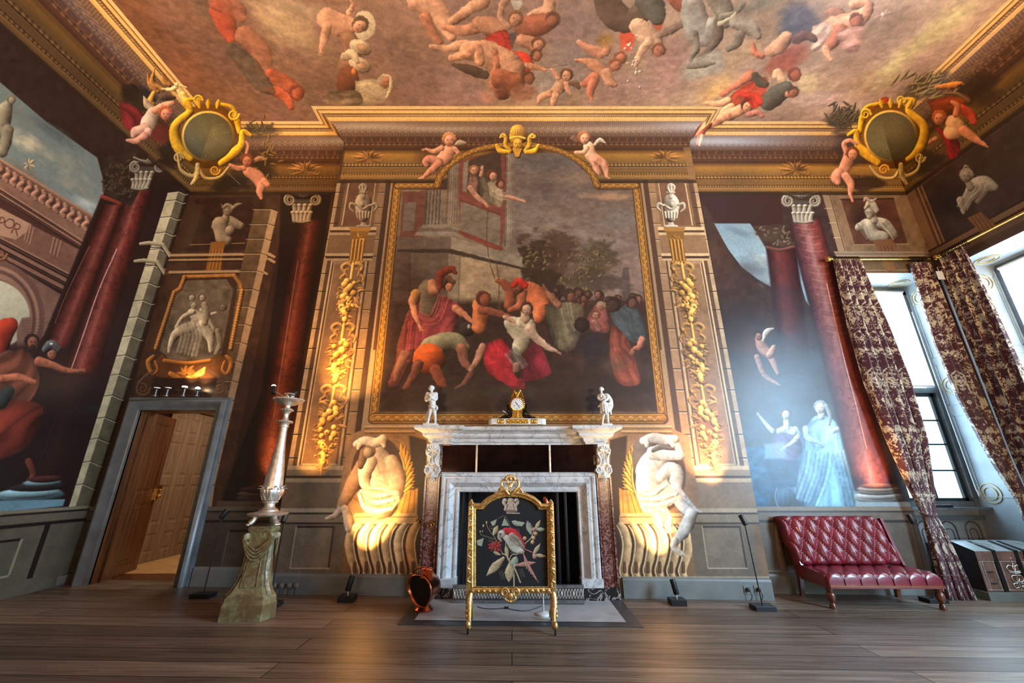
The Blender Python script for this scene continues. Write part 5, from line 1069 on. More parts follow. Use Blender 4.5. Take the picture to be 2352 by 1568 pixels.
 m.limb("570,394 592,408 600,424", [13, 16, 13], K, .4); m.limb("560,386 544,386 528,378", [7, 6, 4], K, .4); m.limb("566,352 570,336 566,326", [4, 4, 3], K, .4); m.limb("602,424 596,440 600,455", [11, 8, 4], K, .4); m.limb("606,416 614,424", [9, 7], K, .4); m.limb("580,372 596,364 612,366", [4, 7, 2], (150, 110, 84), .4)
 head(m, 568, 370, 13, (196, 124, 94), (120, 60, 38), -.1)
 m.line("524,398 552,424", 1.6, (170, 160, 140), .8)
 # right cartouche group
 m = Multi(cB, cR, cT)
 m.cloud(2130, 195, 60, 26, (74, 62, 44), .9, -.5, .06, 12, hard=2); m.cloud(2250, 205, 50, 40, (52, 36, 24), .9, -.5, .05, 13, hard=2); m.cloud(1935, 275, 40, 26, (56, 52, 46), .9, 0, .07, 14, hard=2); m.cloud(1950, 340, 40, 40, (46, 34, 34), .8, 0, .05, 15, hard=2)
 for i in range(40): leaf(m, 1940 + rnd.gauss(0, 16), 272 + rnd.gauss(0, 12), 22, rnd.uniform(-3.0, -.2), (76, 70, 56), .14)
 for i in range(40): leaf(m, 2110 + rnd.gauss(0, 26), 205 + rnd.gauss(0, 14), 30, rnd.uniform(-1.2, -.1), (112, 98, 68), .12)
 robe(m, "1990,250 2030,222 2040,232 2010,262 1985,290 1972,300", (150, 52, 26), 7, .7); robe(m, "2130,230 2200,218 2230,226 2200,250 2150,262", (120, 50, 24), 7, .7)
 m.limb("2150,200 2190,196 2210,190", [4, 9, 3], (176, 110, 50), .6); m.limb("2170,214 2200,216 2226,232", [3, 5, 4], (110, 84, 60), .6)
 robe(m, "2148,290 2180,300 2200,320 2206,352 2180,366 2170,330", (130, 24, 34), 7, .7); m.limb("2210,250 2228,262 2238,280", [12, 12, 8], (170, 60, 40), .5)
 m.limb("2190,282 2196,296 2184,304", [19, 22, 18], (206, 156, 116), .4); m.limb("2196,262 2200,244 2188,234", [8, 8, 5], (196, 116, 84), .4); m.limb("2214,300 2236,316 2262,332", [13, 10, 5], (186, 120, 88), .4); m.limb("2262,332 2270,338", [4, 2], (186, 120, 88), .4); m.limb("2150,318 2136,326 2124,332", [6, 5, 3], (176, 116, 86), .4); head(m, 2158, 272, 15, (206, 130, 92), (170, 84, 44), -.1)
 m.cloud(2130, 372, 40, 26, (34, 26, 26), .9, -.3, .05, 17, hard=2); m.cloud(1980, 420, 60, 18, (34, 24, 24), .8, 0, .05, 18, hard=2)
 cart(2046, 312, 57, -1)
 K = (200, 136, 110)
 m.limb("1952,352 1944,376 1934,394", [13, 15, 13], K, .4); m.limb("1944,350 1938,330 1952,322 1966,330", [7, 6, 5, 4], K, .4); m.limb("1926,398 1920,408 1924,418", [13, 13, 8], K, .4); m.limb("1942,404 1954,424 1952,446", [10, 9, 5], K, .4); m.limb("1952,446 1958,462", [4, 3], K, .4); head(m, 1958, 354, 13, (212, 144, 114), (110, 60, 38), 0)
 # figures that break over the corner of the breast at right, and the shaded wedge at left
 m = Multi(cB, cC, cT)
 S1 = (226, 160, 118)
 m.limb("1624,236 1650,238 1672,230", [5, 8, 9], S1, .4); m.limb("1640,270 1660,256 1680,244", [7, 9, 9], S1, .45); m.limb("1630,285 1650,276 1670,262", [10, 11, 11], (222, 156, 116), .45); m.limb("1604,330 1612,300 1626,284", [6, 9, 10], (176, 84, 54), .5); m.limb("1612,312 1606,334", [5, 3], (216, 160, 130), .4)
 m.limb("1676,262 1696,254 1706,248", [14, 13, 11], S1, .45); head(m, 1716, 244, 13, S1, (96, 52, 36), .4, tilt=.4); m.limb("1720,262 1740,258 1750,266", [7, 7, 5], (190, 120, 100), .4)
 robe(m, "1690,210 1740,214 1752,236 1730,250 1720,236", (196, 60, 40), 6, .8)
paint_back(); paint_breast(); paint_left(); paint_right(); paint_ceiling(); over_cornice()
for c_, am, gr in ((cB, .13, .07), (cC, .11, .07), (cL, .13, .06), (cR, .12, .06), (cT, .12, .08)): c_.age(am, gr)
IMG = {c_.name: c_.image() for c_ in (cB, cC, cL, cR, cT)}
# ------------------------------------------------------------------ naming helpers
def tag(o, label=None, cat=None, group=None, kind=None):
 if label: o['label'] = label
 if cat: o['category'] = cat
 if group: o['group'] = group
 if kind: o['kind'] = kind
 return o
def empty(name, loc, rz=0.0, label=None, cat=None, group=None):
 o = bpy.data.objects.new(name, None); COL.objects.link(o); o.empty_display_size = .1
 o.location = loc; o.rotation_euler = (0, 0, rz); tag(o, label, cat, group); return o
def mesh_obj(name, bm, mat, parent=None, smooth=True, kind=None, loc=None, ang=38):
 bmesh.ops.remove_doubles(bm, verts=bm.verts, dist=1e-5)
 me = bpy.data.meshes.new(name); bm.to_mesh(me); bm.free()
 for m in (mat if isinstance(mat, (list, tuple)) else [mat]): me.materials.append(m)
 if smooth:
  me.polygons.foreach_set('use_smooth', [True] * len(me.polygons))
  me.set_sharp_from_angle(angle=math.radians(ang))
 o = bpy.data.objects.new(name, me); COL.objects.link(o)
 if loc is not None: o.location = loc
 if parent is not None: o.parent = parent
 if kind: o['kind'] = kind
 return o
def copy_tree(o, parent=None):
 c = o.copy(); COL.objects.link(c); c.parent = parent
 for ch in [x for x in bpy.data.objects if x.parent == o]: copy_tree(ch, c)
 return c
# ------------------------------------------------------------------ mesh helpers (all add to a bmesh)
def BM(): return bmesh.new()
def box(bm, x0, x1, y0, y1, z0, z1, M=None, mi=0):
 vs = [bm.verts.new((x, y, z)) for x in (x0, x1) for y in (y0, y1) for z in (z0, z1)]
 if M is not None:
  for v in vs: v.co = M @ v.co
 fs = []
 for f in ((0, 1, 3, 2), (4, 6, 7, 5), (0, 4, 5, 1), (2, 3, 7, 6), (0, 2, 6, 4), (1, 5, 7, 3)):
  fc = bm.faces.new([vs[i] for i in f]); fc.material_index = mi; fs.append(fc)
 return vs
def bbox_bevel(bm, x0, x1, y0, y1, z0, z1, b=.006, seg=2, M=None):
 t = BM(); box(t, x0, x1, y0, y1, z0, z1); bmesh.ops.bevel(t, geom=t.edges[:], offset=b, segments=seg, affect='EDGES', profile=.6)
 if M is not None: t.transform(M)
 merge(bm, t)
def merge(bm, t, M=None):
 if M is not None: t.transform(M)
 me = bpy.data.meshes.new('tmp'); t.to_mesh(me); t.free(); bm.from_mesh(me); bpy.data.meshes.remove(me)
def lathe(bm, prof, cx=0, cy=0, cz=0, n=28, M=None, sq=None, wave=None):
 """prof: [(radius, z)] bottom to top; wave(z, angle) scales the radius"""
 rings = []
 for r, z in prof:
  ring = []
  for i in range(n):
   a = 2 * PI * i / n; q = r * (wave(z, a) if wave else 1)
   p = Vector((cx + q * math.cos(a), cy + q * math.sin(a), cz + z))
   if M is not None: p = M @ p
   ring.append(bm.verts.new(p))
  rings.append(ring)
 for a, b in zip(rings, rings[1:]):
  for i in range(n): bm.faces.new((a[i], a[(i + 1) % n], b[(i + 1) % n], b[i]))
 for ring, fl in ((rings[0], True), (rings[-1], False)):
  if len(set(tuple(round(q, 6) for q in v.co) for v in ring)) > 2: bm.faces.new(list(reversed(ring)) if fl else ring)
def tube(bm, pts, rad, n=10, cap=True, flat=1.0):
 """tapered round bar through pts; flat squashes it along its second axis"""
 P = [Vector(p) for p in pts]; R = rad if isinstance(rad, (list, tuple)) else [rad] * len(P)
 rings = []; up = Vector((0, 0, 1)); prev = None
 for i, p in enumerate(P):
  d = (P[min(i + 1, len(P) - 1)] - P[max(i - 1, 0)])
  if d.length < 1e-9: d = Vector((0, 0, 1))
  d.normalize()
  if prev is None:
   s = d.cross(up if abs(d.z) < .95 else Vector((1, 0, 0))).normalized()
  else:
   s = (prev - d * prev.dot(d)); s = s.normalized() if s.length > 1e-6 else d.orthogonal().normalized()
  prev = s; t = d.cross(s)
  rings.append([bm.verts.new(p + (s * math.cos(2 * PI * k / n) + t * math.sin(2 * PI * k / n) * flat) * R[i]) for k in range(n)])
 for a, b in zip(rings, rings[1:]):
  for k in range(n): bm.faces.new((a[k], a[(k + 1) % n], b[(k + 1) % n], b[k]))
 if cap:
  bm.faces.new(list(reversed(rings[0]))); bm.faces.new(rings[-1])
def smooth3(pts, n=6):
 return [Vector(p) for p in spline([tuple(p) for p in pts], n)]
def ball(bm, c, r, sx=1, sy=1, sz=1, u=14, v=9, M=None):
 t = BM(); bmesh.ops.create_uvsphere(t, u_segments=u, v_segments=v, radius=1)
 t.transform(Matrix.Translation(c) @ (M if M is not None else Matrix.Identity(4)) @ Matrix.Diagonal((r * sx, r * sy, r * sz, 1)))
 merge(bm, t)
def prism(bm, outline, y0, y1, axis='y', M=None):
 """extrude a closed outline; 'y': outline is (x, z); 'z': (x, y); 'x': (y, z)"""
 f = {'y': lambda a, b, h: (a, h, b), 'z': lambda a, b, h: (a, b, h), 'x': lambda a, b, h: (h, a, b)}[axis]
 A = [bm.verts.new(f(a, b, y0)) for a, b in outline]; B = [bm.verts.new(f(a, b, y1)) for a, b in outline]
 if M is not None:
  for v in A + B: v.co = M @ v.co
 n = len(A)
 f1 = bm.faces.new(A); f2 = bm.faces.new(list(reversed(B)))
 for i in range(n): bm.faces.new((A[i], B[i], B[(i + 1) % n], A[(i + 1) % n]))
 bmesh.ops.recalc_face_normals(bm, faces=[f for f in bm.faces])
def sweep(bm, path, prof, closed=False):
 """moulding: prof [(out, up)] swept along a horizontal path [(x, y)], mitred; 'out' is to the right of travel"""
 n = len(path); P = [Vector((p[0], p[1], p[2] if len(p) > 2 else 0)) for p in path]; rings = []
 for i in range(n):
  a = P[i] - P[i - 1] if (i > 0 or closed) else P[1] - P[0]; b = P[(i + 1) % n] - P[i] if (i < n - 1 or closed) else P[-1] - P[-2]
  na = Vector((a.y, -a.x, 0)).normalized(); nb = Vector((b.y, -b.x, 0)).normalized(); m = (na + nb); m = m / max(.2, m.dot(na))
  rings.append([bm.verts.new(P[i] + m * o + Vector((0, 0, h))) for o, h in prof])
 k = len(prof)
 for i in range(n if closed else n - 1):
  a, b = rings[i], rings[(i + 1) % n]
  for j in range(k - 1): bm.faces.new((a[j], b[j], b[j + 1], a[j + 1]))
 if not closed:
  bm.faces.new(rings[0]); bm.faces.new(list(reversed(rings[-1])))
 bmesh.ops.recalc_face_normals(bm, faces=bm.faces[:])
def framex(bm, path, prof, close=False):
 """moulding swept along a path in the x-z plane; prof [(across, towards camera)] """
 P = [Vector((p[0], 0, p[1])) for p in path]; n = len(P); rings = []
 for i in range(n):
  a = P[i] - P[i - 1] if (i > 0 or close) else P[1] - P[0]; b = P[(i + 1) % n] - P[i] if (i < n - 1 or close) else P[-1] - P[-2]
  na = Vector((a.z, 0, -a.x)).normalized(); nb = Vector((b.z, 0, -b.x)).normalized(); m = na + nb; m = m / max(.3, m.dot(na))
  rings.append([bm.verts.new(P[i] + m * o + Vector((0, -h, 0))) for o, h in prof])
 k = len(prof)
 for i in range(n if close else n - 1):
  a, b = rings[i], rings[(i + 1) % n]
  for j in range(k): bm.faces.new((a[j], b[j], b[(j + 1) % k], a[(j + 1) % k]))
 if not close: bm.faces.new(rings[0]); bm.faces.new(list(reversed(rings[-1])))
 bmesh.ops.recalc_face_normals(bm, faces=bm.faces[:])
def remesh(o, vox, sm=3):
 m = o.modifiers.new('one skin', 'REMESH'); m.mode = 'VOXEL'; m.voxel_size = vox; m.use_smooth_shade = True
 s = o.modifiers.new('smooth', 'SMOOTH'); s.factor = .5; s.iterations = sm
# ------------------------------------------------------------------ materials
def rgb(c): return tuple(((v / 255) / 12.92 if v / 255 <= .04045 else ((v / 255 + .055) / 1.055) ** 2.4) for v in c) + (1,)
class Mat:
 def __init__(self, name):
  self.m = bpy.data.materials.new(name); self.m.use_nodes = True; self.t = self.m.node_tree; self.b = self.t.nodes['Principled BSDF']
  self.tc = None
 def n(self, typ, **k):
  x = self.t.nodes.new(typ)
  for a, v in k.items():
   if a == 'ins':
    for q, w in v.items(): x.inputs[q].default_value = w
   else: setattr(x, a, v)
  return x
 def l(self, a, b): self.t.links.new(a, b)
 def co(self, scale=(1, 1, 1), kind='Object', rot=(0, 0, 0)):
  self.tc = self.tc or self.n('ShaderNodeTexCoord'); mp = self.n('ShaderNodeMapping'); mp.inputs['Scale'].default_value = scale; mp.inputs['Rotation'].default_value = rot
  self.l(self.tc.outputs[kind], mp.inputs[0]); return mp.outputs[0]
 def noise(self, scale, detail=4, co=None, rough=.55, dist=0):
  x = self.n('ShaderNodeTexNoise'); x.inputs['Scale'].default_value = scale; x.inputs['Detail'].default_value = detail; x.inputs['Roughness'].default_value = rough; x.inputs['Distortion'].default_value = dist
  if co is not None: self.l(co, x.inputs['Vector'])
  return x.outputs['Fac']
 def ramp(self, fac, stops, interp='LINEAR'):
  x = self.n('ShaderNodeValToRGB'); e = x.color_ramp.elements; x.color_ramp.interpolation = interp
  while len(e) < len(stops): e.new(.5)
  for q, (p, c) in zip(e, stops): q.position = p; q.color = rgb(c) if len(c) == 3 else c
  self.l(fac, x.inputs[0]); return x.outputs[0]
 def mix(self, f, a, b, mode='MIX'):
  x = self.n('ShaderNodeMix', data_type='RGBA', blend_type=mode)
  for s, v in ((0, f), (6, a), (7, b)):
   if isinstance(v, (int, float)): x.inputs[s].default_value = v
   elif isinstance(v, tuple): x.inputs[s].default_value = v
   else: self.l(v, x.inputs[s])
  return x.outputs[2]
 def bump(self, h, strength=.3, dist=.01):
  x = self.n('ShaderNodeBump'); x.inputs['Strength'].default_value = strength; x.inputs['Distance'].default_value = dist
  self.l(h, x.inputs['Height']); self.l(x.outputs[0], self.b.inputs['Normal'])
 def set(self, rough=None, metal=None, spec=None, coat=None, color=None):
  for k, v in (('Roughness', rough), ('Metallic', metal), ('Specular IOR Level', spec), ('Coat Weight', coat)):
   if v is not None:
    if isinstance(v, (int, float)): self.b.inputs[k].default_value = v
    else: self.l(v, self.b.inputs[k])
  if color is not None:
   if isinstance(color, tuple): self.b.inputs['Base Color'].default_value = rgb(color) if len(color) == 3 else color
   else: self.l(color, self.b.inputs['Base Color'])
  return self
def plain(name, col, rough=.5, metal=0, var=.18, scale=8, bump=0, spec=None, coat=None):
 M = Mat(name); f = M.noise(scale, 4, M.co()); k0, k1 = 1 - var, 1 + var
 M.set(rough, metal, spec, coat, M.ramp(f, [(.3, tuple(min(255, int(c * k0)) for c in col)), (.7, tuple(min(255, int(c * k1)) for c in col))]))
 if bump: M.bump(M.noise(scale * 6, 3, M.co()), bump, .004)
 return M.m
def marble(name, base, vein, scale=3, rough=.22, vw=.06, mott=.25, second=None):
 M = Mat(name); co = M.co(); n1 = M.noise(scale, 6, co, .6, 1.2)
 x = M.n('ShaderNodeMath', operation='SUBTRACT'); M.l(n1, x.inputs[0]); x.inputs[1].default_value = .5
 y = M.n('ShaderNodeMath', operation='ABSOLUTE'); M.l(x.outputs[0], y.inputs[0])
 v = M.ramp(y.outputs[0], [(0, (255, 255, 255)), (vw, (0, 0, 0))]); cl = M.ramp(M.noise(scale * 2.3, 5, co), [(.35, tuple(int(c * (1 - mott)) for c in base)), (.65, base)])
 if second: cl = M.mix(M.ramp(M.noise(scale * .8, 5, co, .6, .6), [(.45, (0, 0, 0)), (.6, (255, 255, 255))]), cl, rgb(second))
 M.set(rough, 0, None, None, M.mix(v, cl, rgb(vein))); return M.m
def mural(name, im, rough=.36, bump=.12):
 M = Mat(name); t = M.n('ShaderNodeTexImage', image=im, interpolation='Cubic', extension='EXTEND'); M.tc = M.n('ShaderNodeTexCoord'); M.l(M.tc.outputs['UV'], t.inputs[0])
 M.set(rough, 0, .5, 0, t.outputs[0]); co = M.co()
 h = M.mix(.5, M.noise(60, 3, co), M.noise(6, 3, co)); M.bump(h, bump, .01); return M.m
MAT = {}
MAT['back'] = mural('back_wall_oil_mural', IMG['back_wall_mural'])
MAT['breast'] = mural('chimney_breast_oil_mural', IMG['chimney_breast_mural'])
MAT['left'] = mural('left_wall_oil_mural', IMG['left_wall_mural'])
MAT['right'] = mural('right_wall_oil_mural', IMG['right_wall_mural'])
MAT['ceil'] = mural('ceiling_oil_mural', IMG['ceiling_mural'])
MAT['dark_wall'] = plain('dark_painted_plaster', (70, 48, 36), .5, var=.4, scale=1.5)  # plain dark brown plaster for the walls beyond the murals
MAT['ceil_plain'] = plain('painted_clouds_plaster', (120, 92, 72), .5, var=.35, scale=.8)
MAT['marble'] = marble('white_marble', (222, 222, 220), (150, 154, 160), 3, .22, .018, .10)
MAT['red_marble'] = marble('red_marble', (104, 50, 46), (168, 130, 122), 14, .2, .05, .35)
MAT['black_marble'] = marble('black_marble', (34, 36, 40), (190, 186, 180), 7, .15, .03, .3)
MAT['green_marble'] = marble('green_yellow_marble', (150, 142, 100), (92, 80, 58), 7, .3, .03, .25, (112, 92, 60))
MAT['statuary'] = plain('statuary_marble', (214, 214, 210), .35, var=.06, scale=20)
MAT['silver'] = plain('silvered_metal', (222, 218, 208), .48, 1, .1, 20)
MAT['gilt'] = plain('gilded_wood', (214, 176, 112), .36, .75, .22, 40, .25)
MAT['gilt_bright'] = plain('ormolu', (232, 184, 84), .24, .95, .15, 60, .15)
MAT['bronze'] = plain('dark_bronze', (44, 36, 32), .35, .8, .3, 30)
MAT['iron'] = plain('black_painted_iron', (22, 22, 24), .45, .3, .2, 30)
MAT['lampblack'] = plain('black_lamp_body', (26, 28, 32), .38, .2, .1, 30)
MAT['copper'] = plain('polished_copper', (196, 116, 84), .25, 1, .2, 14)
MAT['brass'] = plain('brass', (214, 168, 90), .25, 1, .1, 40)
MAT['steel'] = plain('pierced_steel', (122, 126, 130), .35, .7, .15, 20)
MAT['soot'] = plain('sooty_hearth', (16, 16, 18), .8, 0, .4, 6)
MAT['stone'] = plain('hearth_stone', (168, 172, 174), .4, 0, .08, 5, .1)
MAT['slate'] = plain('slate_border', (56, 58, 62), .4, 0, .15, 5, .1)
MAT['glass_dark'] = plain('aged_mirror_glass', (60, 44, 40), .06, .9, .25, 5)
MAT['leather'] = plain('crimson_leather', (116, 26, 40), .3, 0, .14, 5, .12, .6, .25)
MAT['leather_trim'] = plain('leather_welt', (120, 62, 58), .4, 0, .1, 9)
MAT['mahogany'] = plain('turned_mahogany', (96, 52, 34), .25, 0, .25, 14, 0, .5, .3)
MAT['white_enamel'] = plain('white_enamel', (226, 228, 228), .25, 0, .03, 10)
MAT['cable'] = plain('black_cable', (16, 16, 16), .5)
MAT['plastic_grey'] = plain('grey_socket_plastic', (112, 108, 100), .5)
MAT['painted_frame'] = plain('grey_painted_moulding', (96, 104, 108), .32, 0, .12, 6, .08, .6)
MAT['painted_reveal'] = plain('pale_painted_panelling', (150, 160, 164), .35, 0, .1, 3, .06, .5)
MAT['chest_side'] = plain('old_black_leather', (38, 26, 26), .55, 0, .25, 9)
MAT['chest_leather'] = plain('old_brown_leather', (104, 78, 66), .45, 0, .25, 9, .2)
MAT['chest_top'] = plain('pale_grey_leather', (140, 150, 150), .3, 0, .12, 5, .1)  # paler grey for the lid faces that point up
MAT['plinth_paint'] = plain('grey_painted_plinth', (110, 116, 108), .5, 0, .08, 5)
MAT['paper'] = plain('paper', (200, 204, 206), .7, 0, .04, 5)
def emis(name, col, s):
 M = Mat(name); M.b.inputs['Base Color'].default_value = rgb(col); M.b.inputs['Emission Color'].default_value = rgb(col); M.b.inputs['Emission Strength'].default_value = s; return M.m
MAT['blind'] = emis('daylit_white_blind', (206, 228, 246), 9)
MAT['lamp_glow'] = emis('lit_lamp_lens', (255, 214, 160), 60)
MAT['lamp_dim'] = emis('side_lit_lens', (240, 226, 206), 2.0)
def wood(name, c0, c1, axis='x', rough=.34, scale=1.0, spec=.5):
 M = Mat(name); sc = {'x': (.6, 9, 9), 'z': (9, 9, .6), 'y': (9, .6, 9)}[axis]; co = M.co(tuple(q * scale for q in sc))
 f = M.noise(2.2, 8, co, .62, .6); M.set(rough, 0, spec, None, M.ramp(f, [(.3, c0), (.7, c1)])); M.bump(f, .15, .004); return M.m
MAT['door_wood'] = wood('dark_oak_door', (74, 44, 26), (126, 80, 48), 'z', .3)
MAT['door_wood_pale'] = wood('pale_oak_door', (122, 98, 78), (166, 138, 112), 'z', .4)
def floor_mat():
 M = Mat('worn_oak_boards'); co = M.co(); br = M.n('ShaderNodeTexBrick'); M.l(co, br.inputs['Vector'])
 br.offset = .37; br.inputs['Scale'].default_value = 1; br.inputs['Brick Width'].default_value = 4.6; br.inputs['Row Height'].default_value = .235; br.inputs['Mortar Size'].default_value = .0045; br.inputs['Mortar Smooth'].default_value = .1
 br.inputs['Color1'].default_value = (.25, .25, .25, 1); br.inputs['Color2'].default_value = (.85, .85, .85, 1); br.inputs['Mortar'].default_value = (0, 0, 0, 1); br.inputs['Bias'].default_value = 0
 g = M.noise(2.4, 8, M.co((.5, 11, 4)), .65, 1.0); g2 = M.noise(.7, 5, M.co((.7, 2.2, 1))); g3 = M.noise(9, 4, M.co((.3, 16, 4)), .6)
 base = M.ramp(g, [(.28, (92, 78, 66)), (.5, (138, 122, 106)), (.74, (176, 162, 146))])
 tone = M.mix(.6, base, br.outputs['Color'], 'OVERLAY'); tone = M.mix(.4, tone, M.ramp(g2, [(.3, (90, 82, 74)), (.7, (160, 152, 140))]), 'MULTIPLY')
 col = M.mix(br.outputs['Fac'], M.mix(.25, tone, M.ramp(g3, [(.4, (60, 46, 34)), (.6, (150, 128, 104))]), 'SOFT_LIGHT'), rgb((22, 16, 12)))
 M.set(M.ramp(g2, [(.3, (158, 158, 158)), (.7, (186, 186, 186))]), 0, .45, None, col)
 x = M.n('ShaderNodeMath', operation='MULTIPLY_ADD'); M.l(br.outputs['Fac'], x.inputs[0]); x.inputs[1].default_value = -1.2; M.l(g, x.inputs[2]); M.bump(x.outputs[0], .22, .006); return M.m
MAT['floor'] = floor_mat()
MAT['far_floor'] = plain('pale_matting', (206, 160, 104), .7, 0, .1, 8)
def damask():
 M = Mat('plum_and_cream_damask'); tc = M.n('ShaderNodeTexCoord'); sx = M.n('ShaderNodeSeparateXYZ'); M.l(tc.outputs['UV'], sx.inputs[0])
 pp = M.n('ShaderNodeMath', operation='PINGPONG'); M.l(sx.outputs[0], pp.inputs[0]); pp.inputs[1].default_value = .30
 wr = M.n('ShaderNodeMath', operation='PINGPONG'); M.l(sx.outputs[1], wr.inputs[0]); wr.inputs[1].default_value = 3
 cb = M.n('ShaderNodeCombineXYZ'); M.l(pp.outputs[0], cb.inputs[0]); M.l(sx.outputs[1], cb.inputs[1])
 n1 = M.noise(6, 3, cb.outputs[0], .7, 1.2); n2 = M.noise(19, 3, cb.outputs[0], .6, 2.0)
 f = M.mix(.42, n1, n2); fac = M.ramp(f, [(.51, (0, 0, 0)), (.54, (255, 255, 255))])
 M.set(.55, 0, .4, None, M.mix(fac, rgb((70, 28, 42)), rgb((196, 188, 166)))); M.b.inputs['Sheen Weight'].default_value = .25; M.bump(f, .15, .004); return M.m
MAT['damask'] = damask()
# ------------------------------------------------------------------ the room
def uv_quad(bm, uvl, vs, uvs, mi=0):
 f = bm.faces.new(vs); f.material_index = mi
 for lp, q in zip(f.loops, uvs): lp[uvl].uv = q
 return f
def wall(name, axis, const, s0, s1, holes, cv, mats, rng, m0=(0, 0), m1=(0, 0), flipn=False):
 """painted wall with its cove. axis 'x': runs along x at y = const; 'y': runs along y at x = const.
 m0/m1: shift of each end per metre of cove projection; rng: stretch covered by the mural"""
 bm = BM(); uvl = bm.loops.layers.uv.new('UVMap')
 cs0, cs1, ct0, ct1 = cv
 def UV(s, t): return ((s - cs0) / (cs1 - cs0), (t - ct0) / (ct1 - ct0))
 sg = (-1 if const > 0 else 1) if axis == 'y' else -1
 def pos(s, t):
  if t > Z0:
   a = (t - Z0) / RC; d = RC * (1 - math.cos(a)); z = Z0 + RC * math.sin(a)
  else: d, z = 0, t
  return ((s, const + sg * d, z) if axis == 'x' else (const + sg * d, s, z))
 xs = sorted(set([s0, s1] + [h[0] for h in holes] + [h[1] for h in holes] + [q for q in rng if s0 < q < s1])); zs = sorted(set([-.1, Z0] + [h[2] for h in holes] + [h[3] for h in holes]))
 for a, b in zip(xs, xs[1:]):
  for c, d in zip(zs, zs[1:]):
   mx, mz = (a + b) / 2, (c + d) / 2
   if any(h[0] < mx < h[1] and h[2] < mz < h[3] for h in holes): continue
   mi = 0 if rng[0] <= mx <= rng[1] else 1
   q = [(a, c), (b, c), (b, d), (a, d)]; uv_quad(bm, uvl, [bm.verts.new(pos(*p)) for p in q], [UV(*p) for p in q], mi)
 N = 36; xs2 = sorted(set([s0, s1] + [q for q in rng if s0 < q < s1]))
 for k in range(N):
  t0 = Z0 + (TMAX - Z0) * k / N; t1 = Z0 + (TMAX - Z0) * (k + 1) / N
  d0 = RC * (1 - math.cos((t0 - Z0) / RC)); d1 = RC * (1 - math.cos((t1 - Z0) / RC))
  for a, b in zip(xs2, xs2[1:]):
   mi = 0 if rng[0] <= (a + b) / 2 <= rng[1] else 1
   A = lambda d: a + (m0 * d if a == s0 else 0); B = lambda d: b + (m1 * d if b == s1 else 0)
   q = [(A(d0), t0), (B(d0), t0), (B(d1), t1), (A(d1), t1)]
   uv_quad(bm, uvl, [bm.verts.new(pos(*p)) for p in q], [UV(*p) for p in q], mi)
 bmesh.ops.recalc_face_normals(bm, faces=bm.faces[:])
 return mesh_obj(name, bm, mats, smooth=False, kind='structure')
CVR = {k: (c.s0, c.s1, c.t0, c.t1) for k, c in (('B', cB), ('C', cC), ('L', cL), ('R', cR), ('T', cT))}
DOOR = (-5.215, -4.145, -.1, 2.20)
WIN1 = (5.22, 6.69, -.1, 4.37)
WIN2 = (3.05, 5.40, -.1, 4.37)
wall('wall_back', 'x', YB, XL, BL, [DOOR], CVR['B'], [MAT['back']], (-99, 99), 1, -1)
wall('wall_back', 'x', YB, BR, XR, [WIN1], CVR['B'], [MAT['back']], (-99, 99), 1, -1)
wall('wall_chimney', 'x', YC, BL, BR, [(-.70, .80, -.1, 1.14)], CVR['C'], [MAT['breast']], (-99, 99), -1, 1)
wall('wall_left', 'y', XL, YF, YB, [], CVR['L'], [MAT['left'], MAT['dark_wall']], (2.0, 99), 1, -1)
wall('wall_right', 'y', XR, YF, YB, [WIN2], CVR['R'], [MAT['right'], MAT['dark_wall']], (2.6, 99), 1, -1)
# returns of the chimney breast (narrow sides with the same cove)
for nm, x, sg in (('wall_chimney_return', BL, -1), ('wall_chimney_return', BR, 1)):
 bm = BM(); uvl = bm.loops.layers.uv.new('UVMap'); prof = [(0, -.1), (0, Z0)] + [(RC * (1 - math.cos(a)), Z0 + RC * math.sin(a)) for a in [PI / 2 * k / 16 for k in range(1, 17)]]
 tt = [-.1, Z0] + [Z0 + RC * PI / 2 * k / 16 for k in range(1, 17)]
 for i in range(len(prof) - 1):
  (d0, z0), (d1, z1) = prof[i], prof[i + 1]; xx = lambda d: x + sg * d
  vs = [bm.verts.new(p) for p in ((xx(d0), YC - d0, z0), (xx(d0), YB - d0, z0), (xx(d1), YB - d1, z1), (xx(d1), YC - d1, z1))]
  e = .02 if sg < 0 else .98; V = lambda t: (t + .1) / (TMAX + .1)
  uv_quad(bm, uvl, vs, [(e, V(tt[i])), (e + .01, V(tt[i])), (e + .01, V(tt[i + 1])), (e, V(tt[i + 1]))])
 mesh_obj(nm, bm, MAT['breast'], smooth=False, kind='structure')
bm = BM(); box(bm, XL - .2, XR + .2, YF - .2, YF, -.1, H + .2); mesh_obj('wall_front', bm, MAT['dark_wall'], smooth=False, kind='structure')
# floor (runs on into the window bays and up to the door sill)
bm = BM()
def fq(x0, x1, y0, y1, dz=0): bm.faces.new([bm.verts.new((x, y, fz(x) + dz)) for x, y in ((x0, y0), (x1, y0), (x1, y1), (x0, y1))])
fq(XL, XR, YF, YB); fq(WIN1[0], WIN1[1], YB, 6.25); fq(XR, 7.45, WIN2[0], WIN2[1]); fq(DOOR[0], DOOR[1], YB, 5.86)
mesh_obj('floor', bm, MAT['floor'], smooth=False, kind='structure')
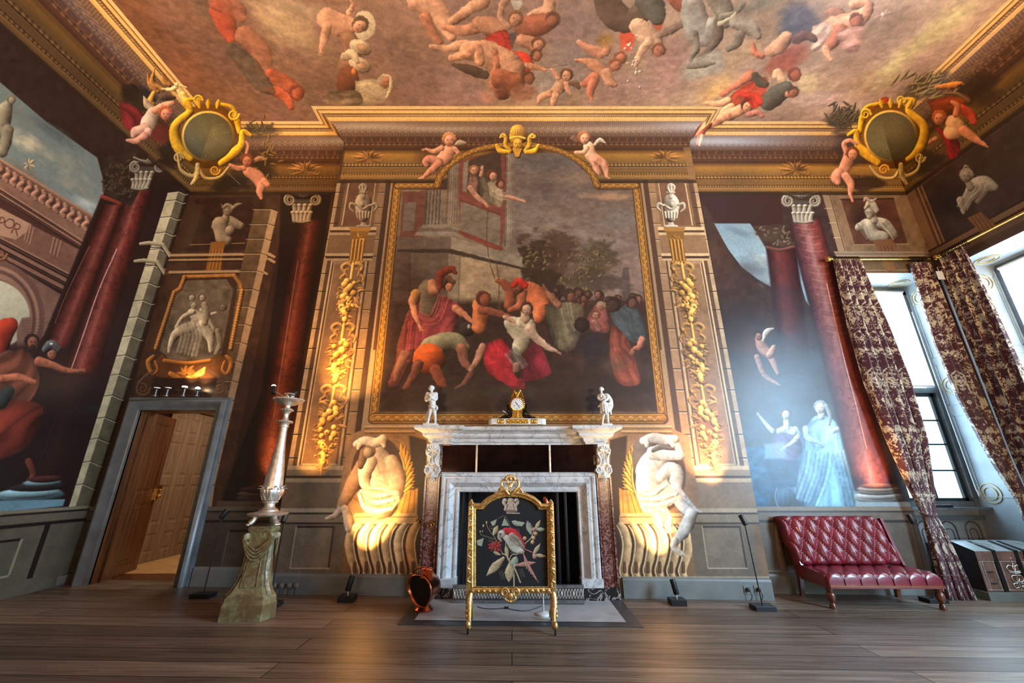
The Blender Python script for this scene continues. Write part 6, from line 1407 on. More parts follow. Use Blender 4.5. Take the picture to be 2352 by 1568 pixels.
# ceiling with its mural
bm = BM(); uvl = bm.loops.layers.uv.new('UVMap'); p = RC
cs0, cs1, ct0, ct1 = CVR['T']
xs = [XL + p, BL - p, BR + p, XR - p]; ys = [YF, ct0, YC - p, YB - p]
for i in range(3):
 for j in range(3):
  if i == 1 and j == 2: continue
  q = [(xs[i], ys[j]), (xs[i + 1], ys[j]), (xs[i + 1], ys[j + 1]), (xs[i], ys[j + 1])]
  uv_quad(bm, uvl, [bm.verts.new((a, b, H)) for a, b in q], [((a - cs0) / (cs1 - cs0), (b - ct0) / (ct1 - ct0)) for a, b in q], 1 if j == 0 else 0)
mesh_obj('ceiling', bm, [MAT['ceil'], MAT['ceil_plain']], smooth=False, kind='structure')
# skirting boards
def skirt(name, x0, x1, y, mat):
 bm = BM(); pts = [(x0, y), (x1, y)]
 vs = []
 for x in (x0, x1): vs.append([bm.verts.new((x, yy, z + fz(x))) for yy, z in ((y - .002, -.02), (y - .028, -.02), (y - .028, .185), (y - .018, .205), (y - .002, .215))])
 for k in range(4): bm.faces.new((vs[0][k], vs[1][k], vs[1][k + 1], vs[0][k + 1]))
 bm.faces.new(vs[0]); bm.faces.new(list(reversed(vs[1]))); bmesh.ops.recalc_face_normals(bm, faces=bm.faces[:])
 mesh_obj(name, bm, mat, smooth=False, kind='structure')
MAT['skirting'] = plain('stone_painted_skirting', (112, 116, 112), .45, 0, .12, 3)
skirt('baseboard_chimney', BL, -1.13, YC, MAT['skirting']); skirt('baseboard_chimney', 1.29, BR, YC, MAT['skirting'])
skirt('baseboard_back', BR, WIN1[0], YB, MAT['skirting']); skirt('baseboard_back', -3.95, BL, YB, MAT['skirting'])
# chair rail mouldings standing a little proud of the paintwork
# ------------------------------------------------------------------ doorway, door leaves and the room beyond
bm = BM(); x0, x1, zt = DOOR[0], DOOR[1], DOOR[3]
framex(bm, [(x0, fz(x0)), (x0, zt), (x1, zt), (x1, fz(x1))], [(0, -.02), (0, .03), (-.02, .045), (-.05, .05), (-.075, .085), (-.105, .10), (-.135, .085), (-.15, .05), (-.175, .045), (-.185, .0), (-.185, -.02)])
bm.transform(Matrix.Translation((0, YB, 0)))
mesh_obj('trim_1', bm, MAT['painted_frame'], kind='structure', ang=50)
bm = BM()                                                            # door lining through the wall, passage walls, far room shell
for q in (((x0, YB), (x0, 5.9)), ((x1, YB), (x1, 5.9))):
 (a, b), (c, d) = q; bm.faces.new([bm.verts.new(p) for p in ((a, b, 0), (c, d, 0), (c, d, zt), (a, b, zt))])
bm.faces.new([bm.verts.new(p) for p in ((x0, YB, zt), (x1, YB, zt), (x1, 5.9, zt), (x0, 5.9, zt))])
mesh_obj('trim_2', bm, MAT['door_wood'], smooth=False, kind='structure')
bm = BM()
X0, X1, Y0, Y1, Z1 = -7.0, -2.4, 5.9, 9.4, 3.0
for q in (((X0, Y0), (X0, Y1)), ((X0, Y1), (X1, Y1)), ((X1, Y1), (X1, Y0))):
 (a, b), (c, d) = q; bm.faces.new([bm.verts.new(p) for p in ((a, b, -.05), (c, d, -.05), (c, d, Z1), (a, b, Z1))])
for (a, b, z0_, z1_) in ((X0, x0, -.05, Z1), (x1, X1, -.05, Z1), (x0, x1, zt, Z1)): bm.faces.new([bm.verts.new(p) for p in ((a, Y0, z0_), (b, Y0, z0_), (b, Y0, z1_), (a, Y0, z1_))])
bm.faces.new([bm.verts.new(p) for p in ((X0, Y0, Z1), (X1, Y0, Z1), (X1, Y1, Z1), (X0, Y1, Z1))])
mesh_obj('wall_far_room', bm, plain('far_room_panelling', (120, 92, 66), .5, 0, .2, 2), smooth=False, kind='structure')
bm = BM(); box(bm, X0, X1, 6.22, Y1, -.05, .062); mesh_obj('floor', bm, MAT['far_floor'], smooth=False, kind='structure')
bm = BM(); box(bm, X0, X1, 5.86, 6.22, -.05, .055); mesh_obj('floor', bm, MAT['door_wood'], smooth=False, kind='structure')
area_light('far_room_lamp', (-4.3, 7.3, 2.85), (0, 0, 0), (1.0, 1.0), 34, (1.0, .80, .58))
def door_leaf(name, w, h, rows, cols, mat, th=.045):
 """panelled leaf in its own frame: hinge edge at x = 0, faces along y"""
 bm = BM(); st = .11; rz = [0, .2] if False else None
 cw = (w - st * (cols + 1)) / cols; gaps = .12; tot = sum(rows); ph = (h - gaps * (len(rows) + 1)) 
 zs = []; z = gaps
 for r in rows: zs.append((z, z + ph * r / tot)); z += ph * r / tot + gaps
 box(bm, 0, w, -.012, .012, 0, h)
 for c in range(cols + 1): box(bm, c * (cw + st), c * (cw + st) + st, -th / 2, th / 2, 0, h)
 e = [0] + [q for a, b in zs for q in (a, b)] + [h]
 for i in range(0, len(e), 2): box(bm, .001, w - .001, -th / 2 + .001, th / 2 - .001, e[i], e[i + 1])
 o = mesh_obj(name, bm, mat, smooth=False, kind='structure')
 for (a, b) in zs:
  for c in range(cols):
   xa = st + c * (cw + st); t = BM()
   for s in (-1, 1):
    fy = s * .012
    for k, (ins, yy) in enumerate(((.0, .024), (.018, .012), (.03, .006))):
     pass
    framepts = [(xa, a), (xa, b), (xa + cw, b), (xa + cw, a)]
    tt = BM(); framex(tt, framepts, [(0, 0), (0, .022), (.012, .018), (.026, .012), (.03, 0)], close=True)
    if s > 0: tt.transform(Matrix.Diagonal((1, -1, 1, 1)))
    merge(t, tt)
    if s < 0 or True:
     f = BM(); box(f, xa + .055, xa + cw - .055, -.02, .02, a + .055, b - .055); bmesh.ops.bevel(f, geom=f.edges[:], offset=.008, segments=1, affect='EDGES')
     if s > 0: merge(t, f)
     else: f.free()
   bmesh.ops.recalc_face_normals(t, faces=t.faces[:])
   mesh_obj('panel', t, mat, o, smooth=False)
 return o
d1 = door_leaf('door_1', .80, 2.14, [1.0, 1.25], 1, MAT['door_wood']); d1.location = (-5.20, 5.72, .06); d1.rotation_euler = (0, 0, math.radians(107))
bm = BM(); box(bm, .735, .775, -.05, .05, .93, 1.09); ball(bm, (.755, -.075, .98), .03); mesh_obj('door_handle', bm, MAT['brass'], d1); tag(bpy.data.objects['door_handle'], 'brass door handle')
d2 = door_leaf('door_2', 1.2, 2.36, [.55, 1.1, 1.05, .55], 3, MAT['door_wood_pale']); d2.location = (-5.70, 6.70, .065); d2.rotation_euler = (0, 0, math.radians(93))
bm = BM(); box(bm, .03, .17, -.045, -.022, 1.03, 1.13); ball(bm, (.12, -.06, 1.05), .022); mesh_obj('lock_plate', bm, MAT['brass'], d2)
bm = BM(); sweep(bm, [(-5.66, 6.6, 2.42), (-5.74, 8.2, 2.42)], [(.02, 0), (.06, .02), (.08, .06), (.14, .10), (.14, .14), (0, .14)]); mesh_obj('trim_3', bm, MAT['door_wood_pale'], smooth=False, kind='structure')
# ------------------------------------------------------------------ windows
def gilt_ring(bm, c, r, axis):
 for rr in (r, r * .62):
  pts = []
  for i in range(29):
   a = 2 * PI * i / 28; u, v = rr * math.cos(a), rr * math.sin(a)
   pts.append({'x': (c[0], c[1] + u, c[2] + v), 'y': (c[0] + u, c[1], c[2] + v), 'z': (c[0] + u, c[1] + v, c[2])}[axis])
  tube(bm, pts, .006, 6, cap=False)
MAT['old_gold_paint'] = plain('old_gold_paint', (190, 160, 100), .4, .3, .1, 20)
zb_ = [onY(2180, v, 6.195).z for v in (965, 1020, 1080)]
zs0, zsill, zrail, ztop = 1.03, .915, 2.56, 4.30
def window(name, M, x0, x1, depth, ring):
 """bay facing -y: front plane y = 0, glazing plane y = depth, between x0 and x1"""
 bm = BM(); hh = WIN1[3]
 for q in (((x0, 0), (x0, depth)), ((x1, depth), (x1, 0))):
  (a, b), (c, d) = q; bm.faces.new([bm.verts.new(p) for p in ((a, b, -.1), (c, d, -.1), (c, d, hh), (a, b, hh))])
 bm.faces.new([bm.verts.new(p) for p in ((x0, 0, hh), (x1, 0, hh), (x1, depth, hh), (x0, depth, hh))])
 bm.faces.new([bm.verts.new(p) for p in ((x0, depth, -.1), (x1, depth, -.1), (x1, depth, zsill), (x0, depth, zsill))])
 bm.faces.new([bm.verts.new(p) for p in ((x0, depth, ztop), (x1, depth, ztop), (x1, depth, hh), (x0, depth, hh))])
 # panel lines on jambs
 w = mesh_obj(name, bm, MAT['painted_reveal'], smooth=False, kind='structure'); w.matrix_world = M
 # raised panels on the jambs and soffit
 bm = BM()
 for xx, s in ((x0, 1), (x1, -1)):
  for za, zb2 in ((1.05, 2.2), (2.35, 3.0), (3.1, 4.2)):
   for (a, b, c, d) in ((.06, .075, za, zb2), (depth - .13, depth - .115, za, zb2), (.06, depth - .115, za, za + .015), (.06, depth - .115, zb2 - .015, zb2)):
    box(bm, min(xx, xx + s * .008), max(xx, xx + s * .008), a, b, c, d)
 bmesh.ops.recalc_face_normals(bm, faces=bm.faces[:])
 mesh_obj('panel_moulding', bm, MAT['painted_reveal'], w, smooth=False)
 bm = BM()
 for c, r, ax in ring: gilt_ring(bm, c, r, ax)
 o = mesh_obj('gilt_roundel', bm, MAT['old_gold_paint'], w); tag(o, 'gold painted ring ornament')
 # sill board
 bm = BM(); box(bm, x0, x1, depth - .20, depth + .02, zsill - .03, zsill); box(bm, x0, x1, depth - .05, depth + .04, zsill, zs0 - .04); mesh_obj('window_sill', bm, MAT['painted_frame'], w, smooth=False)
 # box frame and sashes
 bm = BM(); y = depth
 for (a, b, c, d, ya, yb) in ((x0, x0 + .07, zsill, ztop, y - .06, y + .06), (x1 - .07, x1, zsill, ztop, y - .06, y + .06), (x0, x1, ztop - .06, ztop, y - .06, y + .06), (x0, x1, zrail, zrail + .08, y - .05, y + .05)):
  box(bm, a, b, ya, yb, c, d)
 mesh_obj('window_frame', bm, MAT['painted_frame'], w, smooth=False)
 bm = BM(); a, b = x0 + .07, x1 - .07
 box(bm, a, a + .05, y, y + .04, zs0 - .05, zrail); box(bm, b - .05, b, y, y + .04, zs0 - .05, zrail); box(bm, a, b, y, y + .04, zs0 - .07, zs0); box(bm, a, b, y, y + .04, zrail - .05, zrail)
 for z in zb_: box(bm, a, b, y + .008, y + .032, z - .012, z + .012)
 for k in (1, 2): xx = a + (b - a) * k / 3; box(bm, xx - .011, xx + .011, y + .008, y + .032, zs0, zrail)
 mesh_obj('sash', bm, plain('sash_green_black', (34, 48, 54), .35), w, smooth=False)
 bm = BM(); box(bm, a, b, y + .018, y + .022, zs0, ztop - .06)
 g = Mat('window_glass'); g.set(.02, 0, .5, None, (240, 250, 250)); g.b.inputs['Transmission Weight'].default_value = 1; g.b.inputs['IOR'].default_value = 1.02
 mesh_obj('pane', bm, g.m, w, smooth=False)
 return w
w1 = window('window_1', Matrix.Translation((0, YB, 0)), WIN1[0], WIN1[1], .585, [((6.682, .34, 2.64), .13, 'x'), ((6.682, .34, 1.10), .13, 'x'), ((6.682, .34, 4.1), .13, 'x'), ((6.45, .36, 4.364), .13, 'z'), ((5.6, .36, 4.364), .13, 'z')])
# the right-hand window: same bay turned to face -x
MR = Matrix(((0, 1, 0, XR), (-1, 0, 0, 0), (0, 0, 1, 0), (0, 0, 0, 1)))
w2 = window('window_2', MR, -WIN2[1], -WIN2[0], .70, [((-5.392, .40, 4.10), .13, 'x'), ((-5.392, .38, 2.66), .13, 'x'), ((-5.2, .33, 4.364), .13, 'z')])
# carved fluting on the panel below the first window
bm = BM()
for k in range(4):
 cx = 5.50 + k * .34
 tube(bm, [(cx - .10, 6.19, .30), (cx - .10, 6.19, .62)] + [(cx - .10 * math.cos(a), 6.19, .62 + .10 * math.sin(a)) for a in [PI * i / 8 for i in range(1, 8)]] + [(cx + .10, 6.19, .62), (cx + .10, 6.19, .30)], .016, 6, flat=.5)
 tube(bm, [(cx - .05, 6.19, .32), (cx - .05, 6.19, .58)] + [(cx - .05 * math.cos(a), 6.19, .58 + .05 * math.sin(a)) for a in [PI * i / 6 for i in range(1, 6)]] + [(cx + .05, 6.19, .58), (cx + .05, 6.19, .32)], .010, 6, flat=.5)
o = mesh_obj('trim_4', bm, MAT['painted_frame'], kind='structure')
bm = BM(); box(bm, WIN1[0], WIN1[1], 6.13, 6.195, .74, .80); box(bm, WIN1[0], WIN1[1], 6.15, 6.195, -.1, .16); mesh_obj('trim_5', bm, MAT['painted_frame'], smooth=False, kind='structure')
# roller blinds
def blind(M, x0, x1, y, zb, label):
 r = bpy.data.objects.new('roller_blind', None); COL.objects.link(r); r.matrix_world = M @ Matrix.Translation((x0, y, ztop)); tag(r, label, 'window blind')
 bm = BM(); box(bm, 0, x1 - x0, -.002, .002, zb - ztop, -.03); mesh_obj('blind_fabric', bm, MAT['blind'], r, smooth=False)
 bm = BM(); tube(bm, [(-.01, 0, -.02), (x1 - x0 + .01, 0, -.02)], .022, 12); mesh_obj('roller', bm, MAT['white_enamel'], r)
 bm = BM(); box(bm, 0, x1 - x0, -.008, .008, zb - ztop - .012, zb - ztop + .012); mesh_obj('hem_bar', bm, MAT['white_enamel'], r, smooth=False)
 return r
blind(Matrix.Translation((0, YB, 0)), WIN1[0] + .09, WIN1[1] - .09, .50, 2.66, 'glowing white roller blind in the window nearest the red sofa, its lower edge showing')
blind(MR, -WIN2[1] + .09, -WIN2[0] - .09, .60, 1.9, 'glowing white roller blind at the right edge of the photo, in the side wall window')
bm = BM(); px = 6.62
tube(bm, smooth3([(px, 6.08, 3.9), (px, 6.075, 2.4), (px - .005, 6.06, 1.25), (px, 6.055, 1.13), (px + .008, 6.05, 1.09), (px + .014, 6.055, 1.14), (px + .012, 6.07, 1.3), (px + .01, 6.08, 3.9)], 5), .004, 6)
tag(mesh_obj('blind_cord', bm, MAT['white_enamel']), 'thin white looped cord hanging beside the window between sofa and corner', 'cord')
# black sill box
p = onY(2168, 1162, 6.02); bm = BM(); bbox_bevel(bm, p.x - .17, p.x + .10, 5.99, 6.05, zsill, zsill + .035, .004)
tag(mesh_obj('sensor_box', bm, MAT['iron']), 'flat black box lying on the window sill behind the tied curtain', 'device box')
# ------------------------------------------------------------------ curtain rods and curtains
def rod(p0, p1, label, ends=(1, 1), rings=()):
 r = empty('curtain_rod', p0, 0, label, 'curtain rod'); d = Vector(p1) - Vector(p0); bm = BM(); tube(bm, [(0, 0, 0), d], .021, 14); mesh_obj('pole', bm, MAT['brass'], r)
 for e, q in zip(ends, (Vector((0, 0, 0)), d)):
  if e: bm = BM(); s = -1 if q.length < .01 else 1; ball(bm, q + d.normalized() * .05 * s, .045); ball(bm, q + d.normalized() * .005 * s, .032, 1, 1, 1); mesh_obj('finial', bm, MAT['brass'], r)
 for t in rings:
  bm = BM(); c = d * t; dn = d.normalized(); a = dn.orthogonal().normalized(); b = dn.cross(a)
  tube(bm, [c + (a * math.cos(w) + b * math.sin(w)) * .036 for w in [2 * PI * i / 16 for i in range(17)]], .007, 6, cap=False); mesh_obj('curtain_ring', bm, MAT['bronze'], r)
 return r
ZR = 4.555
rod((5.02, 5.50, ZR), (6.56, 5.50, ZR), 'horizontal brass curtain rod above the window in the facing wall', (1, 0), [.02 + .03 * i for i in range(9)] + [.80 + .024 * i for i in range(7)])
rod((6.62, 5.40, ZR), (6.62, 3.2, ZR), 'brass curtain rod running toward the viewer along the right-hand wall', (1, 0), [.02 + .022 * i for i in range(8)])
def curtain(name, rows, axis, folds_, label, amp=.05, seed=0, unfold=1.5, nx=120, nz=70):
 """rows: [(z, start, end, plane, depth)] where start..end runs along the axis"""
 bm = BM(); uvl = bm.loops.layers.uv.new('UVMap'); rows = sorted(rows); zs = [r[0] for r in rows]; r_ = random.Random(seed); ph = [r_.uniform(0, 6) for _ in range(6)]
 def at(z):
  return [float(np.interp(z, zs, [r[i] for r in rows])) for i in range(1, 5)]
 G = []
 for j in range(nz + 1):
  z = zs[0] + (zs[-1] - zs[0]) * j / nz; a, b, pl, dp = at(z); row = []
  for i in range(nx + 1):
   s = i / nx; w = 2 * PI * folds_ * s + .5 * math.sin(3 * s + ph[0]) + .25 * math.sin(z * 1.3 + ph[1] + 4 * s)
   f = math.sin(w) + .3 * math.sin(2 * w + ph[2] + z * .6) + .22 * math.sin(.5 * w + ph[3] + z * .4)
   along = a + (b - a) * s + .012 * math.cos(w) ; off = pl + f * dp
   zz = z + .006 * math.sin(w * 2 + z * 3)
   row.append(bm.verts.new((along, off, zz) if axis == 'x' else (off, along, zz)))
  G.append(row)
 for j in range(nz):
  for i in range(nx):
   f = bm.faces.new((G[j][i], G[j][i + 1], G[j + 1][i + 1], G[j + 1][i]))
   for lp, (q, t) in zip(f.loops, ((i, j), (i + 1, j), (i + 1, j + 1), (i, j + 1))): lp[uvl].uv = (q / nx * unfold, t / nz * (zs[-1] - zs[0]))
 me = bpy.data.meshes.new(name); bm.to_mesh(me); bm.free(); me.materials.append(MAT['damask']); me.polygons.foreach_set('use_smooth', [True] * len(me.polygons))
 o = bpy.data.objects.new(name, me); COL.objects.link(o); m = o.modifiers.new('cloth thickness', 'SOLIDIFY'); m.thickness = .006
 tag(o, label, 'curtain'); return o
F1 = fz(5.3) + .005
curtain('damask_curtain', [(4.52, 5.02, 5.42, 5.47, .035), (4.2, 4.99, 5.42, 5.46, .04), (3.4, 4.93, 5.47, 5.44, .05), (2.6, 4.93, 5.50, 5.43, .055), (1.8, 5.00, 5.46, 5.42, .05), (1.2, 5.08, 5.36, 5.42, .035), (.87, 5.15, 5.28, 5.42, .022), (.7, 5.13, 5.32, 5.41, .03), (.35, 5.11, 5.36, 5.40, .035), (F1, 5.08, 5.42, 5.40, .035)], 'x', 5, 'plum and cream damask curtain tied low beside the sofa', seed=1)
bm = BM(); tube(bm, [(5.215 + .085 * math.cos(a), 5.42 + .06 * math.sin(a), .88 + .02 * math.sin(a)) for a in [2 * PI * i / 20 for i in range(21)]], .012, 8, cap=False)
tag(mesh_obj('curtain_tieback', bm, MAT['damask']), 'narrow tieback gathering the tied curtain beside the sofa', 'tieback')
curtain('damask_curtain', [(4.50, 6.26, 6.56, 5.53, .03), (4.0, 6.23, 6.56, 5.52, .035), (3.2, 6.20, 6.56, 5.52, .035), (2.4, 6.24, 6.57, 5.52, .035), (1.6, 6.36, 6.60, 5.52, .03), (1.0, 6.52, 6.66, 5.53, .02), (F1 - .01, 6.50, 6.66, 5.53, .02)], 'x', 4, 'plum damask curtain hanging in the room corner, lit along its left edge by the window', seed=5, unfold=1.0)
curtain('damask_curtain', [(4.50, 5.46, 5.04, 6.60, .03), (3.6, 5.46, 4.98, 6.60, .035), (2.6, 5.46, 4.96, 6.60, .04), (1.6, 5.46, 5.00, 6.60, .035), (1.0, 5.44, 5.10, 6.61, .025), (F1 - .02, 5.34, 5.00, 6.60, .03)], 'y', 4, 'plum damask curtain on the right-hand wall, its right edge against the side window', seed=9, unfold=1.1)
p = onX(2160, 632, 6.5); p = onY(2160, 632, 5.38); bm = BM(); bbox_bevel(bm, p.x - .05, p.x + .05, 5.378, 5.384, p.z - .07, p.z + .07, .001, 1)
tube(bm, [(p.x, 5.381, p.z + .07), (p.x, 5.385, p.z + .14)], .003, 6)
tag(mesh_obj('paper_tag', bm, MAT['paper']), 'small pale paper tag hanging at the top of the corner curtains', 'tag')
# ------------------------------------------------------------------ chimneypiece
CX = .075
t = empty('chimneypiece', (CX, YC, 0.0), 0, 'white and red marble fireplace with mirror panels in the middle of the wall', 'fireplace')
def lp(bm, dx=CX, dy=YC, dz=0): bm.transform(Matrix.Translation((-dx, -dy, -dz))); return bm
# mantel shelf with breaks forward over the corbels
ZT = 1.905
prof = [(-.02, 0), (.0, 0), (.0, .02), (.02, .035), (.03, .07), (.07, .085), (.085, .105), (.085, .125), (.12, .15), (.165, .165), (.175, .18), (.175, .205), (-.02, .205)]
def shelf(name, x0, x1, y0, lab=None, close=0):
 bm = BM(); k = [(o, h + ZT - .205) for o, h in prof]
 sweep(bm, [(x1, YC + .02), (x1, y0), (x0, y0), (x0, YC + .02)][::-1], [(-o if False else o, h) for o, h in k])
 return bm
def shelf_path(path):
 bm = BM(); sweep(bm, path, [(o, h + ZT - .205) for o, h in prof]); return bm
# path travels with 'out' to its right: from left wall end, forward and along to the right, back to the wall
yF, yS = YC - .235, YC - .125
path = [(-1.015, YC), (-1.015, yF), (-.76, yF), (-.76, yS), (.91, yS), (.91, yF), (1.165, yF), (1.165, YC)]
bm = shelf_path(path[:]); 
# slab that closes the top and underside
for z0_, z1_, o in ((ZT - .002, ZT + .004, .172), (ZT - .205, ZT - .20, -.002)):
 pts = [(-1.015 - o, YC), (-1.015 - o, yF - o), (-.76 + o, yF - o), (-.76 + o, yS - o), (.91 - o, yS - o), (.91 - o, yF - o), (1.165 + o, yF - o), (1.165 + o, YC)]
 prism(bm, pts, z0_, z1_, 'z')
bmesh.ops.recalc_face_normals(bm, faces=bm.faces[:])
mesh_obj('mantel_shelf', lp(bm), MAT['marble'], t, smooth=False)
# mirror-lined frieze
zA, zB = 1.36, 1.70
bm = BM(); box(bm, -.89, 1.04, YC - .10, YC, 1.34, 1.705); mesh_obj('frieze_backing', lp(bm), MAT['black_marble'], t, smooth=False)
for a, b in ((-.875, -.455), (-.435, .465), (.485, 1.025)):
 bm = BM(); box(bm, a, b, YC - .108, YC - .10, zA, zB); mesh_obj('mirror_panel', lp(bm), MAT['glass_dark'], t, smooth=False)
for x in (-.445, .475):
 bm = BM(); bbox_bevel(bm, x - .012, x + .012, YC - .122, YC - .10, zA - .005, zB + .003, .004); tag(mesh_obj('mirror_joint_bar', lp(bm), MAT['silver'], t), 'narrow bright metal joint strip')
# moulded white surround
bm = BM(); xo0, xo1, zo = -.885, 1.035, 1.355
w = .235
framex(bm, [(xo0 + w, .20), (xo0 + w, zo - w + .02), (xo1 - w, zo - w + .02), (xo1 - w, .20)], [(0, -.02), (0, .075), (-.012, .085), (-.03, .085), (-.04, .07), (-.055, .07), (-.075, .10), (-.11, .135), (-.145, .14), (-.165, .12), (-.175, .12), (-.185, .14), (-.21, .145), (-.225, .13), (-.235, .10), (-.235, -.02)])
bm.transform(Matrix.Translation((0, YC, 0))); mesh_obj('surround', lp(bm), MAT['marble'], t, ang=30)
for a, b in ((xo0 - .005, xo0 + w + .01), (xo1 - w - .01, xo1 + .005)):
 bm = BM(); bbox_bevel(bm, a, b, YC - .165, YC, .125, .215, .006); mesh_obj('surround_block', lp(bm), MAT['marble'], t, smooth=False)
 bm = BM(); bbox_bevel(bm, a - .003, b + .003, YC - .17, YC, -.02, .125, .004); mesh_obj('foot_block', lp(bm), MAT['black_marble'], t, smooth=False)
# red marble pilasters with carved corbels
for s, a, b in ((-1, -1.075, -.89), (1, 1.04, 1.225)):
 bm = BM(); box(bm, a, b, YC - .10, YC, .12, 1.70)
 framex(bm, [(a, .13), (a, 1.69), (b, 1.69), (b, .13)], [(0, .0), (0, .03), (.012, .03), (.022, .012), (.03, 0)], close=True) if False else None
 for xx in (a, b - .022): box(bm, xx, xx + .022, YC - .125, YC - .10, .13, 1.31)
 for xx in (a + .03, b - .04): box(bm, xx, xx + .010, YC - .112, YC - .10, .15, 1.31)
 mesh_obj('pilaster', lp(bm), MAT['red_marble'], t, smooth=False)
 bm = BM(); bbox_bevel(bm, a - .01, b + .01, YC - .115, YC, -.03, .125, .004); mesh_obj('foot_block', lp(bm), MAT['black_marble'], t, smooth=False)
 c = (a + b) / 2; bm = BM(); hw = (b - a) / 2
 # body of the corbel: S-curve in side view
 side = [(YC - .10, 1.30), (YC - .135, 1.31), (YC - .16, 1.36), (YC - .155, 1.44), (YC - .17, 1.52), (YC - .21, 1.60), (YC - .235, 1.66), (YC - .235, 1.70), (YC - .09, 1.70), (YC - .09, 1.30)]
 prism(bm, side, c - hw * .78, c + hw * .78, 'x')
 for sx in (-1, 1):
  for (cz, cy, r, tr) in ((1.63, YC - .225, .042, 1.5), (1.40, YC - .165, .046, -1.4)):
   pts = []
   for i in range(20):
    q = i / 19; aa = q * 2 * PI * abs(tr) + (PI / 2 if tr > 0 else -PI / 2); rr = r * (1 - .8 * q); pts.append((c + sx * (hw * .62 + rr * math.cos(aa) * (1 if tr > 0 else 1) * .9), cy, cz + rr * math.sin(aa)))
   tube(bm, pts, [.011 * (1 - .5 * i / 19) for i in range(20)], 8)
  tube(bm, smooth3([(c + sx * hw * .85, YC - .215, 1.60), (c + sx * hw * .45, YC - .20, 1.53), (c + sx * hw * .50, YC - .185, 1.47), (c + sx * hw * .95, YC - .17, 1.44)], 5), .011, 8)
 for i in range(5):
  aa = PI * (i + .5) / 5; tube(bm, [(c, YC - .24, 1.62), (c + .055 * math.cos(aa), YC - .25, 1.62 + .06 * math.sin(aa))], [.006, .014], 8)
 for i in range(8): ball(bm, (c, YC - .225 + i * .004, 1.60 - i * .017), .008)
 ball(bm, (c, YC - .185, 1.475), .03, 1.2, .6, .8)
 for i in range(5):
  aa = -PI * (i + .5) / 5; tube(bm, [(c, YC - .165, 1.36), (c + .05 * math.cos(aa), YC - .17, 1.33 + .075 * math.sin(aa))], [.014, .007], 8, flat=.6)
 tag(mesh_obj('corbel', lp(bm), MAT['statuary'], t), 'carved white marble scroll corbel')
# firebox
bm = BM(); fx0, fx1, fzt = -.73, .83, 1.17
for q in (((fx0, YC), (fx0 + .12, YC + .45)), ((fx0 + .12, YC + .45), (fx1 - .12, YC + .45)), ((fx1 - .12, YC + .45), (fx1, YC))):
 (a, b), (c, d) = q; bm.faces.new([bm.verts.new(p) for p in ((a, b, -.02), (c, d, -.02), (c, d, fzt), (a, b, fzt))])
bm.faces.new([bm.verts.new(p) for p in ((fx0, YC, fzt), (fx1, YC, fzt), (fx1 - .12, YC + .45, fzt), (fx0 + .12, YC + .45, fzt))])
bm.faces.new([bm.verts.new(p) for p in ((fx0, YC, .01), (fx1, YC, .01), (fx1 - .12, YC + .45, .01), (fx0 + .12, YC + .45, .01))])
bmesh.ops.recalc_face_normals(bm, faces=bm.faces[:])
mesh_obj('firebox', lp(bm), MAT['soot'], t, smooth=False)
for x in (-.60, -.52, .56, .66):
 bm = BM(); bbox_bevel(bm, x - .018, x + .018, YC - .01, YC + .04, .01, fzt - .01, .006); tag(mesh_obj('iron_rib', lp(bm), MAT['iron'], t), 'dark upright iron rib inside the opening')
# hearth
bm = BM(); pts = [(-1.06, 4.33), (1.22, 4.345), (1.24, 5.32), (-1.08, 5.32)]; e = .006
h = empty('hearth_slab', (CX, 4.8, 0), 0, 'pale stone hearth with a dark slate border, set in the floorboards', 'hearth')
V = [bm.verts.new((x, y, fz(x) + e)) for x, y in pts] + [bm.verts.new((x, y, fz(x) - .02)) for x, y in pts]
bm.faces.new(V[:4]); [bm.faces.new((V[i], V[4 + i], V[4 + (i + 1) % 4], V[(i + 1) % 4])) for i in range(4)]; bm.transform(Matrix.Translation((-CX, -4.8, 0))); mesh_obj('slate_border', bm, MAT['slate'], h, smooth=False)
bm = BM(); pts = [(-.93, 4.45), (1.09, 4.46), (1.10, 5.31), (-.93, 5.31)]; V = [bm.verts.new((x, y, fz(x) + e + .003)) for x, y in pts]; bm.faces.new(V); bm.transform(Matrix.Translation((-CX, -4.8, 0))); mesh_obj('stone_slab', bm, MAT['stone'], h, smooth=False)
# pierced steel fender
g = empty('hearth_fender', (.07, 5.03, .01), 0, 'low pierced steel fender standing on the hearth behind the fire screen', 'fender')
def bx(name, par, mat, c, d, b=.004, lab=None):
 bm = BM(); bbox_bevel(bm, c[0] - d[0] / 2, c[0] + d[0] / 2, c[1] - d[1] / 2, c[1] + d[1] / 2, c[2] - d[2] / 2, c[2] + d[2] / 2, b); o = mesh_obj(name, bm, mat, par, smooth=False)
 if lab: o['label'] = lab
 return o
bx('base_rail', g, MAT['steel'], (0, 0, .02), (1.44, .06, .035)); bx('top_rail', g, MAT['steel'], (0, 0, .165), (1.44, .05, .03)); bx('plinth_strip', g, MAT['steel'], (0, .012, .095), (1.44, .010, .115))
bm = BM()
for i in range(44):
 x = -.70 + i * .0326
 tube(bm, [(x - .014, -.006, .05), (x, -.012, .095), (x + .014, -.006, .14)], .004, 6); tube(bm, [(x + .014, -.006, .05), (x, -.012, .095), (x - .014, -.006, .14)], .004, 6)
 if i % 4 == 0: ball(bm, (x, -.014, .095), .014, .7, .7, 1.6)
mesh_obj('pierced_screen', bm, MAT['silver'], g)
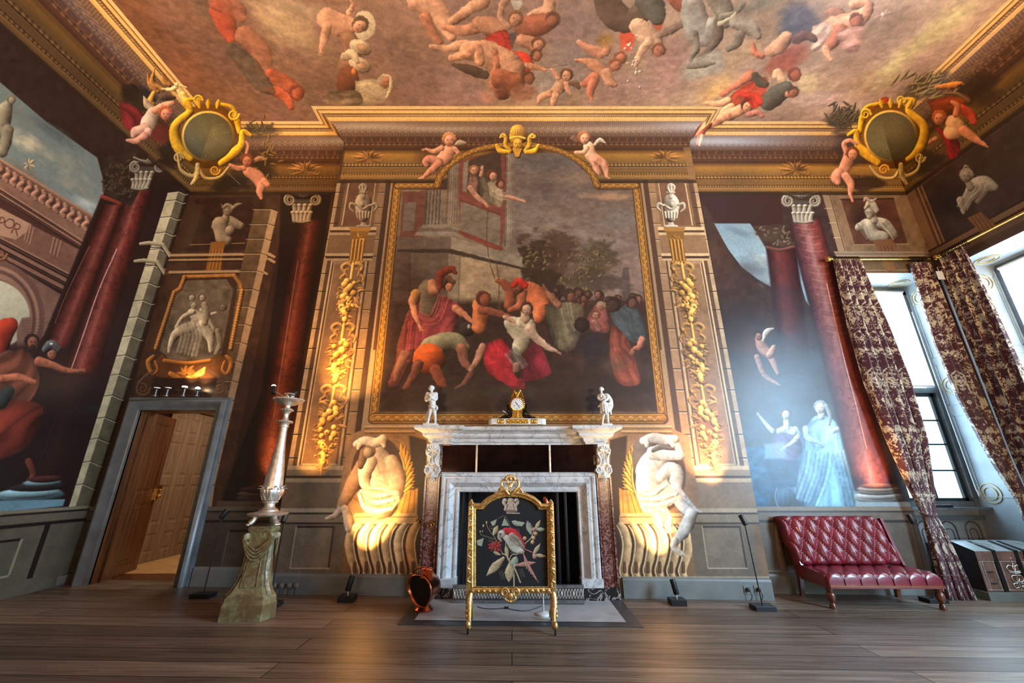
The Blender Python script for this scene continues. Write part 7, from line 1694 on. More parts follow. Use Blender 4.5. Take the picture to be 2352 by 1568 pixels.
# brass bell pulls beside the fireplace
for (u, v, Y, lab) in ((963, 1198, YC - .004, 'round brass bell pull set in the wall left of the fireplace'), (990, 1205, YC - .128, 'round brass bell pull on the left red marble pilaster')):
 p = onY(u, v, Y); r = empty('bell_pull', p, 0, lab, 'bell pull')
 bm = BM(); tube(bm, [(.036 * math.cos(a), -.006, .036 * math.sin(a)) for a in [2 * PI * i / 24 for i in range(25)]], .006, 8, cap=False); mesh_obj('ring', bm, MAT['brass'], r)
 bm = BM(); ball(bm, (0, -.015, 0), .014, 1, 1, 1); tube(bm, [(0, .0, 0), (0, -.015, 0)], .008, 8); mesh_obj('knob', bm, MAT['brass'], r)
# ------------------------------------------------------------------ fire screen
SY = 4.30
cE = Canvas('needlework_panel', -.42, .41, .36, 1.20, 620, lambda S, T: (S, S * 0 + SY, T), (20, 22, 26))
def Q(s): return [(1040 + x / 4.127, 1080 + y / 4.127) for x, y in PP(s)]
def needle(cv):
 TN = (176, 160, 126); TG = (150, 160, 140); RD = (176, 40, 50); PK = (176, 96, 100); kk = dict(soft=.5)
 def lf(a, b, w, col):
  a, b = Q(a + ' ' + b); m = ((a[0] + b[0]) / 2, (a[1] + b[1]) / 2); cv.limb([a, m, b], [w * .35, w, .3], col, .25, soft=.5)
  cv.line([a, b], .35, tuple(int(c * .55) for c in col), .8, smooth=False)
  for t in (.25, .4, .55, .7):
   x, y = a[0] + (b[0] - a[0]) * t, a[1] + (b[1] - a[1]) * t; dx, dy = (b[0] - a[0]), (b[1] - a[1]); l = math.hypot(dx, dy)
   for s in (-1, 1): cv.line([(x, y), (x + dx / l * w * .5 - dy / l * w * .7 * s, y + dy / l * w * .5 + dx / l * w * .7 * s)], .3, tuple(int(c * .6) for c in col), .7, smooth=False)
 def ln(s, w, col): cv.line(Q(s), w, col, soft=.4)
 # stems
 ln("580,1080 575,960 540,860 500,800 470,790", 3.4, TN); ln("640,1060 600,960 560,880", 3.6, TN); ln("530,860 560,800 620,790 680,700 740,640 770,570", 2.2, TN); ln("520,850 500,700 520,620", 1.6, TN)
 ln("470,790 400,640 370,600 330,540 320,500", 1.2, TN); ln("400,650 330,630 270,610 262,590", 1.0, TN); ln("430,460 480,430 520,470 545,540", .9, TG)
 # leaves
 lf("480,830", "316,1000", 10, TN); lf("545,880", "530,1060", 11, TN); lf("560,890", "610,820", 8, TG); lf("585,910", "600,810", 7, TG); lf("600,900", "790,870", 6, (176, 130, 116)); lf("520,820", "500,700", 5, TN)
 lf("740,600", "706,475", 7, TG); lf("780,560", "830,470", 4.5, TN); lf("790,560", "876,560", 5, TG); lf("760,800", "832,690", 5, TN); lf("770,800", "886,815", 4.5, TN); lf("640,520", "555,480", 6, TG); lf("385,610", "428,520", 6, TN)
 # bell flowers and buds
 for s in ("355,490 420,460 400,520 375,525", "490,445 535,525 460,525", "620,480 685,495 650,535 635,520", "225,665 295,640 275,720 235,710"): cv.poly(Q(s), TG, .6)
 for s, r in (("320,495", 3), ("290,525", 3), ("260,580", 2.5), ("282,578", 2)): x, y = Q(s)[0]; cv.blob(x, y, r * .7, r * 1.2, TN, 0, .3, soft=.5)
 for s in ("682,645", "765,640", "755,680", "785,600"): x, y = Q(s)[0]; cv.blob(x, y, 4.6, 5, (190, 150, 112), 0, .4, soft=.5)
 for s in ("775,820", "770,560"): x, y = Q(s)[0]; cv.blob(x, y, 5, 5, (176, 120, 116), 0, .4, soft=.5)
 # curls
 for s in ("360,540", "350,660", "600,570", "560,775"):
  x, y = Q(s)[0]; cv.line([(x + 4 * math.cos(a) + a * .5, y + 3.4 * math.sin(a)) for a in [i * .7 for i in range(14)]], .5, TN, soft=.4)
 for s, d in (("450,950", 1), ("640,930", 1)):
  x, y = Q(s)[0]; cv.line([(x + 4.5 * math.cos(a) + a * .35 * d, y + 4 * math.sin(a) + a * 1.1) for a in [i * .6 for i in range(32)]], .6, TN, soft=.4)
 # red bloom
 x, y = Q("405,715")[0]
 for i in range(26):
  a = i * 2.4; r = 3 + (i % 5) * 2.6; cv.blob(x + r * math.cos(a), y + r * .85 * math.sin(a), 4.4, 2.6, (int(176 - (i % 3) * 30), 36 + (i % 4) * 10, 46), a, .5, soft=.6)
 lf("450,800", "380,770", 4, TN)
 # parrot
 cv.limb(Q("470,600 540,650 600,740 660,770"), [7, 12, 11, 5], (176, 178, 164), .3, soft=.6)
 cv.limb(Q("500,575 570,590 630,650 680,720"), [8, 10, 8, 3], RD, .4, soft=.6)
 cv.limb(Q("560,620 610,670 670,730"), [8, 9, 3], (150, 138, 120), .35, soft=.6)
 for k in range(5): cv.line(Q("%d,%d %d,%d" % (545 + k * 12, 615 + k * 6, 640 + k * 10, 715 + k * 6)), .5, (60, 52, 50), soft=.4)
 for k in range(6): cv.line(Q("660,%d %d,%d" % (760 + k * 2, 700 + k * 22, 930 + k * 26)), 2.0, PK if k % 2 else TN, soft=.5)
 cv.line(Q("670,740 750,775"), 2.6, PK, soft=.5)
 x, y = Q("462,600")[0]; cv.blob(x, y, 8.5, 9, (190, 186, 170), 0, .2, soft=.6); cv.limb(Q("436,600 440,640 460,670"), [3, 4, 2], (150, 140, 124), .4, soft=.5); x, y = Q("455,605")[0]; cv.blob(x, y, 2.2, 2.2, (40, 36, 34), soft=.5); cv.blob(x, y, .8, .8, (200, 190, 160), soft=.4)
 # small crest at the head of the panel
 CR = (178, 160, 140); x, y = Q("548,290")[0]
 cv.blob(x, y, 7.5, 7, CR, 0, .2, soft=.5); cv.poly(Q("515,300 585,300 600,375 505,375"), CR, .6)
 for s in (-1, 1):
  cv.limb([(x + s * 14, y - 2), (x + s * 16, y + 4), (x + s * 11, y + 12), (x + s * 13, y + 20)], [4.5, 4, 3.4, 3], CR, .2, soft=.6); cv.blob(x + s * 12, y - 1, 4.5, 4, CR, soft=.6)
  cv.line([(x + s * 6, y + 8), (x + s * 9, y + 18)], 1.2, (24, 24, 28), soft=.5)
 cv.poly(Q("505,378 610,378 612,392 505,392"), (150, 116, 106), .6); cv.poly(Q("508,396 640,402 632,412 508,410"), CR, .6)
needle(cE); n_ = fbm(cE.S * 260, cE.T * 260, 3, 1) - .5; cE.img *= (1 + .35 * n_)[..., None]; np.clip(cE.img, 0, 1, out=cE.img)
ext_E = (cE.s0, cE.s1, cE.t0, cE.t1); MAT['needlework'] = mural('needlework_cloth', cE.image(), .85, .25)
fs = empty('fire_screen', (0, SY, fz(0)), 0, 'gilded fire screen with a parrot and flower needlework panel on black', 'fire screen')
def fl(bm): bm.transform(Matrix.Translation((0, -SY, -fz(0)))); return bm
S = lambda u, v: (onY(u, v, SY).x, onY(u, v, SY).z)
inn = [S(1092, 1346), S(1092, 1168), S(1110, 1168), S(1116, 1160), S(1126, 1152), S(1142, 1144), S(1158, 1140), S(1173, 1139), S(1190, 1140), S(1206, 1144), S(1222, 1151), S(1233, 1160), S(1238, 1169), S(1256, 1169), S(1259, 1346)]
bm = BM(); uvl = bm.loops.layers.uv.new('UVMap')
f = bm.faces.new([bm.verts.new((x, SY, z)) for x, z in inn])
for l_, (x, z) in zip(f.loops, inn): l_[uvl].uv = ((x - ext_E[0]) / (ext_E[1] - ext_E[0]), (z - ext_E[2]) / (ext_E[3] - ext_E[2]))
r_ = bmesh.ops.extrude_face_region(bm, geom=[f]); [setattr(v.co, 'y', SY + .012) for v in r_['geom'] if isinstance(v, bmesh.types.BMVert)]
bmesh.ops.recalc_face_normals(bm, faces=bm.faces[:])
tag(mesh_obj('needlework', fl(bm), MAT['needlework'], fs, smooth=False), 'black needlework panel with a pink parrot, leaves and a red bloom')
bm = BM(); framex(bm, inn, [(-.002, -.03), (-.002, .012), (.010, .022), (.016, .014), (.022, .026), (.034, .034), (.046, .030), (.052, .018), (.056, -.03)][::1] if False else [(.004, -.03), (.004, .012), (-.006, .020), (-.012, .014), (-.018, .028), (-.03, .036), (-.042, .030), (-.05, .016), (-.052, -.03)], close=False)
bm.transform(Matrix.Translation((0, SY, 0))); mesh_obj('gilt_frame', fl(bm), MAT['gilt'], fs, ang=35)
bm = BM(); k = 0
for a, b in zip(inn, inn[1:] + inn[:1]):
 n = max(1, int(math.dist(a, b) / .0125))
 for i in range(n):
  x, z = a[0] + (b[0] - a[0]) * i / n, a[1] + (b[1] - a[1]) * i / n; ball(bm, (x, SY - .018, z), .0048, 1, 1, 1, 8, 5)
tag(mesh_obj('beading', fl(bm), MAT['gilt_bright'], fs), 'row of small gilt beads round the panel')
for s in (-1, 1):
 xc = S(1080, 1250)[0] if s < 0 else S(1268, 1250)[0]; bm = BM(); z0_, z1_ = S(0, 1352)[1], S(0, 1160)[1]
 bbox_bevel(bm, xc - .026, xc + .026, SY - .03, SY + .03, z0_ - .05, z1_, .010); ball(bm, (xc, SY, z1_ + .012), .028, 1, 1, 1.1); ball(bm, (xc, SY, z1_ + .045), .012)
 for i in range(14):
  z = z0_ + .06 + i * .052; q = 1 if i % 2 else -1
  tube(bm, smooth3([(xc - .016 * q, SY - .034, z), (xc + .012 * q, SY - .042, z + .018), (xc - .004 * q, SY - .038, z + .045)], 4), [.008] * 9, 6)
 tag(mesh_obj('side_post', fl(bm), MAT['gilt'], fs), 'carved gilt side post')
# bottom rail with carved scrolls
bm = BM(); zb2 = S(1172, 1352)[1]; xa, xb = S(1092, 1350)[0], S(1259, 1350)[0]
bbox_bevel(bm, xa - .03, xb + .03, SY - .025, SY + .025, zb2 - .035, zb2 + .015, .008)
for s in (-1, 1):
 for x in (.05,):
  pts = []
  for i in range(22):
   q = i / 21; aa = q * 3.2 * PI; rr = .038 * (1 - .75 * q); pts.append((-.016 + s * (.052 - rr * math.cos(aa)), SY - .034, zb2 - .02 + rr * math.sin(aa)))
  tube(bm, pts, [.013 * (1 - .5 * i / 21) for i in range(22)], 8)
 tube(bm, smooth3([(-.016 + s * .02, SY - .03, zb2 - .03), (-.016 + s * .05, SY - .03, zb2 - .07), (-.016, SY - .032, zb2 - .10)], 5), .012, 8)
 for i in range(5):
  x = -.016 + s * (.13 + i * .052); tube(bm, smooth3([(x, SY - .03, zb2 - .02), (x + s * .02, SY - .04, zb2 - .001), (x + s * .045, SY - .03, zb2 - .03 + .01 * (i % 2))], 4), [.006, .011, .013, .011, .009, .007, .006, .005, .004], 7)
ball(bm, (-.016, SY - .035, zb2 - .05), .026, 1, .6, 1.2); ball(bm, (-.016, SY - .03, zb2 - .095), .016)
mesh_obj('bottom_rail', fl(bm), MAT['gilt'], fs)
# pierced cresting
bm = BM(); cx, cz = S(1172, 1128); cz += .0
for s in (-1, 1):
 tube(bm, smooth3([(cx + s * .012, SY - .03, cz - .03), (cx + s * .045, SY - .035, cz + .01), (cx + s * .085, SY - .03, cz + .055), (cx + s * .078, SY - .03, cz + .10), (cx + s * .04, SY - .03, cz + .115), (cx + s * .025, SY - .03, cz + .085), (cx + s * .045, SY - .03, cz + .07)], 5), [.013] * 16 + [.011] * 15, 8)
 tube(bm, smooth3([(cx + s * .06, SY - .02, cz + .0), (cx + s * .10, SY - .03, cz + .025), (cx + s * .125, SY - .02, cz - .01), (cx + s * .16, SY - .02, cz - .015)], 5), [.014] * 8 + [.009] * 8, 8)
 tube(bm, smooth3([(cx, SY - .03, cz + .0), (cx + s * .012, SY - .04, cz + .05), (cx + s * .03, SY - .03, cz + .085)], 5), [.013, .012, .011, .010, .010, .009, .009, .008, .007, .006, .005], 8)
for i in range(9): a = PI * i / 8; ball(bm, (cx + .045 * math.cos(a), SY - .035, cz + .115 + .03 * math.sin(a)), .017, 1, .8, 1)
ball(bm, (cx, SY - .035, cz + .05), .024, .8, .6, 1.5); ball(bm, (cx, SY - .035, cz + .12), .022)
mesh_obj('cresting', fl(bm), MAT['gilt'], fs)
for s in (-1, 1):
 for d in (-1, 1):
  xc = S(1080, 1400)[0] if s < 0 else S(1270, 1400)[0]; zf = fz(xc); bm = BM(); z0_ = zb2 - .04
  tube(bm, smooth3([(xc, SY, z0_ + .03), (xc + s * .01, SY + d * .03, z0_ - .05), (xc + s * .0, SY + d * .09, z0_ - .13), (xc - s * .008, SY + d * .15, z0_ - .21), (xc, SY + d * .175, zf + .045)], 5), [q_ * .8 for q_ in (.036, .036, .038, .040, .040, .038, .036, .034, .031, .028, .026, .024, .023, .022, .022, .022, .024, .025, .024, .018, .012)], 10)
  for i in range(5): ball(bm, (xc + s * .02, SY + d * (.02 + i * .022), z0_ - .03 - i * .03), .022 - i * .002, 1, .7, 1.2)
  ball(bm, (xc, SY + d * .178, zf + .075), .026, 1, 1, 1.2)
  o = mesh_obj('leg', fl(bm), MAT['gilt'], fs)
  bm = BM(); ball(bm, (xc, SY + d * .18, zf + .018), .017, .6, 1, 1); tube(bm, [(xc, SY + d * .178, zf + .018), (xc, SY + d * .178, zf + .05)], .008, 8); tag(mesh_obj('castor', fl(bm), MAT['bronze'], o), 'small dark castor')
# small white lamp behind the screen
p = onF(1249, 1414); lz = fz(p.x) + .009; lm = empty('reading_lamp', (p.x, p.y + .0, lz), 0, 'small white lamp with a thin stem standing on the hearth behind the fire screen', 'lamp')
bm = BM(); lathe(bm, [(.0, 0), (.072, 0), (.074, .008), (.068, .018), (.03, .028), (.012, .032), (0, .032)]); mesh_obj('base', bm, MAT['white_enamel'], lm)
q = onY(1258, 1165, p.y) - Vector((p.x, p.y, lz)); q2 = onY(1250, 1138, p.y) - Vector((p.x, p.y, lz))
bm = BM(); tube(bm, smooth3([(0, 0, .03), (0.0, 0, .5), (q.x * .9, 0, q.z - .06), (q.x, 0, q.z)], 5), .006, 8); mesh_obj('stem', bm, MAT['silver'], lm)
bm = BM(); lathe(bm, [(0, 0), (.016, .006), (.026, .03), (.028, .06), (.022, .095), (.008, .115), (0, .118)], M=Matrix.Translation((q.x, 0, q.z - .005)) @ Matrix.Rotation(math.radians(-18), 4, 'Y') @ Matrix.Diagonal((1, .35, 1, 1))); mesh_obj('shade', bm, MAT['copper'], lm)
# its cable
z_ = lambda u, v: (lambda w: (w.x, w.y, fz(w.x) + .0125))(onF(u, v))
cb = empty('lamp_cable', z_(1163, 1400), 0, 'thin black cable with an inline switch trailing across the hearth', 'cable'); o_ = Vector(cb.location)
bm = BM(); tube(bm, [Vector(p_) - o_ for p_ in smooth3([z_(1244, 1394), z_(1225, 1402), z_(1200, 1406), z_(1178, 1403), z_(1163, 1400), z_(1135, 1401), z_(1112, 1400), z_(1096, 1396)], 6)], .0035, 6); mesh_obj('cord', bm, MAT['cable'], cb)
bm = BM(); bbox_bevel(bm, -.025, .025, -.012, .012, -.004, .016, .005); mesh_obj('switch', bm, MAT['cable'], cb)
# ------------------------------------------------------------------ copper coal scuttle
p = onF(973, 1404); sc = empty('coal_scuttle', (p.x, p.y + .02, fz(p.x) + .009), 0, 'copper helmet coal scuttle with a black mouth on the hearth corner', 'coal scuttle')
bm = BM(); lathe(bm, [(0, 0), (.095, 0), (.098, .012), (.075, .03), (.055, .05), (.052, .075), (0, .075)], n=32); mesh_obj('foot', bm, MAT['copper'], sc)
# helmet body: rings along a tilted axis, mouth facing the room
bm = BM(); rings = []; N = 30
Mo = Matrix.Translation((.0, 0, .20)) @ Matrix.Rotation(math.radians(-18), 4, 'Z') @ Matrix.Rotation(math.radians(12), 4, 'X')
for (yy, rx, rz, zc) in ((.16, .03, .03, -.02), (.145, .09, .085, -.015), (.10, .125, .12, -.005), (.02, .14, .135, .0), (-.06, .15, .145, .01), (-.13, .165, .155, .02)):
 ring = []
 for i in range(N):
  a = 2 * PI * i / N; c, s_ = math.cos(a), math.sin(a); sh = 1 + (.18 * max(0, c) * max(0, s_) if yy < 0 else 0); fl_ = 1 - (.22 * max(0, -s_) * abs(c) if yy < -.05 else 0)
  y2 = yy - (.05 * c if yy < 0 else 0)
  ring.append(bm.verts.new(Mo @ Vector((rx * c * sh * fl_, y2, zc + rz * s_ * sh))))
 rings.append(ring)
for a, b in zip(rings, rings[1:]):
 for i in range(N): bm.faces.new((a[i], a[(i + 1) % N], b[(i + 1) % N], b[i]))
bm.faces.new(list(reversed(rings[0]))); bmesh.ops.recalc_face_normals(bm, faces=bm.faces[:])
body = mesh_obj('body', bm, MAT['copper'], sc); m = body.modifiers.new('wall', 'SOLIDIFY'); m.thickness = .003; m.offset = -1
rim = [v for v in rings and []]
bm = BM(); prev = None; N2 = 30
pts = []
for i in range(N2):
 a = 2 * PI * i / N2; c, s_ = math.cos(a), math.sin(a); sh = 1 + .18 * max(0, c) * max(0, s_); fl_ = 1 - .22 * max(0, -s_) * abs(c); pts.append(Mo @ Vector((.163 * c * sh * fl_, -.128 - .05 * c, .02 + .153 * s_ * sh)))
tube(bm, pts + pts[:1], .006, 6, cap=False); mesh_obj('rim', bm, MAT['copper'], sc)
bm = BM(); V = [bm.verts.new(Mo @ (Mo.inverted() @ q_ + Vector((0, .035, 0)))) for q_ in pts]; bm.faces.new(V); tag(mesh_obj('lining', bm, MAT['soot'], sc, smooth=False), 'sooty black inside of the mouth')
bm = BM(); tube(bm, smooth3([(-.13, .03, .30), (-.12, -.03, .36), (-.05, -.05, .395), (.02, -.05, .395), (.07, -.04, .36)], 5), .007, 8); mesh_obj('bail_handle', bm, MAT['copper'], sc)
bm = BM(); t_ = BM(); box(t_, -.06, .06, -.004, .004, -.035, .05); bmesh.ops.bevel(t_, geom=t_.edges[:], offset=.002, segments=1, affect='EDGES'); merge(bm, t_, Matrix.Translation((.03, -.135, .34)) @ Matrix.Rotation(math.radians(8), 4, 'Y') @ Matrix.Rotation(math.radians(-20), 4, 'X'))
ball(bm, (.03, -.09, .385), .055, 1.0, .8, .42); mesh_obj('scoop', bm, MAT['copper'], sc)
# ------------------------------------------------------------------ mantel figures (one continuous carved body each)
def carve(name, parts, balls, vox, mat, parent, sm=4, M=None):
 bm = BM()
 for pts, r in parts: tube(bm, smooth3(pts, 4) if len(pts) > 2 else [Vector(q) for q in pts], (list(np.interp(np.linspace(0, len(r) - 1, (len(pts) - 1) * 4 + 1), range(len(r)), r)) if len(pts) > 2 else r) if isinstance(r, list) else r, 10)
 for b in balls: ball(bm, b[0], b[1], *(b[2] if len(b) > 2 else (1, 1, 1)))
 if M is not None: bm.transform(M)
 o = mesh_obj(name, bm, mat, parent); remesh(o, vox, sm); return o
ZM = ZT + .005
g1 = empty('marble_figurine', (-1.015, 5.03, ZM), 0, 'white marble statuette of a bearded man, arms folded, on the left end of the mantelpiece', 'statuette')
bm = BM(); bbox_bevel(bm, -.085, .095, -.06, .06, 0, .032, .005); mesh_obj('base', bm, MAT['statuary'], g1, smooth=False)
carve('man_body', [
 ([(-.035, -.01, .035), (-.028, -.005, .10), (-.016, -.012, .155), (-.006, .0, .235)], [.016, .017, .022, .036]),           # leg left
 ([(.058, .0, .035), (.054, .0, .10), (.046, -.014, .155), (.028, .0, .235)], [.016, .018, .023, .036]),
 ([(-.035, -.008, .04), (-.045, -.045, .037)], [.016, .010]), ([(.058, 0, .04), (.062, -.04, .037)], [.016, .010]),
 ([(.01, .0, .235), (.008, .0, .29), (-.002, .002, .34), (-.010, .004, .40), (-.012, .004, .425)], [.044, .040, .050, .056, .038]),
 ([(-.012, .004, .42), (-.016, 0, .455)], [.020, .019]),
 ([(-.058, .0, .405), (-.076, -.012, .36), (-.066, -.03, .315)], [.027, .022, .018]), ([(-.066, -.03, .315), (-.02, -.058, .335), (.015, -.055, .35)], [.018, .015, .011]),
 ([(.038, .004, .41), (.052, .0, .36), (.048, -.012, .325)], [.027, .022, .019]), ([(.048, -.012, .325), (.01, -.055, .345), (-.028, -.062, .375)], [.018, .015, .011])],
 [((-.022, -.006, .487), .031, (.86, 1, 1.15)), ((-.036, -.016, .470), .016, (1, .8, 1.3)), ((-.052, -.012, .486), .008), ((-.01, .012, .488), .030, (1, .9, 1.1)),
 ((-.062, .002, .405), .030), ((.040, .004, .405), .030), ((-.024, -.036, .385), .026, (1.2, .6, .8)), ((.014, -.036, .382), .026, (1.2, .6, .8)), ((.01, .018, .245), .045, (1, .8, .9))],
 .0045, MAT['statuary'], g1)
carve('loincloth', [([(-.035, -.025, .25), (.01, -.048, .238), (.055, -.02, .252), (.06, .03, .25)], [.010, .014, .014, .010]), ([(-.03, -.03, .238), (.02, -.05, .225), (.06, -.02, .235)], [.008, .012, .010]), ([(.055, -.025, .25), (.072, -.03, .225), (.07, -.028, .19)], [.016, .018, .008]), ([(-.035, -.02, .25), (-.03, .035, .25), (.06, .035, .25)], .010)], [], .004, MAT['statuary'], g1)
carve('tree_stump', [([(-.045, .03, .03), (-.055, .03, .10), (-.04, .03, .17), (-.02, .03, .23)], [.03, .026, .026, .02]), ([(-.05, .03, .12), (-.07, .02, .15)], [.014, .010])], [], .005, MAT['statuary'], g1)
g2 = empty('marble_figurine', (1.165, 5.03, ZM), 0, 'white marble statuette of a draped young woman on the right end of the mantelpiece', 'statuette')
bm = BM(); bbox_bevel(bm, -.06, .075, -.055, .055, 0, .03, .005); mesh_obj('base', bm, MAT['statuary'], g2, smooth=False)
carve('woman_body', [
 ([(-.04, -.012, .035), (-.03, -.01, .10), (-.018, -.018, .155), (-.005, 0, .24)], [.014, .017, .022, .036]), ([(-.04, -.012, .036), (-.052, -.046, .034)], [.014, .008]),
 ([(.035, .0, .035), (.034, .002, .10), (.03, -.008, .155), (.02, 0, .24)], [.014, .017, .021, .034]), ([(.035, 0, .036), (.04, -.036, .034)], [.013, .008]),
 ([(.008, 0, .24), (.0, 0, .29), (-.012, .0, .34), (-.022, .0, .385), (-.022, .002, .41)], [.042, .033, .038, .044, .03]),
 ([(-.022, 0, .40), (-.024, -.004, .44)], [.017, .016]),
 ([(-.056, 0, .39), (-.072, -.016, .35), (-.052, -.035, .322)], [.020, .017, .014]), ([(-.052, -.035, .322), (-.01, -.052, .345), (.02, -.045, .37)], [.013, .012, .009]),
 ([(.015, .004, .39), (.04, .0, .35), (.035, -.025, .32)], [.021, .018, .015]), ([(.035, -.025, .32), (.01, -.05, .335), (-.01, -.055, .36)], [.014, .011, .009])],
 [((-.028, -.008, .468), .028, (.85, 1, 1.15)), ((-.044, -.022, .462), .007), ((-.018, .008, .474), .029, (1.1, 1, 1)), ((.006, .018, .470), .016), ((-.04, -.035, .372), .017), ((-.01, -.038, .372), .017)], .0043, MAT['statuary'], g2)
parts = []
for i in range(9):
 a = -1.0 + i * .42; parts.append(([(.0 + .045 * math.sin(a) , -.045 * math.cos(a), .29), (.004 + .062 * math.sin(a), -.058 * math.cos(a), .22), (.004 + .075 * math.sin(a + .1), -.066 * math.cos(a), .155 + .02 * math.sin(i * 2.1))], [.014, .018, .012]))
parts += [([(.01, .01, .40), (.045, -.02, .385), (.085, .0, .33), (.095, .01, .26), (.075, .0, .19)], [.018, .026, .028, .024, .012]), ([(.05, -.02, .37), (.03, -.05, .33), (-.02, -.055, .30), (-.045, -.03, .27)], [.016, .018, .016, .010]), ([(.08, 0, .30), (.05, -.045, .25), (.06, -.05, .18)], [.016, .018, .010]), ([(-.045, -.02, .27), (-.085, -.02, .235)], [.016, .008]), ([(.0, .045, .30), (.0, .06, .16)], [.04, .05])]
carve('drapery', parts, [], .0045, MAT['statuary'], g2, 3)
# ------------------------------------------------------------------ mantel clock
ck = empty('mantel_clock', (.065, 4.99, ZM), 0, 'ormolu and white marble clock with an eagle, in the middle of the mantelpiece', 'clock')
bm = BM(); bbox_bevel(bm, -.30, .30, -.055, .055, .012, .085, .004)
lathe(bm, [(0, .012), (.054, .012), (.056, .02), (.056, .078), (.05, .085), (0, .085)], -.30, 0, 0, 20); lathe(bm, [(0, .012), (.054, .012), (.056, .02), (.056, .078), (.05, .085), (0, .085)], .30, 0, 0, 20); mesh_obj('plinth', bm, MAT['statuary'], ck)
for x in (-.27, -.10, .10, .27): bm = BM(); lathe(bm, [(0, 0), (.014, 0), (.018, .006), (.012, .012), (0, .012)], x, -.035, 0, 14); mesh_obj('foot', bm, MAT['gilt_bright'], ck)
for x in (-.205, .205):
 bm = BM(); tube(bm, [(x + .026 * math.cos(a), -.058, .049 + .026 * math.sin(a)) for a in [2 * PI * i / 20 for i in range(21)]], .005, 6, cap=False); ball(bm, (x, -.057, .049), .014, 1, .5, 1); bbox_bevel(bm, x - .042, x + .042, -.0575, -.055, .02, .078, .001, 1); mesh_obj('medallion', bm, MAT['gilt_bright'], ck)
bm = BM(); bbox_bevel(bm, -.135, .135, -.0575, -.055, .022, .076, .001, 1)
for i in range(9): ball(bm, (-.12 + i * .03, -.058, .049 + .010 * (-1) ** i), .011, 1, .5, .9); 
for i in range(8): tube(bm, smooth3([(-.118 + i * .03, -.058, .035), (-.105 + i * .03, -.060, .05), (-.092 + i * .03, -.058, .064)], 3), .0032, 6)
mesh_obj('relief_plaque', bm, MAT['gilt_bright'], ck)
bm = BM(); prism(bm, [(-.10, .085), (.10, .085), (.075, .10), (.055, .125), (.052, .175), (.062, .185), (.062, .195), (-.062, .195), (-.062, .185), (-.052, .175), (-.055, .125), (-.075, .10)], -.04, .04)
for i in range(5): ball(bm, (0, -.041, .105 + i * .017), .014 - i * .001, 1.3, .4, .8)
mesh_obj('case_pedestal', bm, MAT['gilt_bright'], ck)
zc = .262; bm = BM(); Mx = Matrix.Translation((0, 0, zc)) @ Matrix.Rotation(PI / 2, 4, 'X')
lathe(bm, [(0, -.045), (.078, -.045), (.082, -.03), (.082, .03), (.088, .04), (.084, .05), (.074, .052), (.074, .046), (0, .046)], n=36, M=Mx)
for i in range(14): a = -.5 + (PI + 1.0) * i / 13; ball(bm, (.088 * math.cos(a), -.02, zc + .088 * math.sin(a)), .013, 1, 1.2, 1)
mesh_obj('drum', bm, MAT['gilt_bright'], ck)
bm = BM(); lathe(bm, [(0, .0462), (.073, .0462), (.073, .049), (0, .052)], n=36, M=Mx); dial = mesh_obj('dial', bm, MAT['white_enamel'], ck)
for i in range(12): bm = BM(); a = PI / 2 - i * PI / 6; t_ = BM(); box(t_, -.0022, .0022, -.0005, .0005, .050, .060 if i % 3 else .064); merge(bm, t_, Matrix.Translation((0, -.0525, zc)) @ Matrix.Rotation(-(a - PI / 2), 4, 'Y')); mesh_obj('hour_mark', bm, MAT['iron'], dial)
for sx in (-.03, .03): bm = BM(); ball(bm, (sx, -.052, zc - .018), .0055, 1, .4, 1); mesh_obj('winding_hole', bm, MAT['iron'], dial)
bm = BM()
for ang, L_, w_ in ((math.radians(-38), .036, .0028), (math.radians(150), .052, .002)):
 t_ = BM(); box(t_, -w_, w_, -.0008, .0008, -.01, L_); merge(bm, t_, Matrix.Translation((0, -.0545, zc)) @ Matrix.Rotation(ang, 4, 'Y'))
ball(bm, (0, -.0545, zc), .005, 1, .5, 1); mesh_obj('clock_hand', bm, MAT['iron'], dial)
# eagle with spread wings
carve('eagle', [([(0, 0, .345), (0, -.005, .375), (-.005, -.012, .402)], [.016, .022, .013]), ([(-.005, -.012, .402), (-.018, -.02, .41)], [.012, .009]), ([(-.016, -.02, .41), (-.03, -.024, .404)], [.006, .002]), ([(0, .01, .365), (.0, .03, .345)], [.014, .018])], [((-.014, -.018, .410), .011)], .003, MAT['gilt_bright'], ck, 2)
for s in (-1, 1):
 bm = BM()
 for i in range(9):
  q = i / 8; root = Vector((s * (.008 + .03 * q), .005, .375 + .045 * (1 - q))); tip = Vector((s * (.055 + .04 * q), .004, .445 - .135 * q)) if i > 0 else Vector((s * .045, .004, .452))
  mid = (root + tip) / 2 + Vector((s * .006, -.004, .014)); tube(bm, [root, mid, tip], [.010, .013, .004], 8, flat=.35)
 tube(bm, smooth3([(s * .006, 0, .37), (s * .03, -.002, .425), (s * .05, 0, .45)], 4), [.010, .010, .010, .009, .009, .008, .008, .006, .004], 8); mesh_obj('wing', bm, MAT['gilt_bright'], ck)
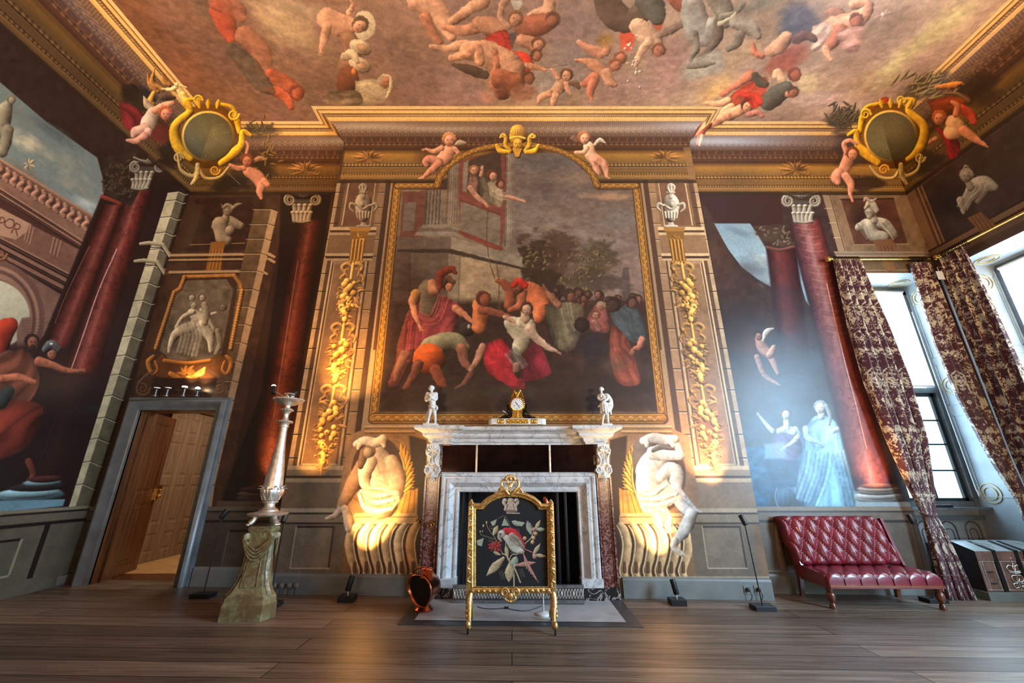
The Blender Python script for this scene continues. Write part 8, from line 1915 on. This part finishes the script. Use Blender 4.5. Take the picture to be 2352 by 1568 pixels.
# two seated bronze readers
for s in (-1, 1):
 carve('seated_bronze_figure', [
  ([(s * .085, 0, .10), (s * .090, 0, .15), (s * .105, 0, .195), (s * .112, 0, .215)], [.026, .024, .024, .016]), ([(s * .112, 0, .215), (s * .118, -.004, .232)], [.010, .010]),
  ([(s * .09, -.01, .105), (s * .14, -.02, .125), (s * .175, -.018, .105)], [.022, .018, .014]), ([(s * .175, -.018, .108), (s * .215, -.02, .095)], [.013, .009]), ([(s * .215, -.02, .096), (s * .235, -.026, .094)], [.009, .006]),
  ([(s * .09, .015, .105), (s * .13, .02, .118), (s * .165, .02, .098), (s * .20, .02, .093)], [.020, .017, .012, .009]),
  ([(s * .100, -.02, .205), (s * .115, -.032, .17), (s * .145, -.03, .155)], [.011, .009, .007]), ([(s * .112, .02, .205), (s * .13, .022, .17), (s * .15, .0, .158)], [.011, .009, .007])],
  [((s * .122, -.006, .245), .017, (.9, 1, 1.15)), ((s * .113, .002, .249), .016)], .0034, MAT['bronze'], ck, 3)
bm = BM(); t_ = BM(); box(t_, -.028, .028, -.002, .002, -.004, .004); merge(bm, t_, Matrix.Translation((-.155, -.035, .168)) @ Matrix.Rotation(math.radians(32), 4, 'Y')); tag(mesh_obj('open_book', bm, MAT['paper'], ck), 'pale open book held by the left bronze figure')
# ------------------------------------------------------------------ marble pedestal (three-sided) and silvered torchere
pc = (-2.57, 4.56); zp = fz(pc[0])
pd = empty('marble_pedestal', (pc[0], pc[1], zp), 0, 'green and yellow marble three-sided pedestal with swags, under the tall silver candlestand', 'pedestal')
ROT = math.radians(-90 + 6)
def tri(r, nar, M=None, n=5, bulge=0.0):
 """three-sided outline: distance to the broad faces r, width of the narrow corner faces nar"""
 out = []
 for k in range(3):
  a = ROT + k * 2 * PI / 3 + PI / 3                       # corner direction
  R = 2 * r - nar * .8660254 / 1.0
  R = 2 * r - nar * math.tan(math.radians(60)) / 2
  R = max(R, r * .6)
  c, s_ = math.cos(a), math.sin(a)
  out += [(R * c + nar / 2 * s_, R * s_ - nar / 2 * c), (R * c - nar / 2 * s_, R * s_ + nar / 2 * c)]
 return out
def tri_loft(bm, levels):
 rings = [[bm.verts.new((x, y, z)) for x, y in tri(r, n)] for z, r, n in levels]
 for a, b in zip(rings, rings[1:]):
  for i in range(6): bm.faces.new((a[i], a[(i + 1) % 6], b[(i + 1) % 6], b[i]))
 bm.faces.new(list(reversed(rings[0]))); bm.faces.new(rings[-1]); bmesh.ops.recalc_face_normals(bm, faces=bm.faces[:])
# distance face->centre and corner width per level
bm = BM(); tri_loft(bm, [(-.02, .20, .16), (.13, .195, .155), (.145, .185, .145), (.19, .178, .135)]); mesh_obj('plinth', bm, MAT['green_marble'], pd, smooth=False)
lv = [(.19, .172, .13), (.23, .150, .12), (.29, .127, .105), (.36, .112, .10), (.45, .104, .09), (.55, .100, .085), (.65, .102, .085), (.72, .106, .085), (.75, .108, .09)]
bm = BM(); tri_loft(bm, lv); mesh_obj('shaft', bm, MAT['green_marble'], pd, smooth=False)
bm = BM(); tri_loft(bm, [(.75, .112, .095), (.765, .12, .10), (.785, .122, .10), (.80, .112, .09), (.805, .112, .09)]); mesh_obj('cap', bm, MAT['green_marble'], pd, smooth=False)
for k in range(3):
 a = ROT + k * 2 * PI / 3; nx, ny = math.cos(a), math.sin(a); tx, ty = -ny, nx
 def P(u, d, z, rr): return (nx * (rr + d) + tx * u, ny * (rr + d) + ty * u, z)
 R = lambda z: float(np.interp(z, [l_[0] for l_ in lv], [l_[1] for l_ in lv]))
 bm = BM()
 for j in range(4):
  z0_ = .70 - .03 * j; tube(bm, smooth3([P(-.14, .012, .70 - .005 * j, R(.70)), P(-.07, .022, z0_ - .07, R(z0_ - .07)), P(0, .026, z0_ - .11, R(z0_ - .11)), P(.07, .022, z0_ - .06, R(z0_ - .06)), P(.15, .012, .71 - .004 * j, R(.70))], 5), .013, 7)
 tag(mesh_obj('swag', bm, MAT['green_marble'], pd), 'carved cloth swag')
 bm = BM()
 framex_pts = [(-.075, .27), (-.06, .45), (-.06, .52), (.06, .52), (.06, .45), (.075, .27)]
 tube(bm, [P(u, .004, z, R(z)) for u, z in framex_pts + framex_pts[:1]], .004, 6, cap=False); mesh_obj('panel_bead', bm, MAT['green_marble'], pd)
 # scroll knob and pale strip on the corner face
 b = a + PI / 3; cx_, cy_ = math.cos(b), math.sin(b)
 RR = lambda z: 2 * float(np.interp(z, [l_[0] for l_ in lv], [l_[1] for l_ in lv])) - float(np.interp(z, [l_[0] for l_ in lv], [l_[2] for l_ in lv])) * .866
 bm = BM(); tube(bm, smooth3([(cx_ * (RR(z) + .006), cy_ * (RR(z) + .006), z) for z in (.20, .25, .31, .38, .48, .58, .66, .72)], 3), .022, 8, flat=.4)
 lathe(bm, [(0, -.05), (.03, -.05), (.034, 0), (.03, .05), (0, .05)], n=16, M=Matrix.Translation((cx_ * (RR(.72) + .012), cy_ * (RR(.72) + .012), .715)) @ Matrix.Rotation(b + PI / 2, 4, 'Z') @ Matrix.Rotation(PI / 2, 4, 'Y')); tag(mesh_obj('corner_scroll', bm, marble('pale_green_marble', (176, 178, 150), (120, 112, 84), 6), pd), 'pale marble corner strip with a scroll')
# torchere: tripod foot and turned stem
tz = zp + .805
tr = empty('torchere', (pc[0], pc[1], tz), 0, 'tall silvered candlestand with a dished top, standing on the green marble pedestal', 'candlestand')
bm = BM()
for k in range(3):
 a = ROT + PI / 3 + k * 2 * PI / 3; c, s_ = math.cos(a), math.sin(a)
 pts = [(c * .06, s_ * .06, .115), (c * .10, s_ * .10, .09), (c * .125, s_ * .125, .05), (c * .15, s_ * .15, .022)]
 tube(bm, smooth3(pts, 4), [.03] * 5 + [.026] * 4 + [.028] * 4, 10)
 for j in (-1, 0, 1): ball(bm, (c * .165 - s_ * j * .018, s_ * .165 + c * j * .018, .014), .016, 1.2, 1.2, .9)
mesh_obj('lion_foot', bm, MAT['silver'], tr)
bm = BM(); lathe(bm, [(0, .09), (.16, .09), (.185, .10), (.19, .112), (.18, .122), (.15, .125), (.10, .135), (0, .135)], n=48, wave=lambda z, a: 1 + (.03 * math.sin(16 * a) if z > .093 and z < .128 else 0)); mesh_obj('gadrooned_disc', bm, MAT['silver'], tr)
T0 = .135
prof = [(.0, T0), (.095, T0), (.09, T0 + .015), (.062, T0 + .03), (.05, T0 + .05), (.05, T0 + .075), (.075, T0 + .085), (.078, T0 + .10), (.058, T0 + .115), (.062, T0 + .13), (.085, T0 + .17), (.095, T0 + .21), (.094, T0 + .26), (.088, T0 + .34), (.072, T0 + .47), (.055, T0 + .60), (.043, T0 + .73), (.038, T0 + .84), (.04, T0 + .87), (.05, T0 + .875), (.05, T0 + .885), (.042, T0 + .89), (.046, T0 + .91), (.06, T0 + .925), (.03, T0 + .965), (.027, T0 + 1.0), (.034, T0 + 1.03), (.046, T0 + 1.045), (.058, T0 + 1.06), (.046, T0 + 1.08), (.03, T0 + 1.09), (.03, T0 + 1.115), (.05, T0 + 1.13), (.10, T0 + 1.15), (.0, T0 + 1.15)]
prof = [(r, z) for r, z in prof]
bm = BM(); lathe(bm, prof, n=40); mesh_obj('baluster_stem', bm, MAT['silver'], tr)
bm = BM()
for k in range(8):
 a = 2 * PI * k / 8; c, s_ = math.cos(a), math.sin(a)
 for off, top in ((0, .135), (.03, .11), (-.03, .11)):
  tube(bm, smooth3([((.065) * c - off * s_, (.065) * s_ + off * c, T0 + .11), ((.098) * c - off * s_, (.098) * s_ + off * c, T0 + .19), ((.104) * c - off * s_ * 1.1, (.104) * s_ + off * c * 1.1, T0 + .11 + top), ((.135) * c - off * s_, (.135) * s_ + off * c, T0 + .115 + top)], 4), [.016, .018, .02, .02, .019, .018, .017, .016, .014, .012, .010, .008, .006], 8, flat=.5)
tag(mesh_obj('acanthus_collar', bm, MAT['silver'], tr), 'collar of curling silver leaves')
bm = BM(); lathe(bm, [(.058, T0 + .915), (.078, T0 + .922), (.084, T0 + .932), (.078, T0 + .942), (.058, T0 + .946)], n=60, wave=lambda z, a: 1 + .03 * math.sin(24 * a)); mesh_obj('gadrooned_ring', bm, MAT['silver'], tr)
bm = BM(); lathe(bm, [(.04, T0 + 1.045), (.062, T0 + 1.052), (.07, T0 + 1.064), (.062, T0 + 1.076), (.04, T0 + 1.08)], n=50, wave=lambda z, a: 1 + .05 * math.sin(12 * a)); mesh_obj('leafy_ring', bm, MAT['silver'], tr)
TD = T0 + 1.15
bm = BM(); lathe(bm, [(.02, TD - .04), (.07, TD - .028), (.13, TD), (.155, TD + .02), (.160, TD + .034), (.150, TD + .036), (.12, TD + .028), (.02, TD + .03)], n=48)
for i in range(44): a = 2 * PI * i / 44; ball(bm, (.156 * math.cos(a), .156 * math.sin(a), TD + .033), .0095, 1, 1, 1, 8, 6)
mesh_obj('drip_pan', bm, MAT['silver'], tr)
bm = BM(); lathe(bm, [(0, TD + .02), (.055, TD + .02), (.058, TD + .05), (.05, TD + .06), (.05, TD + .085), (.06, TD + .095), (.055, TD + .105), (0, TD + .108)], n=32); mesh_obj('nozzle', bm, MAT['silver'], tr)
# ------------------------------------------------------------------ modern spot lamps
def spot(name, parent, loc, direction, energy, color, size=60, blend=1.0, rad=.03):
 l = bpy.data.lights.new(name, 'SPOT'); l.energy = energy; l.color = color; l.spot_size = math.radians(size); l.spot_blend = blend; l.shadow_soft_size = rad
 o = bpy.data.objects.new(name, l); COL.objects.link(o); o.location = loc; o.rotation_euler = Vector(direction).to_track_quat('-Z', 'Y').to_euler()
 if parent is not None: o.parent = parent
 return o
def can(bm, c, d, r=.028, L=.11):
 """lamp cylinder centred on c, pointing along d"""
 d = Vector(d).normalized(); Mq = Matrix.Translation(Vector(c)) @ d.to_track_quat('Z', 'Y').to_matrix().to_4x4()
 lathe(bm, [(0, -L / 2), (r * .8, -L / 2), (r, -L / 2 + .008), (r, L / 2), (r * .88, L / 2), (r * .85, L / 2 - .02), (0, L / 2 - .02)], n=20, M=Mq)
 return Vector(c) + d * (L / 2 - .017)
def lens(parent, p, d, r, mat):
 bm = BM(); d = Vector(d).normalized(); Mq = Matrix.Translation(Vector(p)) @ d.to_track_quat('Z', 'Y').to_matrix().to_4x4(); lathe(bm, [(0, 0), (r, 0), (r, .002), (0, .002)], n=18, M=Mq); return mesh_obj('lens', bm, mat, parent)
def stand_lamp(base_uv, head_uv, Y, d, label, energy, color, size=50, base=.11, glow=None):
 b = onY(base_uv[0], base_uv[1], Y); zb0 = fz(b.x); hd = onY(head_uv[0], head_uv[1], Y)
 r = empty('floor_spot_stand', (b.x, Y, zb0), 0, label, 'floor lamp')
 bm = BM(); bbox_bevel(bm, -base, base, -.07, .07, 0, .045, .004); mesh_obj('base', bm, MAT['lampblack'], r, smooth=False)
 h = hd - Vector((b.x, Y, zb0)); hb = h - Vector(d).normalized() * .05
 bm = BM(); tube(bm, [(0, 0, .04), (hb.x, 0, hb.z)], .006, 8); mesh_obj('stem', bm, MAT['lampblack'], r)
 bm = BM(); q = can(bm, h, d); hdo = mesh_obj('lamp_head', bm, MAT['lampblack'], r); lens(hdo, q, d, .024, glow or MAT['lamp_dim'])
 spot('spot_beam', r, h + Vector(d).normalized() * .075, d, energy, color, size)
 return r
stand_lamp((470, 1352), (514, 1181), 5.14, (.38, .34, 1.0), 'thin black floor spot lamp between the doorway and the marble pedestal', 230, AMBER, 66)
stand_lamp((622, 1372), (654, 1187), 4.85, (.02, .42, 1.0), 'thin black floor spot lamp just right of the marble pedestal', 190, AMBER, 60)
stand_lamp((1750, 1384), (1707, 1194), 4.94, (-.22, .40, 1.0), 'thin black floor spot lamp left of the red sofa', 380, (1.0, .60, .28), 56)
stand_lamp((2140, 1364), (2093, 1192), 5.30, (-.10, .24, 1.0), 'thin black floor spot lamp behind the right end of the red sofa', 150, (1.0, .50, .22), 72)
def floor_spot(uv, d, label, energy, color, size, off=0):
 b = onF(*uv); r = empty('floor_spotlight', (b.x, b.y, fz(b.x)), 0, label, 'spotlight')
 bm = BM(); bbox_bevel(bm, -.085, .085, -.065, .065, 0, .06, .004); mesh_obj('base', bm, MAT['lampblack'], r, smooth=False)
 bm = BM(); tube(bm, [(0, 0, .055), (0, 0, .115)], .008, 8); mesh_obj('swivel', bm, MAT['silver'], r)
 bm = BM(); h = Vector((0, 0, .12)) + Vector(d).normalized() * .05; q = can(bm, h, d, .031, .15); hdo = mesh_obj('lamp_head', bm, MAT['lampblack'], r); lens(hdo, q, d, .026, MAT['lamp_dim'])
 spot('spot_beam', r, h + Vector(d).normalized() * .09, d, energy, color, size, .8)
 return r
floor_spot((797, 1380), (.16, .22, 1.0), 'low black floor spotlight at the skirting left of the fireplace', 400, (1.0, .56, .17), 66)
floor_spot((1556, 1388), (-.14, .22, 1.0), 'low black floor spotlight at the skirting right of the fireplace', 330, (1.0, .60, .24), 66)
# two lamps clipped to the candlestand
for (u, v, d, lab, en, mt) in ((628, 896, (-.35, .45, .8), 'bright small spot lamp on the left of the candlestand top', 160, MAT['lamp_glow']), (672, 905, (.35, .76, .6), 'small black spot lamp on the right of the candlestand top', 260, MAT['lamp_dim'])):
 c = onY(u, v, pc[1]); r = empty('clip_spot_lamp', c, 0, lab, 'spotlight')
 dd = Vector(d).normalized(); bm = BM(); q = can(bm, (0, 0, 0), d, .026, .11); mesh_obj('lamp_head', bm, MAT['lampblack'], r); lens(r, q, d, .022, mt)
 bm = BM(); tube(bm, [(-dd.x * .03, 0, -.01), (Vector((pc[0], pc[1], tz + TD + .04)) - c) * .75], .006, 8); mesh_obj('clip_arm', bm, MAT['silver'], r)
 if mt is MAT['lamp_glow']: bm = BM(); ball(bm, q + dd * .024, .024); mesh_obj('bulb', bm, mt, r)
 spot('spot_beam', r, q + dd * .055, d, en, AMBER, 74)
# four little lamps over the doorcase
for i, (u, v, en, lab) in enumerate(((355, 891, 0, 'leftmost unlit mushroom-shaped lamp on top of the door frame'), (381, 891, 0, 'second unlit mushroom-shaped lamp from the left on top of the door frame'), (420, 890, 4, 'dimmer lit lamp on top of the door frame, beside the brightest one'), (450, 894, 5, 'brightest, rightmost lamp on top of the door frame'))):
 c = onY(u, v, 5.49); zf = 2.385; r = empty('uplight_lamp', (c.x, 5.49 + .04, zf), 0, lab, 'uplighter'); h = c.z - zf
 bm = BM(); lathe(bm, [(0, 0), (.03, 0), (.03, .012), (.012, .016), (.012, h - .01), (.02, h - .006), (.042, h), (.042, h + .008), (0, h + .010)], n=20); mesh_obj('body', bm, MAT['steel'], r)
 bm = BM(); (ball(bm, (0, -.01, h + .018), .03 if i == 3 else .034, 1, 1, .8 if i == 3 else .45) if en else lathe(bm, [(0, h + .01), (.036, h + .01), (.036, h + .014), (0, h + .014)], n=20)); mesh_obj('lens', bm, MAT['lamp_glow'] if i == 3 else (emis('lit_lens_soft', (255, 226, 190), 14) if en else MAT['lamp_dim']), r)
 if en: spot('spot_beam', r, (0, -.02, h + .055), (0.05, .25, 1), en * 4, (1, .62, .26), 110)
# lamps that graze the cove stand on the cornice line of the doorcase side and chimney sides, pointing up
for (u, v, d, en, lab) in ():
 pass
# ------------------------------------------------------------------ crimson buttoned leather sofa
SX0, SX1, SYF, SYB = 3.44, 4.68, 4.95, 5.42
sx = empty('leather_sofa', (4.05, 5.2, fz(4.05)), 0, 'crimson button-tufted leather low sofa with turned wooden legs, in front of the right wall', 'sofa')
S0 = Vector(sx.location)
def tuft(bm, origin, ex, ey, en, W, Hh, nb, rows, depth, nx=110, ny=60, edge=.05, bull=.04, fold_open=True):
 """buttoned cushion face: origin corner, ex/ey in-plane unit vectors, en outward normal"""
 ax = W / nb; ay = Hh / rows; G = []
 for j in range(ny + 1):
  row = []
  for i in range(nx + 1):
   u, v = W * i / nx, Hh * j / ny
   p = u / ax; q = v / ay
   a_, b_ = (p + q) / 2, (p - q) / 2
   da = abs(a_ - round(a_)); db = abs(b_ - round(b_))          # distance to the diagonal creases
   cre = min(da, db); but = math.hypot(da, db)
   h = min(1, (cre / .5)) ** .42
   h = h * .75 + .25 * min(1, but / .4)
   e = min(u, W - u) / bull; e2 = min(v, Hh - v) / bull; ed = min(1, max(0, e)) ; ed2 = min(1, max(0, e2))
   rnd_ = math.sqrt(max(0, 1 - (1 - ed) ** 2)) * math.sqrt(max(0, 1 - (1 - ed2) ** 2))
   d = depth * (h - 1) * (1 if fold_open else 1) + bull * (rnd_ - 1)
   row.append(bm.verts.new(origin + ex * u + ey * v + en * d))
  G.append(row)
 for j in range(ny):
  for i in range(nx): bm.faces.new((G[j][i], G[j][i + 1], G[j + 1][i + 1], G[j + 1][i]))
 return G
# backrest slab leaning to the wall
pA = onY(1786, 1192, 5.50) - S0; pB = onY(2012, 1190, 5.50) - S0; pA.z = pB.z = .87; qA = Vector((SX0 - S0.x + .01, SYB - S0.y - .04, .365)); qB = Vector((SX1 - S0.x - .02, SYB - S0.y - .04, .365))
pA = Vector((3.37 - S0.x, 5.515 - S0.y, .885)); W_ = 1.25; qA = Vector((3.43 - S0.x, 5.37 - S0.y, .36))
ey = (pA - qA); Hb = ey.length; ey.normalize(); ex = Vector((1, 0, 0)); en = ey.cross(ex); en = -en if en.y > 0 else en
ey2 = ey; bm = BM(); ex = (ex - ey * ex.dot(ey)).normalized()
G = tuft(bm, qA + en * .06, Vector((1, 0, 0)), ey, en, 1.235, Hb, 14, 4, .05, 168, 72, edge=.03, bull=.045)
# back of the backrest
fr = [G[0][0], G[0][-1], G[-1][-1], G[-1][0]]
loop = G[0][:] + [r[-1] for r in G[1:]] + G[-1][-2::-1] + [r[0] for r in G[-2:0:-1]]
bk = [bm.verts.new(v.co - en * .085) for v in loop]; n = len(loop)
for i in range(n): bm.faces.new((loop[i], loop[(i + 1) % n], bk[(i + 1) % n], bk[i]))
bm.faces.new(bk); bmesh.ops.recalc_face_normals(bm, faces=bm.faces[:])
mesh_obj('backrest', bm, MAT['leather'], sx, ang=70)
ax, ay = 1.235 / 14, Hb / 4
for r in (1, 2, 3):
 for c in range(1, 14):
  if (r + c) % 2 == 0: bm = BM(); ball(bm, qA + en * .06 + Vector((1, 0, 0)) * c * ax + ey * r * ay - en * .044, .011, 1, 1, 1, 8, 5); mesh_obj('button', bm, MAT['leather'], sx)
# seat
bm = BM(); o0 = Vector((3.45 - S0.x, 4.95 - S0.y, .365)); G = tuft(bm, o0, Vector((1, 0, 0)), Vector((0, 1, 0)), Vector((0, 0, 1)), 1.24, .46, 14, 4, .035, 168, 60, bull=.05)
loop = G[0][:] + [r[-1] for r in G[1:]] + G[-1][-2::-1] + [r[0] for r in G[-2:0:-1]]; n = len(loop)
bk = [bm.verts.new((v.co.x, v.co.y, .225)) for v in loop]
for i in range(n): bm.faces.new((loop[i], loop[(i + 1) % n], bk[(i + 1) % n], bk[i]))
bm.faces.new(bk); bmesh.ops.recalc_face_normals(bm, faces=bm.faces[:]); mesh_obj('seat', bm, MAT['leather'], sx, ang=70)
for i in range(1, 7):
 bm = BM(); x = o0.x + 1.24 * i / 7; tube(bm, smooth3([(x, o0.y + .02, .352), (x, o0.y - .004, .335), (x - .004, o0.y - .006, .28), (x, o0.y - .004, .235)], 4), .005, 6); mesh_obj('front_pleat', bm, MAT['leather'], sx)
bm = BM(); bbox_bevel(bm, o0.x - .004, o0.x + 1.244, o0.y - .010, o0.y + .47, .203, .232, .005); tag(mesh_obj('seat_rail', bm, MAT['leather_trim'], sx), 'brownish red lower rail')
bm = BM(); nst = 88
for i in range(nst): ball(bm, (o0.x + 1.24 * (i + .5) / nst, o0.y - .009, .234), .0048, 1, 1, 1, 6, 4)
tag(mesh_obj('nail_trim', bm, MAT['brass'], sx), 'close row of small brass upholstery nails')
# side cheeks that join seat and back
for s, x in ((0, 3.44), (1, 4.66)):
 bm = BM(); prism(bm, [(4.99 - S0.y, .225), (5.47 - S0.y, .225), (5.545 - S0.y, .60), (5.575 - S0.y, .84), (5.50 - S0.y, .86), (5.42 - S0.y, .56), (5.35 - S0.y, .36), (4.99 - S0.y, .33)], x - S0.x, x + .03 - S0.x, 'x'); mesh_obj('side_panel', bm, MAT['leather'], sx)
lg = [(.0, .0), (.030, .0), (.034, .02), (.024, .045), (.018, .055), (.030, .07), (.040, .10), (.044, .13), (.034, .155), (.026, .16), (.034, .17), (.034, .21), (0, .21)]
for x, y in ((3.47, 5.0), (4.655, 5.0)):
 bm = BM(); dz = fz(x) - S0.z; lathe(bm, [(r, z * (.215 - dz) / .21 + dz) for r, z in lg], x - S0.x, y - S0.y, 0, 24); tag(mesh_obj('leg', bm, MAT['mahogany'], sx), 'turned mahogany front leg')
for x, y in ((3.48, 5.47), (4.62, 5.47)):
 bm = BM(); dz = fz(x) - S0.z; V = []
 prism(bm, [(y - S0.y - .03, .24), (y - S0.y + .03, .24), (y - S0.y + .05, dz), (y - S0.y + .01, dz)], x - S0.x - .022, x - S0.x + .022, 'x'); tag(mesh_obj('leg', bm, MAT['mahogany'], sx, smooth=False), 'square raked back leg')
# ------------------------------------------------------------------ leather chest on its plinth
cx0, cx1, cy0, cy1 = 5.59, 6.46, 5.38, 5.98; zc0 = fz(6.1)
ch = empty('travelling_chest', ((cx0 + cx1) / 2, (cy0 + cy1) / 2, zc0), 0, 'old brown leather studded chest with a crown design and iron bands under the windows', 'chest')
C0 = Vector(ch.location); hw, hd_ = (cx1 - cx0) / 2, (cy1 - cy0) / 2
bm = BM(); bbox_bevel(bm, -hw - .02, hw + .02, -hd_ - .02, hd_, -.02, .095, .004); mesh_obj('plinth', bm, MAT['plinth_paint'], ch, smooth=False)
bm = BM(); bbox_bevel(bm, -hw, hw, -hd_, hd_, .095, .43, .006); me_ = mesh_obj('body', bm, [MAT['chest_leather'], MAT['chest_side']], ch, smooth=False)
for p_ in me_.data.polygons:
 if abs(p_.normal.x) > .8: p_.material_index = 1
bm = BM(); prism(bm, [(-hd_ - .008, .43), (hd_, .43), (hd_, .53), (.06, .60), (-.06, .60), (-hd_ - .008, .525)], -hw - .005, hw + .005, 'x'); li = mesh_obj('lid', bm, [MAT['chest_leather'], MAT['chest_top'], MAT['chest_side']], ch, smooth=False)
for p_ in li.data.polygons:
 p_.material_index = 1 if p_.normal.z > .5 else (2 if abs(p_.normal.x) > .8 else 0)
for x in (-hw + .22, hw - .28, .05):
 bm = BM(); y_ = -hd_
 box(bm, x - .022, x + .022, y_ - .012, y_ - .001, .10, .53); prism(bm, [(y_ - .018, .525), (-.06, .601), (-.06, .608), (y_ - .018, .536)], x - .022, x + .022, 'x'); mesh_obj('iron_band', bm, MAT['iron'], ch, smooth=False)
bm = BM()
def studs(pts, n):
 for i in range(n):
  t_ = i / max(1, n - 1); a, b = pts; ball(bm, (a[0] + (b[0] - a[0]) * t_, -hd_ - .002, a[1] + (b[1] - a[1]) * t_), .0042, 1, 1, 1, 6, 4)
for x in (-hw + .02, -hw + .05, -hw + .18, -hw + .265, -.03, .11, hw - .33, hw - .02): studs(((x, .12), (x, .41)), 24)
for z in (.115, .415): studs(((-hw + .02, z), (hw - .02, z)), 66)
tag(mesh_obj('studding', bm, MAT['silver'], ch), 'rows of small round studs')
bm = BM(); X_ = -.0 - .13; yy = -hd_ - .006
# stitched crown, cipher and scrolls
def wire(pts, r=.004): tube(bm, smooth3([(x, yy, z) for x, z in pts], 5), r, 6)
cxm = -hw + .40
wire([(cxm - .07, .30), (cxm, .29), (cxm + .07, .30)]); wire([(cxm - .07, .315), (cxm, .305), (cxm + .07, .315)]); wire([(cxm - .07, .31), (cxm - .085, .35), (cxm - .05, .375), (cxm, .36), (cxm + .05, .375), (cxm + .085, .35), (cxm + .07, .31)]); wire([(cxm, .31), (cxm - .015, .35), (cxm, .38), (cxm + .015, .35), (cxm, .31)])
ball(bm, (cxm, yy, .392), .009); wire([(cxm - .008, .45), (cxm + .008, .45)], .003); wire([(cxm, .442), (cxm, .46)], .003)
for s in (-1, 1):
 wire([(cxm + s * .005, .27), (cxm + s * .06, .26), (cxm + s * .055, .21), (cxm + s * .01, .20), (cxm + s * .02, .235)]); wire([(cxm + s * .02, .185), (cxm + s * .07, .18), (cxm + s * .065, .14), (cxm + s * .02, .145), (cxm + s * .035, .165)])
tag(mesh_obj('stitched_crown', bm, MAT['silver'], ch), 'pale stitched crown and scroll design')
bm = BM(); bx_ = -hw + .60
ball(bm, (bx_, yy - .004, .34), .045, 1, .3, 1.1)
for s in (-1, 1): tube(bm, smooth3([(bx_, yy - .006, .38), (bx_ + s * .045, yy - .008, .36), (bx_ + s * .04, yy - .008, .31), (bx_ + s * .012, yy - .006, .29)], 4), .008, 6)
for i in range(5): ball(bm, (bx_ - .04 + i * .02, yy - .002, .455 + .01 * (i % 2)), .010)
mesh_obj('lock_plate', bm, MAT['iron'], ch)
bm = BM()
for s in (-1, 1):
 for x in (-hw + .10,):
  tube(bm, smooth3([(x - .03, yy, .24 + s * .06), (x - .01, yy - .004, .25 + s * .06), (x, yy, .24 + s * .06), (x + .02, yy - .004, .25 + s * .06), (x + .04, yy, .24 + s * .06)], 3), .006, 6)
mesh_obj('scroll_mount', bm, MAT['iron'], ch)
for x in (-hw + .16, .18):
 bm = BM(); tube(bm, [(x - .06, -.20, .60), (x + .10, -.30, .565)], .004, 6) ; tube(bm, [(x - .06, -.17, .615), (x + .1, -.27, .585)], .004, 6); mesh_obj('carry_handle', bm, MAT['steel'], ch)
# ------------------------------------------------------------------ sockets and leads along the skirting
for i, u in enumerate((632, 648, 666, 682)):
 p = onY(u, 1343, YC - .03); r = empty('wall_plug', (p.x, YC - .029, p.z), 0, 'pale plug in the dark skirting left of the fireplace, %s of four' % ('leftmost', 'second from left', 'third from left', 'rightmost')[i], 'plug', 'plugs in the left skirting')
 bm = BM(); bbox_bevel(bm, -.022, .022, -.03, 0, -.022, .022, .006); mesh_obj('plug_body', bm, MAT['plastic_grey'], r)
 bm = BM(); tube(bm, smooth3([(0, -.03, -.012), (.005, -.045, -.06), (.0, -.04, fz(p.x) - p.z + .006)], 4), .0035, 6); mesh_obj('plug_lead', bm, MAT['cable'], r)
for i, (u, lab) in enumerate(((1717, 'left socket in the skirting by the right floor spot lamp, black lead hanging from it'), (1741, 'right socket in the skirting behind the stem of the spot lamp'))):
 p = onY(u, 1354, YC - .03); r = empty('power_socket', (p.x, YC - .029, p.z), 0, lab, 'socket')
 bm = BM(); bbox_bevel(bm, -.045, .045, -.006, 0, -.045, .045, .003); mesh_obj('socket_plate', bm, MAT['skirting'], r, smooth=False)
 bm = BM(); bbox_bevel(bm, -.018, .018, -.036, -.004, -.014, .022, .006); mesh_obj('plug_body', bm, MAT['cable'], r)
 bm = BM(); tube(bm, smooth3([(0, -.034, -.006), (.014, -.05, -.035), (.008, -.05, -.075), (-.012, -.045, fz(p.x) - p.z + .006)], 4), .004, 6); mesh_obj('plug_lead', bm, MAT['cable'], r)
p = onX(146, 1331, XL); bm = BM(); bbox_bevel(bm, XL, XL + .012, p.y - .09, p.y + .09, p.z - .05, p.z + .05, .003)
tag(mesh_obj('wall_socket_box', bm, MAT['plastic_grey']), 'small dark grey wall box low on the left wall beside the door frame', 'socket')
